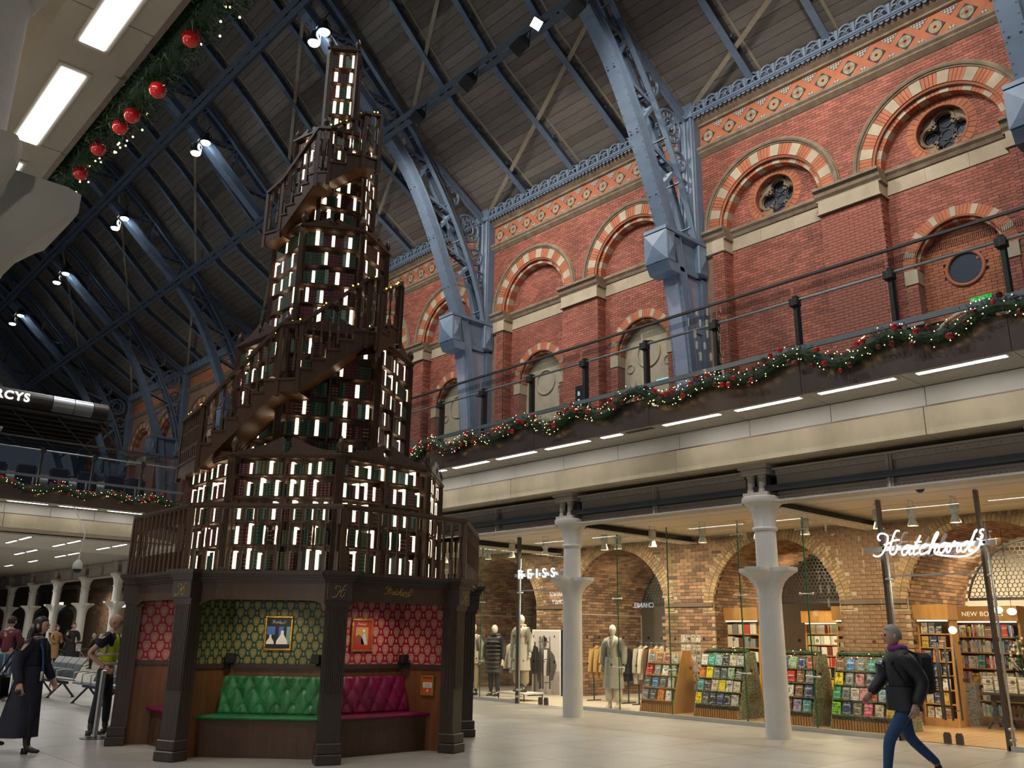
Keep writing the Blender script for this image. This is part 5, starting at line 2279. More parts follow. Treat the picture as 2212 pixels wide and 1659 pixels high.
# bottom: eight sides; then six, six, six and four, each a little turned
bookcase('wide eight-sided walnut bookcase, bottom tier of the book tower, behind the balusters', ('bottom tier', {0: 'above green seat', 1: 'above red seat', 7: 'left-hand face', 2: 'right-hand edge', 6: 'far left edge'}), 6.86, 8, 1.97, 2.25, 3.87, -135,
         [2.30, 2.63, 2.96, 3.28, 3.58], 3.80, 2, .046, .24, {-135: 'above green seat', -90: 'above red seat'}, .09)
bookcase('six-sided walnut bookcase, second tier of the book tower, behind the lower stair', ('second tier', {0: 'front face', 5: 'left face', 1: 'right face', 4: 'far left face', 2: 'far right face'}), 6.81, 6, 1.40, 3.88, 5.87, -116,
         [3.95, 4.25, 4.56, 4.87, 5.18, 5.49], 5.78, 2, .055, .14, {-116: 'front face'}, .08)
bookcase('six-sided walnut bookcase, third tier of the book tower, above the lower stair', ('third tier', {0: 'front face', 5: 'left face', 1: 'right face', 4: 'far left face', 2: 'far right face'}), 6.745, 6, .95, 5.88, 7.76, -120,
         [6.12, 6.45, 6.78, 7.10, 7.42], 7.70, 1, .06, .17, {}, .06)
bookcase('six-sided walnut bookcase, fourth tier of the book tower, behind the upper stair', ('fourth tier', {0: 'front face', 5: 'left face', 1: 'right face', 4: 'far left face', 2: 'far right face'}), 6.70, 6, .72, 7.77, 9.62, -108,
         [7.92, 8.22, 8.51, 8.80, 9.09, 9.36], 9.58, 1, .055, .24, {}, .05)
bookcase('slim square walnut bookcase, topmost tier of the book tower', ('top tier', {0: 'front face', 1: 'right face', 3: 'left face'}), 6.70, 4, .36, 9.63, 11.52, -125,
         [9.90, 10.2, 10.52, 10.84, 11.14], 11.44, 1, .06, .36, {}, .055)


# ------------------------------------------------------------------ balustrades and stairs
def bal_prof(h):
    return [(.0, 0)] and [(.020, .30 * h), (.013, .32 * h), (.019, .345 * h), (.012, .37 * h), (.020, .46 * h), (.017, .56 * h), (.011, .66 * h), (.019, .69 * h), (.013, .715 * h), (.020, .74 * h)]


def baluster_mesh(h, s=1.0):
    m = MB()
    m.box(-.021 * s, -.021 * s, 0, .021 * s, .021 * s, .30 * h)
    m.box(-.021 * s, -.021 * s, .74 * h, .021 * s, .021 * s, h)
    m.lathe(0, 0, [(r * s, z) for r, z in bal_prof(h)], 8, cap=False)
    return m.mesh('baluster', WOODB, 35)


gal = thing('gallery_balustrade', (CX, CY, 2.25), 'turned wooden balustrade around the top of the kiosk', 'balustrade')
bme = baluster_mesh(.80, 1.0)
RB = 2.40
VA = [22.5 + 45 * k for k in range(8)]
VP = [(CX + RB / math.cos(PI / 8) * math.cos(R_(a)), CY + RB / math.cos(PI / 8) * math.sin(R_(a))) for a in VA]
for k in range(8):
    a, b = np.array(VP[k]), np.array(VP[(k + 1) % 8])
    ang = math.atan2(b[1] - a[1], b[0] - a[0])
    for i in range(13):
        p = a + (b - a) * (i + .5) / 13
        inst(bme, 'baluster', (p[0], p[1], 2.25), gal, rot=(0, 0, ang))
    m = MB()
    m.beam((a[0], a[1], 3.07), (b[0], b[1], 3.07), .075, .04)
    m.beam((a[0], a[1], 3.04), (b[0], b[1], 3.04), .05, .03)
    m.build('hand_rail', WOODB, gal)
    MB().box(-.026, -.026, 0, .026, .026, .82)
    m = MB()
    m.M = frame4((a[0], a[1], 0), (math.cos(ang), math.sin(ang), 0), (-math.sin(ang), math.cos(ang), 0), (0, 0, 1))
    m.box(-.03, -.03, 2.25, .03, .03, 3.05)
    m.build('newel_post', WOODB, gal)

bst = baluster_mesh(.70, .95)


def stair(label, pts, cx, width):
    """pts: [(x, y, tread_z, rail_z)], consecutive flights and landings along the outer edge; the inner side faces the tower axis"""
    t = thing('spiral_stair', (pts[0][0], pts[0][1], pts[0][2]), label, 'stairs')
    lights = MB()
    for (xa, ya, za, ra), (xb, yb, zb, rb_) in zip(pts, pts[1:]):
        A, B = np.array((xa, ya)), np.array((xb, yb))
        d = B - A
        L = np.linalg.norm(d)
        d = d / L
        nin = np.array((-d[1], d[0]))
        mid = (A + B) / 2
        if nin @ (np.array((cx, CY)) - mid) < 0:
            nin = -nin
        F = frame4((xa, ya, 0), (d[0], d[1], 0), (nin[0], nin[1], 0), (0, 0, 1))
        rise = zb - za
        n = max(1, round(abs(rise) / .17))
        steps = []
        for i in range(n):
            u0, u1 = L * i / n, L * (i + 1) / n
            z = za + rise * (i + (1 if n > 1 else 0)) / n
            steps += [(u0, z), (u1, z)]
        poly = steps + [(L, zb - .2), (0, za - .2)]
        m = MB()
        m.M = F
        m.prism(poly, -.0, .035)
        m.build('stringer', WOODB, t)
        m = MB()
        m.M = F
        m.prism(poly, width - .03, width)
        m.build('stringer', WOODB, t)
        for i in range(n):
            m = MB()
            m.M = F
            z = steps[2 * i][1]
            m.box(steps[2 * i][0] - .02, -.015, z - .03, steps[2 * i + 1][0], width, z)
            m.box(steps[2 * i][0], .02, z - .17, steps[2 * i][0] + .02, width - .02, z - .03)
            m.build('tread', WOODB, t)
        m = MB()
        m.M = F
        m.add([(0, .02, za - .19), (L, .02, zb - .19), (L, width, zb - .19), (0, width, za - .19)], [(0, 1, 2, 3)])
        m.build('soffit_board', WOODM, t)
        nb = max(2, int(L / .115))
        for i in range(nb):
            u = L * (i + .5) / nb
            p = A + d * u + nin * .02
            zt = ra + (rb_ - ra) * u / L
            o = inst(bst, 'baluster', (p[0], p[1], zt - .70), t, rot=(0, 0, math.atan2(d[1], d[0])))
        m = MB()
        m.beam((xa, ya, ra + .02), (xb, yb, rb_ + .02), .07, .045)
        m.build('hand_rail', WOODB, t)
        m = MB()
        m.M = F
        m.box(-.03, -.01, za - .25, .03, .05, ra + .04)
        m.build('newel_post', WOODB, t)
        nl = max(1, int(math.hypot(L, rb_ - ra) / .13))
        for i in range(nl):
            u = L * (i + rb.random()) / nl
            p = A + d * u
            z = ra + (rb_ - ra) * u / L + .055 + rb.uniform(-.02, .02)
            if rb.random() < .8:
                lights.sphere((p[0] + rb.uniform(-.02, .02), p[1] - .03, z), .013, 6, 4)
    xa, ya, za, ra = pts[-1]
    m = MB()
    m.box(xa - .03, ya - .03, za - .28, xa + .03, ya + .03, ra + .04)
    m.build('newel_post', WOODB, t)
    lights.build('fairy_lights', EM_FAIRYY, t, kind='stuff')
    return t


stair('lower wooden stair with balusters and yellow fairy lights winding round the second tier',
      [(4.98, 13.0, 3.90, 4.58), (4.80, 11.85, 3.88, 4.58), (5.42, 10.90, 4.95, 5.75), (5.60, 10.66, 4.95, 5.76), (6.40, 10.20, 5.74, 6.54), (6.56, 10.16, 5.74, 6.55)], 6.81, .52)
stair('short right-hand piece of the lower stair jutting out beside the third tier', [(6.60, 10.14, 5.62, 6.36), (7.02, 10.30, 5.95, 6.68), (7.12, 10.42, 5.95, 6.66)], 6.81, .42)
stair('upper wooden stair with balusters and fairy lights winding round the fourth tier',
      [(5.62, 12.25, 7.75, 8.45), (5.72, 11.94, 7.85, 8.62), (5.95, 11.31, 8.62, 9.40), (6.09, 11.16, 8.62, 9.38), (6.56, 10.90, 9.0, 9.76), (6.82, 10.86, 9.02, 9.80)], 6.70, .40)
# ------------------------------------------------------------------ garlands
rg = random.Random(5)
BAUB = MB().sphere((0, 0, 0), 1, 12, 8)
BAUB.lathe(0, 0, [(.18, .98), (.18, 1.12), (.1, 1.15)], 8)
bme_r, bme_m = BAUB.mesh('bauble', RED, True), BAUB.mesh('bauble', MAROON, True)


def garland(label, path, rad, dens, nb, nl, br=.045, side_=(-1, 0, 0), spots=None):
    P = [np.array(p, float) for p in path]
    g = thing('christmas_garland', tuple(P[len(P) // 2]), label, 'garland')
    m = MB()
    m.tube(P, rad * .55, 7)
    m.build('stem', FIR, g)
    seg = [(a, b) for a, b in zip(P, P[1:])]
    vs, fs = [], []
    sd = np.array(side_, float)
    for a, b in seg:
        L = np.linalg.norm(b - a)
        d = (b - a) / L
        for _ in range(int(L * dens)):
            c = a + (b - a) * rg.random()
            t = rg.random() * 2 * PI
            e = np.cross(d, (0, 0, 1))
            e /= np.linalg.norm(e)
            f = np.cross(e, d)
            o = math.cos(t) * e + math.sin(t) * f
            q = o * .8 + d * rg.uniform(-.9, .9) + np.array((0, 0, -.1))
            q /= np.linalg.norm(q)
            ln = rad * rg.uniform(.55, 1.15)
            s0 = c + o * rad * .35
            w = np.cross(q, d)
            w = w / (np.linalg.norm(w) + 1e-9)
            w2 = np.cross(q, w)
            for k in range(7):
                p = s0 + q * ln * (k / 7.5)
                ph_ = rg.random() * 2 * PI
                dr = q * .65 + (math.cos(ph_) * w + math.sin(ph_) * w2) * .75
                tp = p + dr * rad * .42
                sw = np.cross(dr, o) * .0 + (w if k % 2 else w2) * rad * .045
                i = len(vs)
                vs += [p - sw, p + sw, tp]
                fs.append((i, i + 1, i + 2))
    m = MB()
    m.add(vs, fs)
    m.build('foliage', FIR, g, kind='stuff')
    tot = len(P) - 1
    for k in range(nb):
        s = (k + rg.uniform(.1, .9)) / nb * tot
        i = min(int(s), tot - 1)
        c = P[i] + (P[i + 1] - P[i]) * (s - i)
        t = rg.uniform(-1.2, .9)
        p = c + sd * rad * math.cos(t) * 1.05 + np.array((0, 0, rad * math.sin(t) * 1.2))
        r = br * rg.uniform(.8, 1.15)
        inst(bme_r if rg.random() < .55 else bme_m, 'bauble', p, g, scale=(r, r, r))
    for p in spots or ():
        inst(bme_r, 'bauble', p, g, scale=(br, br, br))
    m = MB()
    for k in range(nl):
        s = rg.random() * tot
        i = min(int(s), tot - 1)
        c = P[i] + (P[i + 1] - P[i]) * (s - i)
        t = rg.uniform(-1.3, 1.3)
        p = c + sd * rad * math.cos(t) * 1.12 + np.array((0, 0, rad * math.sin(t) * 1.1))
        m.sphere(p, .008 if rad > .12 else .009, 5, 4)
    m.build('fairy_lights', EM_FAIRY, g, kind='stuff')
    return g


def swag(y):
    return 5.60 + .10 * math.cos(2 * PI * (y - 6.5) / 1.53) + .05 * math.sin(y * 2.1) + .03 * math.sin(y * 5.3)


garland('fir garland with red baubles along the walkway before the brick wall', [(11.74, y, swag(y)) for y in np.arange(1.5, 17.6, .12)], .15, 130, 105, 420)
garland('fir garland with red baubles along the bridge at the left', [(x, 28.78, 5.60 + .10 * math.cos(2 * PI * (x - 6.05) / 1.45)) for x in np.arange(1.0, 11.6, .15)], .15, 70, 50, 190, side_=(0, -1, 0))
garland('fir garland with large red baubles on the walkway edge close overhead', [(1.60, y, 5.24 + .05 * math.sin(y * 3)) for y in np.arange(3.2, 8.3, .12)], .17, 230, 0, 46, .058, side_=(.6, 0, -.8),
        spots=[(1.60, 4.85, 5.12), (1.6, 5.36, 5.0), (1.6, 5.85, 5.04), (1.6, 6.6, 5.1), (1.66, 5.8, 5.28), (1.62, 7.1, 5.1), (1.6, 6.1, 5.06)])

# ------------------------------------------------------------------ shop signs
TOV = lambda o: frame4(o, (0, -1, 0), (0, 0, 1), (-1, 0, 0))      # lettering that faces the hall
t = thing('shop_sign', (14.42, 14.8, 2.8), 'white lit capital-letter sign over the clothes shop doors', 'sign')
text('REISS', .30, TOV((14.40, 15.53, 2.82)), EM_SIGN, 'lettering', t, .012, .0, 1.95)
MB().box(14.45, 13.9, 2.86, 14.49, 15.7, 2.94).build('mounting_bar', STEEL, t)
t = thing('shop_sign', (14.42, 6, 2.8), 'white lit handwriting sign over the book shop doors', 'sign')
MS = frame4((14.40, 6.70, 2.86), (0, -1, 0), (-1, 0, 0), (0, 0, 1))
put_script(WORD, MS, 1.92, .0, 0, 0, .0145, EM_SIGN, t)
MB().box(14.45, 4.85, 2.95, 14.49, 6.95, 3.03).build('mounting_bar', STEEL, t)

# ------------------------------------------------------------------ figures


def skinmesh(chains, sub=1):
    vs, es, rs, ix = [], [], [], {}
    for ch in chains:
        prev = None
        for p in ch:
            k = tuple(round(c, 4) for c in p[:3])
            if k not in ix:
                ix[k] = len(vs)
                vs.append(p[:3])
                rs.append(p[3])
            if prev is not None and prev != ix[k]:
                es.append((prev, ix[k]))
            prev = ix[k]
    me = bpy.data.meshes.new('tmp')
    me.from_pydata(vs, es, [])
    o = bpy.data.objects.new('tmp', me)
    TMP.collection.objects.link(o)
    o.modifiers.new('Skin', 'SKIN')
    sv = me.skin_vertices[0].data
    for i, r in enumerate(rs):
        r = r if hasattr(r, '__len__') else (r, r)
        sv[i].radius = r
        sv[i].use_root = i == 0
    if sub:
        o.modifiers.new('Sub', 'SUBSURF').levels = sub
    vl = TMP.view_layers[0]
    vl.update()
    dg = vl.depsgraph
    m2 = bpy.data.meshes.new_from_object(o.evaluated_get(dg))
    out = ([v.co[:] for v in m2.vertices], [tuple(p.vertices) for p in m2.polygons])
    bpy.data.objects.remove(o)
    bpy.data.meshes.remove(m2)
    bpy.data.meshes.remove(me)
    return out


SKIN = mat('skin', (.50, .29, .21), .5)
LIPS = mat('lips', (.30, .09, .08), .5)
EYE = mat('eye_dark', (.02, .015, .012), .3)
HAIRD = mat('dark_hair', (.018, .012, .010), .45)
HAIRB = mat('blond_hair', (.36, .24, .11), .5)
HAIRG = mat('grey_hair', (.30, .28, .25), .6)
SHOE = mat('black_leather', (.012, .011, .011), .35)
MANQ = mat('mannequin_cream', (.66, .60, .50), .4)


def figure(name, label, cat, loc, yaw_, H, legs, arms, wear, skin=SKIN, face=True, group=None, lean=0.0, head_yaw=0.0, hair=None, hands=True, sub=1):
    """legs/arms: {1: left, -1: right}; points in local metres for a 1.7 m figure (x forward, y left, z up)"""
    root = thing(name, loc, label, cat, group)
    s = H / 1.7
    c, sn = math.cos(yaw_), math.sin(yaw_)
    MW = frame4(loc, (c * s, sn * s, 0), (-sn * s, c * s, 0), (0, 0, s))

    def mb():
        m = MB()
        m.M = MW
        return m
    L = lambda z: lean * (z - .9)
    pel = (L(.93), 0, .93, (.135, .105))
    spine = [pel, (L(1.1), 0, 1.10, (.125, .095)), (L(1.28), 0, 1.28, (.15, .11)), (L(1.40), 0, 1.40, (.10, .085)), (L(1.46), 0, 1.47, .052), (L(1.5) + .01, 0, 1.53, .05)]
    ch = [spine]
    for sd in (1, -1):
        k, a = legs[sd]
        ch.append([pel, (L(.88), sd * .09, .86, .088), (k[0], k[1], k[2], .058), (a[0], a[1], a[2] + .02, .036), (a[0] + .07, a[1], a[2] - .045, .034), (a[0] + .15, a[1], a[2] - .055, .026)])
        e, w = arms[sd]
        ch.append([spine[3], (L(1.38), sd * .175, 1.385, .055), (e[0], e[1], e[2], .04), (w[0], w[1], w[2], .027)])
    body = mb()
    body.add(*skinmesh(ch, sub))
    # head
    hm = MB()
    hx, hz = L(1.6) + .02, 1.60
    hm.sphere((0, 0, 0), 1, 16, 12)
    hv = []
    for x, y, z in hm.v:
        f = 1.0 - (.30 * max(0, -z - .1))
        xx = x * .098 * (f if x > 0 else 1.0 - .2 * max(0, -z))
        hv.append([xx + (.008 if z < -.3 and x > 0 else 0), y * .074 * f, z * .118])
    nv = len(hv)
    cy_, sy_ = math.cos(head_yaw), math.sin(head_yaw)
    MH = MW @ frame4((hx, 0, hz), (cy_, sy_, 0), (-sy_, cy_, 0), (0, 0, 1))
    h = MB()
    h.M = MH
    h.add(hv, hm.f)
    if face:
        h.add([(.09, -.012, -.03), (.09, .012, -.03), (.092, 0, .025), (.118, 0, -.028), (.095, 0, -.042)], [(0, 3, 2), (1, 2, 3), (0, 4, 3), (1, 3, 4)])
        for q in (-1, 1):
            h.sphere((-.005, q * .076, -.005), .022, 6, 5, 1.5)
    body.M = None
    body.add(h.v, h.f)
    if hands:
        for sd in (1, -1):
            e, w = arms[sd]
            d = np.array(w) - np.array(e)
            d /= np.linalg.norm(d)
            o = np.array((0, sd, 0)) - d * (np.array((0, sd, 0)) @ d)
            o /= np.linalg.norm(o)
            f = np.cross(o, d) * sd
            hh = MB()
            hh.M = MW @ frame4(w, f, o, d)
            hh.bev(-.04, -.014, -.01, .04, .014, .085, .012)
            for i, ln in enumerate((.062, .072, .068, .052)):
                x = -.03 + i * .02
                hh.tube([(x, 0, .08), (x, -.006, .08 + ln * .5), (x, -.03, .08 + ln * .9)], [.0095, .009, .007], 6)
            hh.tube([(.035, -.002, .02), (.058, -.012, .05), (.055, -.026, .08)], [.012, .011, .008], 6)
            body.add(hh.v, hh.f)
    body.build('body', skin, root, smooth=True)
    if face:
        m = MB()
        m.M = MH
        for q in (-1, 1):
            m.sphere((.088, q * .03, .012), .011, 6, 5)
        m.build('eyes', EYE, root)
        m = MB()
        m.M = MH
        m.tube([(.088, -.02, -.058), (.096, 0, -.057), (.088, .02, -.058)], .005, 5)
        m.build('mouth', LIPS, root)
    for nm, mt, par in wear:
        m = mb()
        if nm in ('trousers', 'jeans', 'wide_trousers'):
            r = {'trousers': (.098, .075, .055), 'jeans': (.095, .07, .048), 'wide_trousers': (.105, .105, .11)}[nm]
            cc = [[(L(.98), 0, .98, (.15, .115)), pel[:3] + ((.152, .12),)]]
            for sd in (1, -1):
                k, a = legs[sd]
                cc.append([pel[:3] + ((.152, .12),), (L(.88), sd * .09, .84, r[0]), (k[0], k[1], k[2], r[1]), (a[0], a[1], a[2] + .04, r[2])])
            m.add(*skinmesh(cc))
        elif nm in ('top', 'vest'):
            z0 = par.get('z0', .90)
            g = par.get('g', 1.13)
            m.add(*skinmesh([[(L(z0), 0, z0, (.15 * g, .115 * g)), (L(1.1), 0, 1.1, (.135 * g, .105 * g)), (L(1.28), 0, 1.28, (.155 * g, .118 * g)), (L(1.39), 0, 1.40, (.125 * g, .095 * g)), (L(1.45), 0, 1.45, .062 * g)]] +
                            ([] if nm == 'vest' else [[(L(1.39), 0, 1.40, (.125 * g, .095 * g)), (L(1.38), sd * .185, 1.385, .082 * g)] + ([(arms[sd][0][0] * .6 + L(1.38) * .4, arms[sd][0][1] * .6 + .07 * sd, arms[sd][0][2] * .6 + 1.385 * .4, .072 * g)] if par.get('short') else
                             [(arms[sd][0][0], arms[sd][0][1], arms[sd][0][2], .062 * g), (arms[sd][1][0], arms[sd][1][1], arms[sd][1][2], .048 * g)]) for sd in (1, -1)])))
        elif nm == 'skirts':      # coat skirts lofted from the waist down
            z1, z0, a0, b0, a1, b1, dx = par
            vs, fs = [], []
            N, R = 28, 10
            for i in range(R + 1):
                q = i / R
                z = z1 + (z0 - z1) * q
                for k in range(N):
                    th = 2 * PI * k / N
                    fold = 1 + .035 * q * math.sin(5 * th + 1) + .02 * q * math.sin(9 * th)
                    vs.append((L(z1) * (1 - q) + dx * q + (a0 + (a1 - a0) * q) * math.cos(th) * fold, (b0 + (b1 - b0) * q) * math.sin(th) * fold, z))
            for i in range(R):
                for k in range(N):
                    l = (k + 1) % N
                    fs.append((i * N + k, (i + 1) * N + k, (i + 1) * N + l, i * N + l))
            m.add(vs, fs)
        elif nm == 'boots':
            cc = []
            for sd in (1, -1):
                k, a = legs[sd]
                m.add(*skinmesh([[(a[0] + (k[0] - a[0]) * par, a[1] + (k[1] - a[1]) * par, a[2] + (k[2] - a[2]) * par, .056), (a[0], a[1], a[2] + .02, .047), (a[0] + .03, a[1], a[2] - .04, .046), (a[0] + .11, a[1], a[2] - .05, (.042, .034)), (a[0] + .18, a[1], a[2] - .058, (.03, .022))]]))
                m.box(a[0] - .045, a[1] - .03, a[2] - .09, a[0] + .02, a[1] + .03, a[2] - .02)
        else:
            for fn in par:
                fn(m)
        m.build(nm, mt, root, smooth=True)
    if hair:
        mt, kind = hair
        m = MB()
        m.M = MH
        vs = []
        q = MB()
        q.sphere((0, 0, 0), 1, 16, 12)
        for x, y, z in q.v:
            if x > .45 and z < .45:
                x, z = .45, max(z, -.6)
            vs.append((x * .108 - .008, y * .084, max(z, -.75 if kind != 'short' else -.35) * .126 + .008))
        m.add(vs, q.f)
        if kind == 'long':
            for yy, w in ((-.05, .05), (0, .055), (.05, .05), (-.02, .05), (.03, .05)):
                m.tube([(-.05, yy, .02), (-.085, yy * 1.2, -.1), (-.10, yy * 1.3, -.2), (-.12, yy * 1.5, -.30), (-.15, yy * 1.5, -.37)], [w, w, w * .9, w * .7, w * .2], 8)
        elif kind == 'bun':
            m.sphere((-.06, 0, .12), .05, 8, 6)
        elif kind == 'bob':
            m.tube([(-.03, -.06, 0), (-.04, -.07, -.14)], [.05, .03], 8)
            m.tube([(-.03, .06, 0), (-.04, .07, -.14)], [.05, .03], 8)
            m.tube([(-.06, 0, 0), (-.07, 0, -.14)], [.06, .04], 8)
        m.build('hair', mt, root, smooth=True)
    return root, MW, MH


STAND = {1: ((.02, .1, .49), (0, .1, .09)), -1: ((.02, -.1, .49), (0, -.1, .09))}
HANG = {1: ((-.03, .25, 1.12), (.03, .26, .87)), -1: ((-.03, -.25, 1.12), (.03, -.26, .87))}


def loop(z, rx, ry, r, x0=0):
    return lambda m: m.tube([(x0 + rx * math.cos(t), ry * math.sin(t), z) for t in np.linspace(0, 2 * PI, 17)[:-1]], r, 6, True)


NAVYC = mat('navy_wool', (.012, .014, .030), .8)
HIVIS = mat('hi_vis_yellow', (.62, .78, .02), .6)
REFL = mat('reflective_tape', (.62, .50, .40), .5)
BLACKC = mat('black_cloth', (.012, .012, .013), .8)
BLKT = mat('black_trousers', (.02, .02, .024), .8)
YR_ = -R_(42.5)
# woman in the long coat, walking to the right
wl = {1: ((-.22, .08, .50), (-.42, .08, .16)), -1: ((.10, -.08, .50), (.14, -.08, .09))}
wa = {1: ((.05, .24, 1.12), (.20, .22, .90)), -1: ((-.08, -.25, 1.13), (.02, -.27, .86))}
fig, MW, MH = figure('person', 'woman walking in a long navy coat with a blue lanyard, at the left edge', 'person', (3.34, 12.78, 0), YR_, 1.63, wl, wa,
                     [('trousers', BLKT, 0), ('boots', SHOE, .35), ('top', NAVYC, {'g': 1.2, 'z0': .92}), ('skirts', NAVYC, (1.08, .20, .15, .17, .26, .24, -.06)),
                      ('collar', mat('dark_green_knit', (.01, .03, .03), .8), [loop(1.49, .055, .058, .022, .0)]),
                      ('lapel', NAVYC, [lambda m: m.tube([(.10, -.06, 1.44), (.15, -.05, 1.28), (.17, 0, 1.1)], .022, 6), lambda m: m.tube([(.10, .06, 1.44), (.15, .05, 1.28), (.17, 0, 1.1)], .022, 6)]),
                      ('lanyard', mat('blue_lanyard', (.02, .09, .25), .6), [lambda m: m.tube([(.06, -.07, 1.47), (.16, -.08, 1.28), (.185, -.06, 1.10), (.19, -.06, 1.02)], .012, 5)]),
                      ('pass_card', WHITEP, [lambda m: m.box(.18, -.085, .90, .195, -.04, 1.02)]),
                      ('phone', BLACK, [lambda m: m.box(.02, -.31, .74, .06, -.25, .80)])], lean=.04, head_yaw=.0, hair=(HAIRD, 'long'))
t = thing('shoulder_bag', (3.05, 12.95, .6), 'black shoulder bag behind the woman in the long navy coat', 'bag')
m = MB()
m.M = MW
m.bev(-.42, -.30, .66, -.22, -.02, .98, .04)
m.build('bag_body', SHOE, t, smooth=40)
m = MB()
m.M = MW
m.tube([(-.32, -.22, .97), (-.18, -.19, 1.25), (-.04, -.16, 1.43), (-.16, -.05, 1.3), (-.32, -.1, .97)], .014, 6)
m.build('strap', SHOE, t)
# steward in the yellow vest, half hidden by the kiosk
ma = {1: ((.06, .25, 1.14), (.26, .20, 1.0)), -1: ((-.20, -.27, 1.14), (.05, -.24, .95))}
figure('person', 'bald steward in a yellow high-visibility vest, half hidden behind the kiosk pillar', 'person', (4.78, 14.3, 0), YR_ + .12, 1.72, {1: ((.04, .11, .49), (.05, .12, .09)), -1: ((-.03, -.11, .49), (-.08, -.12, .09))}, ma,
       [('trousers', BLKT, 0), ('boots', mat('brown_boots', (.06, .045, .03), .6), .3), ('top', NAVYC, {'g': 1.12, 'short': 1, 'z0': .95}), ('vest', HIVIS, {'g': 1.24, 'z0': .93}),
        ('reflective_band', REFL, [loop(1.13, .142, .175, .022), loop(1.0, .145, .182, .022), lambda m: m.tube([(.02, -.15, 1.42), (-.0, -.185, 1.28), (0, -.178, 1.13)], .025, 6), lambda m: m.tube([(-.10, -.08, 1.42), (-.145, -.09, 1.28), (-.14, -.09, 1.13)], .025, 6)])], lean=.03)
# passer-by in the dark jacket at the right
pl = {1: ((.24, .08, .50), (.30, .08, .09)), -1: ((-.06, -.08, .50), (-.36, -.08, .18))}
pa = {1: ((-.14, .25, 1.12), (-.02, .26, .86)), -1: ((.12, -.24, 1.13), (.30, -.2, .95))}
fig, MW, MH = figure('person', 'grey-haired passer-by in a dark jacket and blue jeans walking past the book shop doors', 'person', (10.05, 4.54, 0), YR_ + PI, 1.66, pl, pa,
                     [('jeans', mat('blue_denim', (.018, .055, .15), .8), 0), ('boots', SHOE, .15), ('top', mat('dark_navy_jacket', (.012, .013, .020), .6), {'g': 1.28, 'z0': .86}), ('skirts', mat('dark_navy_hem', (.012, .013, .020), .6), (1.05, .80, .165, .19, .19, .21, 0)),
                      ('scarf', mat('purple_scarf', (.20, .03, .22), .7), [loop(1.47, .075, .08, .04, .01)])], lean=.06, hair=(HAIRG, 'short'))
t = thing('backpack', (10.3, 4.3, .9), 'black backpack worn by the passer-by in the dark jacket', 'bag')
m = MB()
m.M = MW
m.bev(-.34, -.15, .98, -.14, .15, 1.42, .05)
m.build('pack', BLACKC, t, smooth=40)
m = MB()
m.M = MW
for q in (-1, 1):
    m.tube([(-.16, q * .11, 1.40), (.02, q * .12, 1.47), (.15, q * .11, 1.3), (.05, q * .16, 1.1), (-.16, q * .13, 1.04)], .016, 6)
m.build('strap', BLACKC, t)
# people far back in the arcade
BGP = [((5.35, 22.6), .9, 1.74, 'man in a maroon sweater with a rucksack at the far left', mat('maroon_knit', (.14, .03, .045), .8), mat('jeans_far', (.05, .13, .24), .8), (HAIRD, 'short'), {'g': 1.15}, None),
       ((10.4, 37.2), -1.2, 1.62, 'woman with a bun in a tan coat, head bowed, beyond the seats', mat('tan_coat', (.30, .17, .07), .8), BLKT, (HAIRD, 'bun'), {'g': 1.25}, (1.0, .45, .16, .18, .2, .2, 0)),
       ((10.9, 36.9), -1.4, 1.72, 'woman in a black coat looking at her hands, beside the woman in tan', BLACKC, BLKT, (HAIRD, 'bun'), {'g': 1.22}, (1.0, .4, .16, .18, .2, .2, 0)),
       ((12.0, 37.8), 2.6, 1.34, 'seated person with curly grey hair behind the bicycle', BLACKC, BLKT, (HAIRG, 'bob'), {'g': 1.25}, None),
       ((13.3, 38.4), 2.6, 1.34, 'seated blonde woman in black at a small table', BLACKC, BLKT, (HAIRB, 'bob'), {'g': 1.15}, None),
       ((14.0, 36.2), 2.2, 1.70, 'long-haired woman in navy seen from behind, left of the steward', NAVYC, BLKT, (mat('auburn_hair', (.12, .05, .03), .5), 'long'), {'g': 1.15}, None)]
for (x, y), yw, hh, lab, tm, lm, hr, tp, sk in BGP:
    ar = {1: ((.05, .24, 1.12), (.24, .12, 1.05)), -1: ((.05, -.24, 1.12), (.24, -.10, 1.04))}
    figure('person', lab, 'person', (x, y, 0), yw, hh, STAND, ar, [('jeans', lm, 0), ('boots', SHOE, .2), ('top', tm, tp)] + ([('skirts', tm, sk)] if sk else []), hair=hr, hands=False)

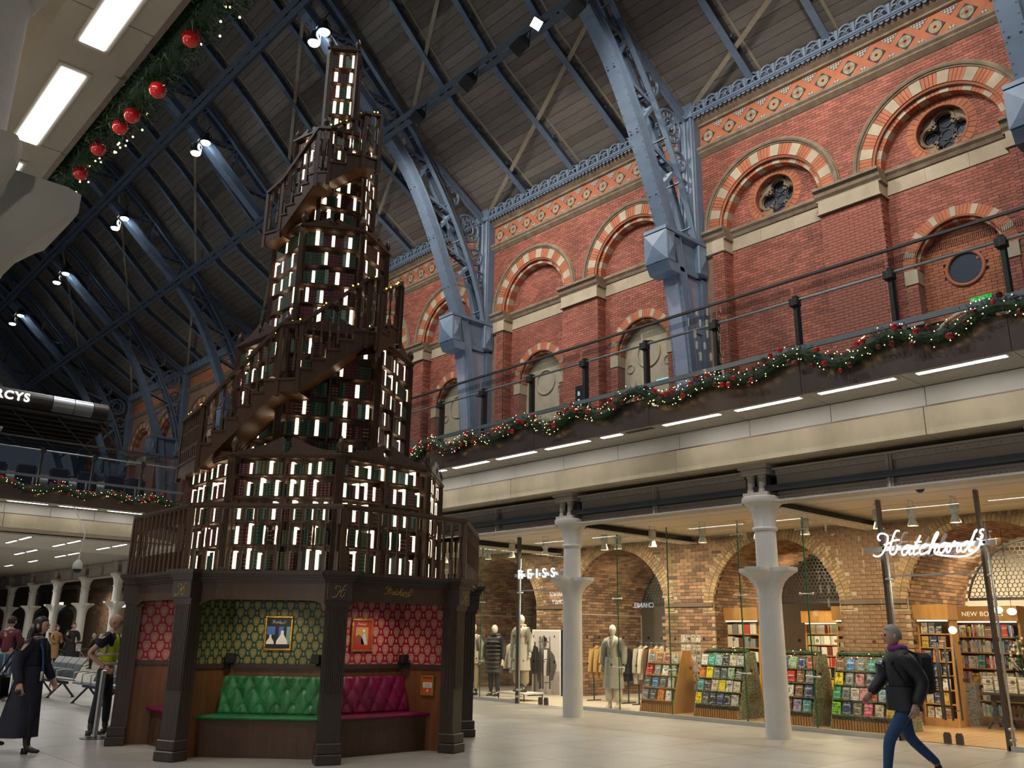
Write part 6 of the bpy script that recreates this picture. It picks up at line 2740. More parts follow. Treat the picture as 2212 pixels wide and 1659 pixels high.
# mannequins and clothes in the boutique
CREAMC = mat('cream_wool', (.52, .44, .33), .85, var=.06, scale=20)
GREYC = mat('stone_grey_wool', (.36, .33, .29), .85, var=.06, scale=20)
BEIGE = mat('beige_cloth', (.40, .30, .19), .85)
IVORY = mat('ivory_cloth', (.60, .54, .44), .85)
PUFF = mat('charcoal_quilted', (.045, .04, .038), .5)
CAMEL = mat('camel_cloth', (.42, .26, .09), .85)
but = lambda *ps: [lambda m, p=p: m.sphere(p, .012, 6, 4) for p in ps]
lap = [lambda m: m.tube([(.07, .07, 1.46), (.14, .06, 1.32), (.155, -.02, 1.15)], .02, 6), lambda m: m.tube([(.07, -.07, 1.46), (.14, -.05, 1.32), (.155, .02, 1.15)], .02, 6)]
FACEH = PI + .25
figure('mannequin', 'cream mannequin in a cream double-breasted blazer and beige trousers, nearest the kiosk', 'mannequin', (15.36, 18.25, 0), FACEH, 1.79, STAND, HANG,
       [('trousers', BEIGE, 0), ('boots', SHOE, .25), ('polo_neck', BLACKC, [loop(1.46, .05, .055, .03), lambda m: m.bev(.06, -.06, 1.2, .135, .06, 1.45, .02)]), ('top', CREAMC, {'g': 1.16}), ('skirts', CREAMC, (1.05, .76, .15, .175, .17, .2, 0)), ('lapel', CREAMC, lap), ('buttons', SHOE, but((.17, .06, 1.08), (.17, -.06, 1.08), (.18, .06, .95), (.18, -.06, .95)))], MANQ, False)
figure('mannequin', 'cream mannequin in a charcoal quilted coat and black trousers', 'mannequin', (15.61, 17.68, 0), FACEH, 1.76, STAND, HANG,
       [('trousers', BLKT, 0), ('boots', SHOE, .25), ('top', PUFF, {'g': 1.3}), ('skirts', PUFF, (1.05, .55, .18, .2, .2, .22, 0)), ('quilting', PUFF, [loop(z, .19 + (.01 if z < .9 else 0), .205, .028) for z in (1.3, 1.2, 1.1, 1.0, .9, .8, .7, .6)]), ('hood', PUFF, [loop(1.47, .09, .10, .05, -.02)])], MANQ, False)
figure('mannequin', 'tall mannequin on a low table in a long cream coat with a beige scarf', 'mannequin', (15.18, 16.2, .2), FACEH, 1.79, STAND, HANG,
       [('wide_trousers', BEIGE, 0), ('boots', SHOE, .12), ('top', IVORY, {'g': 1.18}), ('skirts', IVORY, (1.05, .48, .16, .18, .2, .22, 0)), ('lapel', IVORY, lap), ('scarf', BEIGE, [loop(1.47, .075, .08, .04), lambda m: m.tube([(.1, .05, 1.42), (.14, .05, 1.2)], .035, 6)]), ('buttons', SHOE, but((.18, .05, 1.1), (.18, -.05, .98)))], MANQ, False)
figure('mannequin', 'mannequin right of the farther column in a long stone-grey coat and ivory wide trousers', 'mannequin', (15.26, 13.3, 0), FACEH, 1.76, STAND, HANG,
       [('wide_trousers', IVORY, 0), ('boots', IVORY, .1), ('top', GREYC, {'g': 1.18}), ('skirts', GREYC, (1.05, .42, .16, .18, .21, .23, 0)), ('lapel', GREYC, lap), ('buttons', SHOE, but((.18, .05, 1.05), (.18, -.05, .95)))], MANQ, False)
t = thing('low_table', (15.15, 16.2, 0), 'low white-topped display table under the tall mannequin', 'table')
MB().box(14.85, 15.75, .17, 15.5, 16.7, .20).build('table_top', WHITEP, t)
for x in (14.87, 15.48):
    for y in (15.77, 16.68):
        MB().box(x - .01, y - .01, 0, x + .01, y + .01, .17).build('leg', DARK, t)
# poster stand
t = thing('poster_stand', (17.05, 17.2, 0), 'tall lightbox poster of a man in a grey jacket and dark cap inside the clothes shop', 'poster')
MP = frame4((17.0, 17.72, 0), (.1, -.99, 0), (-.99, -.1, 0), (0, 0, 1))
m = MB()
m.M = MP
m.box(0, -.22, 0, 1.0, 0, 1.68)
m.build('cabinet', mat('dark_blue_side', (.012, .02, .05), .4), t)
def pf(nm, mt, poly, v):
    m = MB()
    m.M = MP
    m.prism(poly, v - .001, v)
    m.build(nm, mt, t)
pf('frame', WHITEP, rect(0, 0, 1.0, 1.68), .002)
pf('sky', mat('pale_sky_print', (.52, .47, .47), .6), rect(.04, .04, .96, 1.64), .004)
pf('ground', mat('pavement_print', (.33, .28, .28), .6), rect(.04, .04, .96, .62), .006)
GJ = mat('grey_jacket_print', (.085, .075, .075), .6)
pf('jacket', GJ, [(.2, .35), (.14, .75), (.2, 1.05), (.36, 1.2), (.6, 1.2), (.78, 1.02), (.86, .75), (.74, .4), (.66, .38), (.66, .6), (.58, .4), (.4, .4), (.32, .6), (.3, .34)], .008)
pf('shirt', WHITEP, [(.4, .5), (.36, 1.16), (.54, 1.16), (.5, .5)], .010)
pf('trousers', mat('pale_trouser_print', (.48, .42, .40), .6), [(.3, .04), (.36, .5), (.62, .5), (.68, .04), (.52, .04), (.49, .4), (.44, .04)], .009)
pf('face', mat('brown_face_print', (.10, .05, .035), .6), [(.44 + .075 * math.cos(q), 1.32 + .11 * math.sin(q)) for q in np.linspace(0, 2 * PI, 17)[:-1]], .011)
pf('cap', NAVY, [(.35, 1.36), (.36, 1.45), (.44, 1.5), (.52, 1.46), (.54, 1.36)], .012)


def rail(label, x, y0, y1, z, cols, along='y'):
    t = thing('clothes_rail', (x, (y0 + y1) / 2, 0), label, 'rail')
    m = MB()
    m.tube([(x, y0, z), (x, y1, z)], .014, 6)
    m.build('bar', DARK, t)
    for y in (y0, y1):
        m = MB()
        m.tube([(x, y, 0), (x, y, z)], .016, 6)
        m.tube([(x - .25, y, .02), (x + .25, y, .02)], .016, 6)
        m.build('leg', DARK, t)
    n = len(cols)
    for i, (cn, cm, ln) in enumerate(cols):
        y = y0 + (y1 - y0) * (i + .6) / (n + .2)
        g = thing('hanging_garment', (x, y, z), '%s garment, %s from left, %s' % (cn, ORD[n - 1 - i], label.split(',')[0]), 'clothes', 'clothes on the boutique rails')
        m = MB()
        w = .055
        m.add([(x - .2, y - w, z - .12), (x - .03, y, z - .05), (x + .03, y, z - .05), (x + .2, y - w, z - .12), (x - .23, y - w, z - ln), (x + .23, y - w, z - ln), (x - .23, y + w, z - ln), (x + .23, y + w, z - ln), (x - .2, y + w, z - .12), (x + .2, y + w, z - .12)],
              [(0, 1, 2, 3), (8, 9, 2, 1), (0, 3, 5, 4), (8, 6, 7, 9), (0, 4, 6, 8), (3, 9, 7, 5), (4, 5, 7, 6)])
        for s in (-1, 1):
            m.tube([(x + s * .19, y, z - .15), (x + s * .25, y, z - .4), (x + s * .26, y + .01, z - .66)], [.06, .055, .05], 7)
        m.build('cloth', cm, g, smooth=40)
        m = MB()
        m.tube([(x, y, z - .05), (x, y, z + .01), (x + .02, y, z + .03)], .006, 5)
        m.build('hanger_hook', STEEL, g)


rail('rail of dark coats behind the mannequins', 16.6, 17.2, 18.6, 1.35, [('black', BLACKC, .8), ('black', BLACKC, .8), ('grey', GREYC, .8), ('ivory', IVORY, .7), ('black', BLACKC, .75)])
rail('rail of camel and navy jackets right of the farther column', 16.7, 14.1, 15.2, 1.35, [('navy', NAVYC, .85), ('ivory', IVORY, .95), ('navy', NAVYC, .85), ('camel', CAMEL, .8), ('camel', CAMEL, .8), ('camel', CAMEL, .8)])
rail('rail of ivory and brown coats beside the party wall', 16.6, 12.9, 13.7, 1.38, [('ivory', IVORY, 1.0), ('cream', CREAMC, .8), ('brown', mat('brown_coat', (.10, .05, .03), .85), 1.0), ('ivory', IVORY, .8), ('grey', GREYC, .9)])

# ceiling spotlights
sp0 = None
for i, (x, y) in enumerate(((14.9, 19.0), (14.9, 18.0), (14.9, 17.2), (14.9, 16.3), (14.9, 15.1), (14.9, 13.2), (14.9, 12.8), (15.0, 11.9), (15.0, 10.6), (15.0, 9.3), (15.0, 8.3), (15.0, 6.9), (15.0, 6.3), (15.0, 5.6), (15.2, 3.9))):
    lab = 'white ceiling spotlight inside the glass front, %s from the left' % ORD[i]
    if sp0 is None:
        sp0 = thing('spotlight', (x, y, 3.83), lab, 'light')
        m = MB()
        m.box(x - .09, y - .004, 3.6, x - .085, y + .004, 3.83)
        m.box(x + .085, y - .004, 3.6, x + .09, y + .004, 3.83)
        m.box(x - .09, y - .02, 3.82, x + .09, y + .02, 3.835)
        m.build('bracket', GREYP, sp0)
        m = MB()
        m.lathe(x, y, [(.06, 3.74), (.08, 3.73), (.08, 3.56), (.05, 3.54), (.055, 3.51), (.09, 3.40)], 14, cap=False)
        m.build('housing', PANEL, sp0, smooth=35)
        m = MB()
        m.lathe(x, y, [(.075, 3.415), (.01, 3.416)], 12)
        m.build('lens', EM_WARM, sp0)
    else:
        copy_thing(sp0, (x, y, 3.83), lab)
# ------------------------------------------------------------------ book shop: display stands, shelves, table
COLR = {'white': (.72, .70, .66), 'teal green': (.05, .42, .30), 'pale blue': (.36, .52, .58), 'black': (.02, .02, .022), 'cream': (.62, .55, .42), 'pale grey': (.48, .48, .47), 'orange': (.70, .22, .04), 'yellow': (.78, .62, .03),
        'grey': (.22, .23, .24), 'pale green': (.34, .46, .30), 'teal': (.10, .32, .32), 'dark brown': (.07, .045, .035), 'dark grey': (.07, .08, .09), 'navy': (.03, .05, .14), 'green': (.05, .30, .12), 'blue': (.05, .20, .48),
        'red': (.50, .04, .03), 'brown': (.26, .14, .08), 'maroon': (.16, .04, .04), 'lilac': (.38, .30, .46), 'pink': (.66, .28, .32), 'rust': (.42, .10, .06), 'lime green': (.28, .75, .05), 'hot pink': (.80, .06, .20), 'mustard': (.55, .38, .08), 'dark olive': (.08, .08, .05)}


def covermat(name, col):
    """flat printed cover: a lighter title block and a darker picture patch that differ from book to book"""
    t = NT(name)
    g = t.coord('Generated')
    rv = t.n('ObjectInfo').outputs['Random']
    sp = t.n('SeparateXYZ')
    t.l(g, sp.inputs[0])
    a = t.n('CombineXYZ')
    t.l(t.math('MULTIPLY', rv, 40.0), a.inputs[0])
    ad = t.n('VectorMath', operation='ADD')
    t.l(g, ad.inputs[0])
    t.l(a.outputs[0], ad.inputs[1])
    nz = t.noise(ad.outputs[0], 3.2, 3, .6)
    pic = t.math('GREATER_THAN', nz, .54)
    lum = sum(col) / 3
    c = t.mix(t.math('MULTIPLY', pic, .75), col, tuple(min(1, x * .25 + (.25 if lum < .1 else 0)) for x in col))
    z = sp.outputs[2]
    y = sp.outputs[1]
    band = t.math('LESS_THAN', t.math('ABSOLUTE', t.math('SUBTRACT', z, t.math('MULTIPLY_ADD', rv, .3, .55))), .05)
    band2 = t.math('LESS_THAN', t.math('ABSOLUTE', t.math('SUBTRACT', z, .14)), .025)
    inx = t.math('LESS_THAN', t.math('ABSOLUTE', t.math('SUBTRACT', y, .5)), .36)
    gl = t.math('GREATER_THAN', t.math('SINE', t.math('MULTIPLY', y, 46.0)), -.2)
    f = t.math('MULTIPLY', t.math('MULTIPLY', t.math('MAXIMUM', band, band2), inx), gl)
    c = t.mix(f, c, (.75, .72, .66) if lum < .3 else (.03, .03, .035))
    t.color(c)
    t.p.inputs['Roughness'].default_value = .35
    return t.m


CVM = {}


def cover_mesh(cn):
    if cn not in CVM:
        CVM[cn] = MB().box(0, -.5, 0, 1, .5, 1).mesh('book', covermat('cover_' + cn.replace(' ', '_'), COLR[cn]))
    return CVM[cn]


LEAFP = NT('leaf_pattern_paper')
_v = LEAFP.n('TexVoronoi')
_v.inputs['Scale'].default_value = 42
LEAFP.l(LEAFP.coord(), _v.inputs['Vector'])
LEAFP.color(LEAFP.mix(LEAFP.ramp(_v.outputs[0], .25, .6), (.34, .32, .19), (.075, .085, .05)))
LEAFP = LEAFP.m
OAK = _wood('golden_oak', (.46, .24, .07), .22, .4, (5, 5, .7), 2.0, .06)
rs = random.Random(23)
STANDS = [('leftmost stand', 11.72, 12.55, [['grey', 'brown', 'maroon', 'pale grey'], ['red', 'grey', 'white', 'pale green'], ['dark grey', 'blue', 'dark grey', 'pale grey'], ['grey', 'dark grey', 'orange', 'white']]),
          ('stand left of the nearer column', 10.14, 11.16, [['white', 'teal green', 'pale blue', 'black', 'cream', 'pale grey'], ['orange', 'yellow', 'grey', 'dark grey', 'pale green', 'black'], ['teal', 'dark brown', 'cream', 'yellow', 'white', 'cream'], ['yellow', 'dark grey', 'black', 'navy', 'black', 'pale grey']]),
          ('stand right of the nearer column', 8.60, 9.55, [['green', 'blue', 'pale green', 'navy', 'rust'], ['pale green', 'black', 'red', 'brown', 'grey'], ['black', 'cream', 'white', 'brown', 'navy'], ['blue', 'yellow', 'maroon', 'lilac', 'teal']]),
          ('stand behind the passer-by', 7.05, 8.22, [['brown', 'blue', 'grey', 'teal', 'blue', 'pink'], ['yellow', 'grey', 'pink', 'navy', 'teal', 'navy'], ['green', 'grey', 'white', 'pink', 'rust', 'pale blue', 'navy'], ['lime green', 'navy', 'dark olive', 'hot pink', 'cream', 'mustard']])]
TXT = {(1, 0, 1): ('Eve', 'white', .30), (1, 1, 5): ('BENNY', 'white', .17), (1, 2, 4): ('THE\nCOMING\nWAVE', 'black', .17), (2, 2, 2): ('%', 'black', .6), (3, 2, 2): ('NOT\nNOW\nCHLOE', 'maroon', .2),
       (3, 3, 0): ('THE\nFRAUD\nZADIE\nSMITH', 'black', .2), (3, 3, 3): ('EDGE\nOF\nHERE', 'white', .25), (3, 0, 1): ('John\nGrisham', 'white', .18), (3, 1, 3): ('LEE\nCHILD', 'white', .23)}
INK = {'white': WHITEP, 'black': NAVY, 'maroon': mat('maroon_ink', (.2, .02, .03), .5)}
for si_, (sn, y0, y1, rows) in enumerate(STANDS):
    x0 = 15.28
    wood = si_ == 0
    t = thing('book_stand', (x0 + .2, (y0 + y1) / 2, 0), ('wooden' if wood else 'leaf-patterned') + ' book display stand in the shop window, ' + sn, 'stand')
    pm_ = OAK if wood else LEAFP
    m = MB()
    m.prism([(x0 + .02, .16), (x0 + .42, 1.22), (x0 + .62, 1.22), (x0 + .85, .16)], y0, y1)
    m.build('body', pm_, t)
    m = MB()
    for s, yy in ((-1, y0 - .02), (1, y1)):
        m.prism([(x0 - .06, 0), (x0 + .37, 1.26), (x0 + .66, 1.26), (x0 + .92, 0)], yy, yy + .02)
    m.build('side_panel', pm_, t)
    m = MB()
    n = int((y1 - y0) / .052)
    for i in range(n):
        yy = y0 + (i + .5) * (y1 - y0) / n
        m.box(x0 - .03, yy - .017, .0, x0 + .01, yy + .017, .17)
    m.box(x0 + .0, y0, 0, x0 + .8, y1, .16)
    m.build('slatted_plinth', OAK, t)
    for r, cols in enumerate(rows):
        z = 1.0 - .245 * r
        xf = x0 + .02 + .4 * (z - .16) / 1.06
        MB().box(xf - .10, y0, z - .025, xf + .05, y1, z).build('ledge', pm_, t)
        nb = len(cols)
        bw = (y1 - y0) / nb
        for i, cn in enumerate(cols):
            yc = y1 - (i + .5) * bw
            w, h = min(bw * .9, .152) * rs.uniform(.93, 1.0), rs.uniform(.195, .215)
            lab = '%s cover, %s from left, %s ledge, %s' % (cn, ORD[i], ORD[r], sn)
            o = inst(cover_mesh(cn), 'book', (xf - .085, yc, z), None)
            o.scale = (.022, w, h)
            o.rotation_euler = (0, R_(14), 0)
            tag(o, lab, 'book', 'display books in the shop window')
            if (si_, r, i) in TXT:
                tx, ink, sz = TXT[(si_, r, i)]
                M = np.array((Matrix.Translation((xf - .088, yc + w * .44, z + h * (.72 if '\n' in tx else .3))) @ Matrix.Rotation(R_(14), 4, 'Y') @ Matrix(frame4((0, 0, 0), (0, -1, 0), (0, 0, 1), (-1, 0, 0)).tolist())).tolist() if False else
                             (Matrix.Translation((xf - .088, yc + w * .44, z)) @ Matrix.Rotation(R_(14), 4, 'Y') @ Matrix.Translation((-.002, 0, h * (.74 if '\n' in tx else .35))) @ Matrix(frame4((0, 0, 0), (0, -1, 0), (0, 0, 1), (-1, 0, 0)).tolist())))
                l = text(tx, w * sz * 1.5 if tx != '%' else .12, M, INK[ink], 'title', None, .0005)
                mw = l.matrix_basis.copy()
                l.parent = o
                l.matrix_parent_inverse = (Matrix.LocRotScale(o.location, o.rotation_euler, o.scale)).inverted()
                l.matrix_basis = mw
    if not wood:
        garland('short fir garland with baubles on top of the %s' % sn, [(x0 + .47, y, 1.27) for y in np.arange(y0, y1 + .05, .1)], .075, 170, 7, 8, .022)

# greetings card rack
t = thing('card_rack', (16.2, 11.7, 0), 'tall wire rack of white greetings cards left of the shop shelves', 'rack')
m = MB()
m.tube([(16.2, 11.7, 0), (16.2, 11.7, 1.65)], .02, 6)
for r in range(6):
    m.box(16.02, 11.45, .42 + r * .2, 16.38, 11.98, .428 + r * .2)
m.build('frame', STEEL, t)
for r in range(6):
    for i in range(4):
        o = inst(cover_mesh(['white', 'white', 'pale grey', 'cream'][(r + i) % 4]), 'greetings_card', (16.0, 11.93 - i * .13, .43 + r * .2))
        o.scale = (.006, .115, .15)
        tag(o, '%s card, %s from left, %s row up, wire card rack' % (['white', 'white', 'pale grey', 'cream'][(r + i) % 4], ORD[i], ORD[r]), 'card', 'cards on the wire rack')

# oak shelves with spines
SPN = ['white', 'cream', 'blue', 'white', 'yellow', 'pale grey', 'black', 'cream', 'pale blue', 'navy', 'white', 'pale green', 'red', 'grey', 'maroon']


def spine_mesh(cn):
    k = 's' + cn
    if k not in CVM:
        t = NT('spine_' + cn.replace(' ', '_'))
        g = t.n('SeparateXYZ')
        t.l(t.coord('Generated'), g.inputs[0])
        f = t.math('MULTIPLY', t.math('LESS_THAN', t.math('ABSOLUTE', t.math('SUBTRACT', g.outputs[2], .58)), .24), t.math('LESS_THAN', t.math('ABSOLUTE', t.math('SUBTRACT', g.outputs[1], .5)), .18))
        f = t.math('MULTIPLY', f, t.math('GREATER_THAN', t.math('SINE', t.math('MULTIPLY', g.outputs[2], 70.0)), -.3))
        lum = sum(COLR[cn]) / 3
        t.color(t.mix(f, COLR[cn], (.75, .72, .66) if lum < .3 else (.04, .04, .05)))
        t.p.inputs['Roughness'].default_value = .4
        CVM[k] = MB().box(0, -.5, 0, 1, .5, 1).mesh('book', t.m)
    return CVM[k]


n_sp = [0]
EM_LET = mat('cream_letters_added_glow', (.8, .75, .65), .5, emit=(1, .9, .75), es=.5)  # not a lamp: slight glow put into the letters to brighten them


def shelving(label, short, x, y0, y1, H, rows, sign=None, front=0.0, single=True, depth=.32, slope=.12):
    t = thing('bookshelf', (x, (y0 + y1) / 2, 0), label, 'shelf')
    for yy in (y0 - .04, y1):
        m = MB()
        m.prism([(x - slope, 0), (x + .02, H), (x + depth, H), (x + depth, 0)], yy, yy + .04)
        m.build('side_panel', OAK, t)
    MB().box(x + depth - .02, y0, 0, x + depth, y1, H).build('back_panel', OAK, t)
    MB().box(x - slope - .0, y0, 0, x + depth, y1, .14).build('plinth', OAK, t)
    h = MB().box(x - .12, y0 - .06, H - .06, x + depth, y1 + .06, H + .22).build('header', OAK, t)
    MB().box(x - .06, y0, H - .09, x - .02, y1, H - .065).build('shelf_light', EM_SHELF, t)
    if sign:
        text(sign, .125, TOV((x - .122, (y0 + y1) / 2 + .042 * len(sign), H + .03)), EM_LET, 'lettering', t, .003, 0, 1.05)
    st = MB()
    step = (H - .22) / rows
    for r in range(rows):
        z = .16 + r * step
        xf = x - slope + (slope + .02) * z / H
        MB().box(xf, y0, z - .025, x + depth, y1, z).build('shelf_board', OAK, t)
        y = y1 - .02
        i = 0
        row_n = ORD[rows - 1 - r]
        cnt = {}
        while y > y0 + .04:
            fr = rs.random() < front
            w = rs.uniform(.12, .15) if fr else rs.uniform(.018, .042)
            hh = min(step - .05, rs.uniform(.19, .24))
            if y - w < y0 + .01:
                break
            cn = rs.choice(['white', 'cream', 'pale blue', 'orange', 'grey', 'navy', 'pale grey', 'red', 'teal', 'brown', 'mustard', 'black']) if fr else rs.choice(SPN)
            if single and n_sp[0] < 190:
                n_sp[0] += 1
                o = inst(cover_mesh(cn) if fr else spine_mesh(cn), 'book', (xf + .02, y - w / 2, z))
                o.scale = (.03 if fr else .15, w * .95, hh)
                if fr:
                    o.rotation_euler = (0, R_(8), 0)
                cnt[cn] = cnt.get(cn, 0) + 1
                tag(o, '%s %s %s, %s shelf down, %s' % (ORD[cnt[cn] - 1], cn, 'front-facing book' if fr else 'book spine', row_n, short), 'book', 'books on the shop shelves')
            else:
                st.box(xf + .02, y - w + .001, z, xf + .15, y - .001, z + hh)
            y -= w + (.015 if fr else .001)
    if st.v:
        tt = NT('mixed_spines_' + short.replace(' ', '_'))
        rr = tt.n('ValToRGB')
        rr.color_ramp.interpolation = 'CONSTANT'
        tt.l(tt.n('NewGeometry').outputs['Random Per Island'], rr.inputs[0])
        for q, cn in enumerate(SPN):
            e = rr.color_ramp.elements[q] if q < 2 else rr.color_ramp.elements.new(q / len(SPN))
            e.position = q / len(SPN)
            e.color = COLR[cn] + (1,)
        tt.color(rr.outputs[0])
        o = st.build('shelved_book', tt.m, None, kind='stuff')
        tag(o, 'rows of many-coloured books on the %s' % short, 'books')
    return t


shelving('golden oak bookcase with slanting side just inside the book shop doors', 'oak bookcase inside the doors', 17.55, 6.92, 7.48, 1.98, 7, front=.75)
shelving('golden oak bookcase under the lettered new titles header', 'new titles case', 18.7, 6.1, 7.25, 1.98, 6, sign='NEW BOOKS', front=.06)
shelving('golden oak bookcase seen left of the nearer white column', 'left-hand oak case', 17.75, 11.15, 12.0, 1.98, 6, front=.85)
shelving('golden oak travel bookcase along the back, seen past the nearer column', 'travel case', 20.3, 9.3, 11.4, 1.98, 7, sign='TRAVEL', front=.3, single=False)
shelving('narrow oak bookcase right of the travel case', 'narrow oak case', 17.7, 8.98, 9.22, 1.98, 6, front=.9, single=False)
shelving('far oak bookcase behind the flower table', 'far oak case', 21.0, 4.6, 6.6, 1.98, 6, front=.3, single=False)
# stack of boxed books and the carved table with book piles and flowers
for k in range(11):
    o = inst(cover_mesh('pale grey'), 'boxed_book', (18.45, 7.02, .012 + k * .068))
    o.scale = (.3, .2, .066)
    tag(o, 'pale grey boxed book, %s from the floor in the pile beside the new titles case' % ORD[k], 'book', 'pile of boxed books')
t = thing('carved_table', (18.0, 5.8, 0), 'dark carved wooden table with turned legs under the book piles', 'table')
MB().bev(17.6, 5.2, .60, 18.4, 6.5, .65, .01).build('table_top', WOODK, t)
MB().box(17.7, 5.3, .50, 18.3, 6.4, .60).build('apron', WOODK, t)
for x in (17.72, 18.28):
    for y in (5.35, 6.35):
        m = MB()
        m.lathe(x, y, [(.04, .5), (.045, .42), (.025, .38), (.04, .3), (.03, .22), (.045, .14), (.05, .1)], 10)
        for s in (-1, 1):
            m.tube([(x, y, .16), (x, y + s * .08, .14), (x, y + s * .13, .06), (x, y + s * .15, .012)], [.03, .03, .025, .03], 7)
        m.build('leg', WOODK, t, smooth=40)
MB().box(17.7, 5.35, .2, 17.74, 6.35, .25).build('stretcher', WOODK, t)
for p in range(6):
    for k in range(8):
        o = inst(cover_mesh(['white', 'pale grey', 'cream'][(p + k) % 3]), 'stacked_book', (17.66 + rs.uniform(-.008, .008), 6.40 - p * .2, .65 + k * .034))
        o.scale = (.24, .165, .032)
        tag(o, '%s book, %s up, %s pile from the left, carved table' % (['white', 'pale grey', 'cream'][(p + k) % 3], ORD[k], ORD[p]), 'book', 'book piles on the carved table')
t = thing('flower_vase', (18.2, 5.9, .65), 'vase of white flowers and bare twigs on the carved table', 'vase')
m = MB()
m.lathe(18.2, 5.9, [(.06, .65), (.09, .72), (.08, .85), (.05, .92), (.06, .95)], 12)
m.build('vase_body', BLACK, t, smooth=True)
m, m2 = MB(), MB()
for i in range(46):
    a, e = rs.uniform(0, 2 * PI), rs.uniform(.2, 1)
    tip = (18.2 + .28 * math.cos(a) * e, 5.9 + .28 * math.sin(a) * e, 1.0 + rs.uniform(.05, .75) * (1.1 - e * .6))
    m.tube([(18.2, 5.9, .93), tip], [.006, .003], 4)
    (m2 if i % 2 else m).sphere(tip, .025 if i % 2 else .03, 6, 4)
m.build('stems', FIR, t, kind='stuff')
m2.build('petals', WHITEP, t, kind='stuff')
for i, (x, y, z) in enumerate(((18.5, 6.34, 2.12), (18.5, 6.10, 2.09))):
    t = thing('globe_pendant', (x, y, z), '%s white globe pendant lamp above the carved table' % ('left' if i == 0 else 'right'), 'light')
    MB().sphere((x, y, z), .085, 14, 10, .8).build('globe', emis('globe_glow', (1, .88, .7), 2.2), t, smooth=True)
    MB().tube([(x, y, z + .06), (x, y, 3.84)], .005, 4).build('cord', DARK, t)
# honeycomb screens in the vaults
for i, (c, lab) in enumerate(((10.43, 'honeycomb metal screen in the vault behind the nearer column'), (5.97, 'honeycomb metal screen in the vault behind the book shop sign'), (14.9, 'dark honeycomb screen in the vault of the clothes shop'))):
    X = 20.1
    t = thing('honeycomb_screen', (X, c, 2.4), lab, 'screen')
    m = MB()
    r = .055
    for a in range(-17, 18):
        for b in range(0, 18):
            y, z = c + a * r * 1.732 + (r * .866 if b % 2 else 0), 2.42 + b * r * 1.5
            if (y - c) ** 2 + (z - AZ) ** 2 > 1.48 ** 2:
                continue
            for q in range(3):
                t0, t1 = PI / 6 + q * PI / 3, PI / 6 + (q + 1) * PI / 3
                m.beam((X, y + r * math.cos(t0), z + r * math.sin(t0)), (X, y + r * math.cos(t1), z + r * math.sin(t1)), .013, .013, (1, 0, 0))
    m.build('honeycomb', DARK, t, kind='stuff')
    m = MB()
    m.tube([(X, c + 1.5 * math.cos(q), AZ + 1.5 * math.sin(q)) for q in np.linspace(.2, PI - .2, 21)], .025, 5)
    m.beam((X, c - 1.46, 2.4), (X, c + 1.46, 2.4), .05, .06)
    m.build('frame', DARK, t)
t = thing('ceiling_speaker', (16.6, 4.9, 3.2), 'black square speaker hanging behind the end of the handwriting sign', 'speaker')
m = MB()
m.M = frame4((16.6, 4.75, 3.2), (.7, .3, .6), (-.3, .95, 0), (-.6, -.2, .75))
m.bev(-.1, -.16, -.16, .1, .16, .16, .015)
m.build('cabinet', BLACK, t)

# ------------------------------------------------------------------ hall furniture at the left
SEATG = mat('grey_seat_plastic', (.055, .065, .08), .4)
for bi, (y0, n, lab) in enumerate(((22.4, 4, 'row of grey airport seats farther back at the left'), (18.9, 4, 'row of grey airport seats nearer the kiosk at the left'))):
    t = thing('seat_row', (6.6, y0, 0), lab, 'seats')
    for i in range(n):
        yc = y0 + i * .56
        m = MB()
        m.M = frame4((6.55, yc, 0), (-1, 0, 0), (0, 1, 0), (0, 0, 1))
        m.ribbon([(.26, .40), (.20, .425), (0, .405), (-.2, .38)], 0, .02, -.26, .26)
        m.build('seat', SEATG, t)
        m = MB()
        m.M = frame4((6.55, yc, 0), (-1, 0, 0), (0, 1, 0), (0, 0, 1))
        m.ribbon([(-.17, .42), (-.22, .55), (-.30, .72), (-.40, .86)], 0, .02, -.26, .26)
        m.build('backrest', SEATG, t)
    m = MB()
    m.box(6.52, y0 - .3, .30, 6.6, y0 + n * .56 - .25, .36)
    m.build('beam', DARK, t)
    for i in range(n + 1):
        y = y0 - .28 + i * .56
        m = MB()
        m.tube([(6.32, y, .42), (6.32, y, .60), (6.5, y, .63), (6.72, y, .60)], .014, 6)
        m.build('armrest', STEEL, t, smooth=True)
    for y in (y0 + .0, y0 + (n - 1) * .56):
        m = MB()
        m.beam((6.56, y, .33), (6.28, y, .02), .05, .035)
        m.beam((6.56, y, .33), (6.82, y, .02), .05, .035)
        for x in (6.28, 6.82):
            m.lathe(x, y, [(.04, 0), (.04, .02), (.02, .03)], 10)
        m.build('leg', DARK, t)
t = thing('bollard', (4.60, 13.86, 0), 'square steel queue post on a round base plate in front of the steward', 'post')
m = MB()
m.bev(4.57, 13.83, .012, 4.63, 13.89, .93, .008)
m.build('post', STEEL, t)
MB().lathe(4.60, 13.86, [(.2, 0), (.2, .008), (.06, .014)], 24).build('base_plate', STEELD, t)
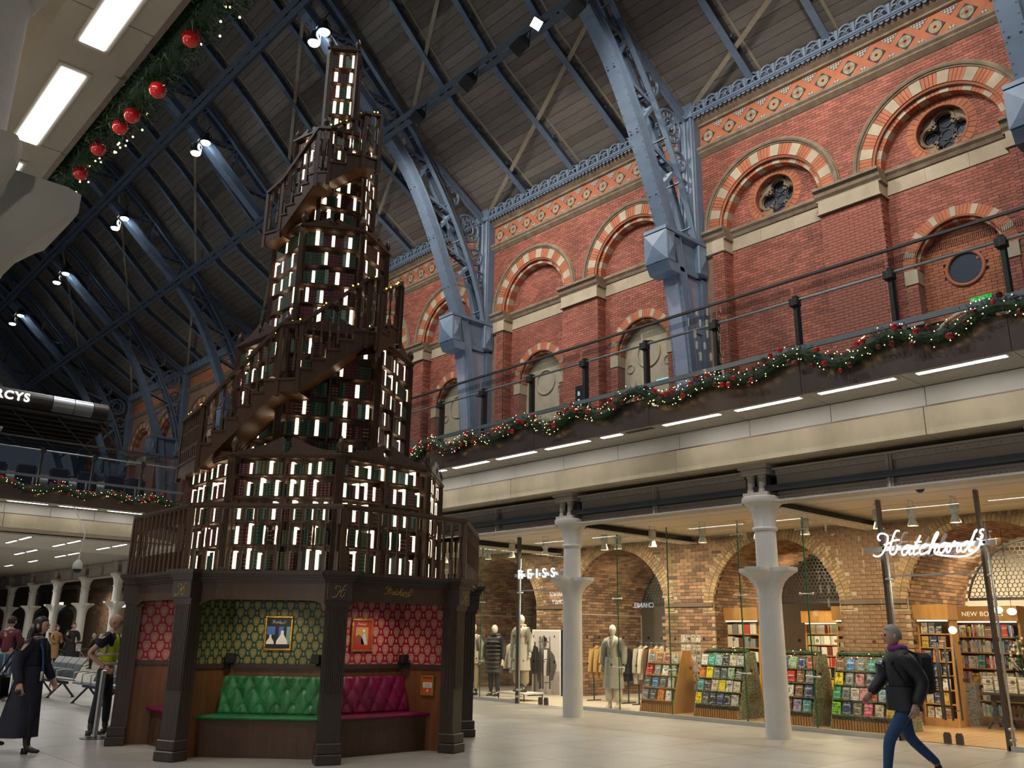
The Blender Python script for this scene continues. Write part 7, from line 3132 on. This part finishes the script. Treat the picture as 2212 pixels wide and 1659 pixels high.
# bicycle
t = thing('bicycle', (12.0, 40.5, 0), 'dark bicycle parked among the far columns behind the seats', 'bicycle')
MBI = frame4((11.55, 40.6, 0), (.97, -.24, 0), (.24, .97, 0), (0, 0, 1))
for wx in (0, 1.02):
    m = MB()
    m.M = MBI
    m.tube([(wx + .335 * math.cos(q), 0, .34 + .335 * math.sin(q)) for q in np.linspace(0, 2 * PI, 29)[:-1]], .022, 6, True)
    w = m.build('wheel', BLACK, t, smooth=True)
    m = MB()
    m.M = MBI
    for q in range(14):
        a = 2 * PI * q / 14
        m.tube([(wx, 0, .34), (wx + .33 * math.cos(a), 0, .34 + .33 * math.sin(a))], .003, 3)
    m.build('spoke', STEEL, w, kind='stuff')
for nm, mt, path, r in (('frame', DARK, [(1.02, 0, .34), (.55, 0, .28), (.72, 0, .85), (.18, 0, .80), (.55, 0, .28)], .02), ('fork', DARK, [(0, 0, .34), (.16, 0, .75), (.2, 0, .98)], .018), ('seat_stay', STEEL, [(1.02, 0, .34), (.70, 0, .78)], .012),
                        ('handlebar', BLACK, [(.08, -.28, 1.0), (.2, -.05, 1.0), (.2, .05, 1.0), (.08, .28, 1.0)], .015), ('saddle', BLACK, [(.62, 0, .95), (.85, 0, .97)], .045), ('rack', STEELD, [(.75, 0, .72), (1.2, 0, .72), (1.05, 0, .36)], .012)):
    m = MB()
    m.M = MBI
    m.tube([p for p in path], r, 6)
    m.build(nm, mt, t, smooth=True)
for i, (x, y, lab) in enumerate(((11.2, 37.4, 'dark suitcase standing beside the woman in tan'), (5.0, 22.0, 'steel luggage trolley frame at the far left behind the woman in navy'))):
    t = thing('suitcase' if i == 0 else 'luggage_trolley', (x, y, 0), lab, 'luggage')
    if i == 0:
        MB().bev(x - .2, y - .13, .05, x + .2, y + .13, .68, .04).build('shell', NAVYC, t, smooth=40)
        m = MB()
        m.tube([(x - .12, y, .68), (x - .12, y, .95), (x + .12, y, .95), (x + .12, y, .68)], .01, 6)
        m.build('handle', STEEL, t)
        MB().box(x - .18, y - .1, 0, x + .18, y + .1, .05).build('wheel_base', BLACK, t)
    else:
        for q in range(4):
            m = MB()
            m.tube([(x + q * .12, y - .2, .1), (x + q * .12, y - .25, .98), (x + q * .12, y + .25, .98), (x + q * .12, y + .2, .1)], .015, 6)
            m.build('frame_hoop', STEEL, t)
        MB().box(x - .05, y - .25, .1, x + .45, y + .25, .14).build('deck', STEELD, t)
t = thing('cctv_camera', (8.0, 27.4, 3.2), 'white dome camera hanging on a pole under the bridge', 'camera')
m = MB()
m.tube([(7.95, 27.4, 3.42), (8.02, 27.4, 4.2), (8.02, 28.95, 5.2)], .025, 6)
m.build('pole', PANEL, t)
m = MB()
m.lathe(7.95, 27.4, [(.04, 3.45), (.12, 3.36), (.14, 3.24), (.13, 3.18)], 14)
m.build('hood', PANEL, t, smooth=True)
MB().sphere((7.95, 27.4, 3.18), .12, 12, 8).build('dome', BLACK, t, smooth=True)
t = thing('cctv_camera', (13.62, 5.55, 3.8), 'small black dome camera under the beam right of the nearer column', 'camera')
MB().lathe(13.62, 5.55, [(.09, 3.83), (.09, 3.79)], 14).build('mount', PANEL, t)
MB().sphere((13.62, 5.55, 3.79), .07, 12, 8).build('dome', BLACK, t, smooth=True)
t = thing('smoke_detector', (13.6, 14.4, 3.8), 'round white detector on the ceiling between the strip lights', 'detector')
MB().lathe(13.6, 14.4, [(.2, 3.83), (.2, 3.79), (.15, 3.76)], 18).build('disc', PANEL, t, smooth=40)

# ------------------------------------------------------------------ champagne-bar canopy and chairs on the far level, upper-level signs
cn = thing('bar_canopy', (6, 37, 9.2), 'dark tubular canopy with white lit capital letters above the bridge', 'canopy')
for i, (a, b, mt) in enumerate(((-2, 8.1, STEELD), (8.12, 8.85, STEEL), (8.87, 9.5, STEEL), (9.52, 10.05, STEELD))):
    m = MB()
    m.tube([(a, 34, 9.42), (b, 34, 9.42)], .30, 20)
    m.build('tube_section', mt, cn, smooth=50)
m = MB()
m.slab([(-2, 34), (10.3, 34), (11.3, 41.5), (-2, 41.5)], 9.08, 9.16)
m.build('deck', DARK, cn)
m = MB()
for i in range(9):
    m.beam((-2, 34.8 + i * .8, 9.03), (10.35 + i * .1, 34.8 + i * .8, 9.03), .06, .1)
for i in range(7):
    m.tube([(1 + i * 1.5, 34.3, 9.0), (4.5 + i * 1.5, 41.3, 9.0)], .03, 5)
m.build('deck_rib', STEELD, cn)
for x in (5.9, 7.2, 3.8):
    MB().tube([(x, 37, 9.05), (x - .5, 37, 5.6)], .12, 8).build('prop', DARK, cn)
text('SEARCYS', .42, frame4((5.42, 33.69, 9.27), (1, 0, 0), (0, 0, 1), (0, -1, 0)), EM_SIGN, 'lettering', cn, .01, .01, 1.18)
light('AREA', (6.5, 36.5, 8.9), (6.5, 36.5, 5), 40, (1, .9, .75), 2.0)
for i, x in enumerate((6.2, 7.1, 8.1, 9.0, 9.9, 10.6)):
    t = thing('bar_chair', (x, 31.6, 5.6), 'dark upholstered chair behind the bridge balustrade, %s from the left' % ORD[i], 'chair')
    m = MB()
    m.bev(x - .25, 31.35, 5.95, x + .25, 31.85, 6.1, .04)
    m.build('seat', NAVYC, t, smooth=40)
    m = MB()
    m.M = frame4((x, 31.4, 6.05), (1, 0, 0), (0, 1, 0), (0, 0, 1))
    m.ribbon([(-.27, .0), (-.3, .5), (.3, .5), (.27, .0)], 0, .04, -.05, .02)
    m.bev(-.28, -.06, 0, .28, 0, .62, .03)
    m.build('backrest', NAVYC, t, smooth=40)
    for sx in (-.2, .2):
        for sy in (-.2, .2):
            MB().tube([(x + sx, 31.6 + sy, 5.6), (x + sx * .9, 31.6 + sy * .9, 5.97)], .018, 6).build('leg', DARK, t)
t = thing('bar_counter', (7, 33.2, 5.6), 'long dark bar counter with a white lit edge behind the chairs', 'counter')
MB().box(2, 33, 5.55, 10.2, 33.5, 6.6).build('body', DARK, t)
MB().box(2, 32.9, 6.6, 10.3, 33.6, 6.65).build('counter_top', STEELD, t)
MB().box(2, 32.88, 6.55, 10.2, 32.9, 6.59).build('edge_light', EM_STRIP, t)
t = thing('totem_sign', (13.05, 12.15, 5.55), 'black upright sign with pale capital letters behind the balustrade', 'sign')
MB().box(13.0, 12.05, 5.55, 13.08, 12.28, 6.66).build('board', BLACK, t)
for i, chh in enumerate('BRAS'):
    text(chh, .13, TOV((12.995, 12.21, 6.45 - i * .17)), mat('pale_glow_%d' % i, (.6, .8, .85), .5, emit=(.7, .95, 1), es=.9), 'letter', t, .002)
t = thing('exit_sign', (19.5, 6.15, 8.7), 'green lit exit sign with running figure in the arched doorway', 'sign')
MB().box(19.47, 5.93, 8.64, 19.52, 6.37, 8.84).build('panel', emis('exit_green', (.05, .75, .12), .8), t)
m = MB()
m.M = YZ
m.prism([(6.05, 8.68), (6.09, 8.68), (6.13, 8.74), (6.11, 8.79), (6.05, 8.77)], 19.46, 19.469)
m.prism([(6.20, 8.78), (6.16, 8.78), (6.16, 8.74), (6.14, 8.74), (6.18, 8.69), (6.22, 8.74), (6.20, 8.74)], 19.46, 19.469)
m.prism([(6.27, 8.68), (6.33, 8.68), (6.33, 8.8), (6.27, 8.8)], 19.46, 19.469)
m.build('pictogram', WHITEP, t)
t = thing('menu_sign', (19.5, 14.9, 8.75), 'small pale blue lit sign inside the arched doorway behind the big rib', 'sign')
MB().box(19.50, 14.7, 8.7, 19.53, 15.15, 8.8).build('panel', emis('pale_blue_sign', (.5, .95, 1), .9), t)
# signs of the shops across the hall, behind the camera, which mirror in the glass fronts
EM_MIR = emis('facing_sign_glow', (.93, .96, 1.0), 9.0)
TOX = lambda o: frame4(o, (0, 1, 0), (0, 0, 1), (1, 0, 0))
for lab, rows in (('white lit capital-letter sign across the hall behind the camera, mirrored in the clothes shop glass', [('CHANEL', 24.08, 2.77, .30)]),
                  ('pale blue lit money changer sign across the hall behind the camera, mirrored in the glass', [('EXCHANGE', 28.86, 3.05 + .3, .30), ('MONEY', 28.86 + .35, 3.05 - .05, .30)])):
    t = thing('facing_shop_sign', (-1.25, rows[0][1], rows[0][2]), lab, 'sign')
    for w, y, z, sz in rows:
        text(w, sz, TOX((-1.20, y, z)), EM_MIR, 'lettering', t, .01)
    MB().box(-1.32, rows[0][1] - .1, rows[0][2] - .1, -1.25, rows[0][1] + 2.2, rows[0][2] + .4).build('board', BLACK, t)
    MB().box(-1.30, rows[0][1] + .9, rows[0][2] + .4, -1.27, rows[0][1] + 1.0, 4.37).build('hanger', DARK, t)
bpy.data.scenes.remove(TMP)
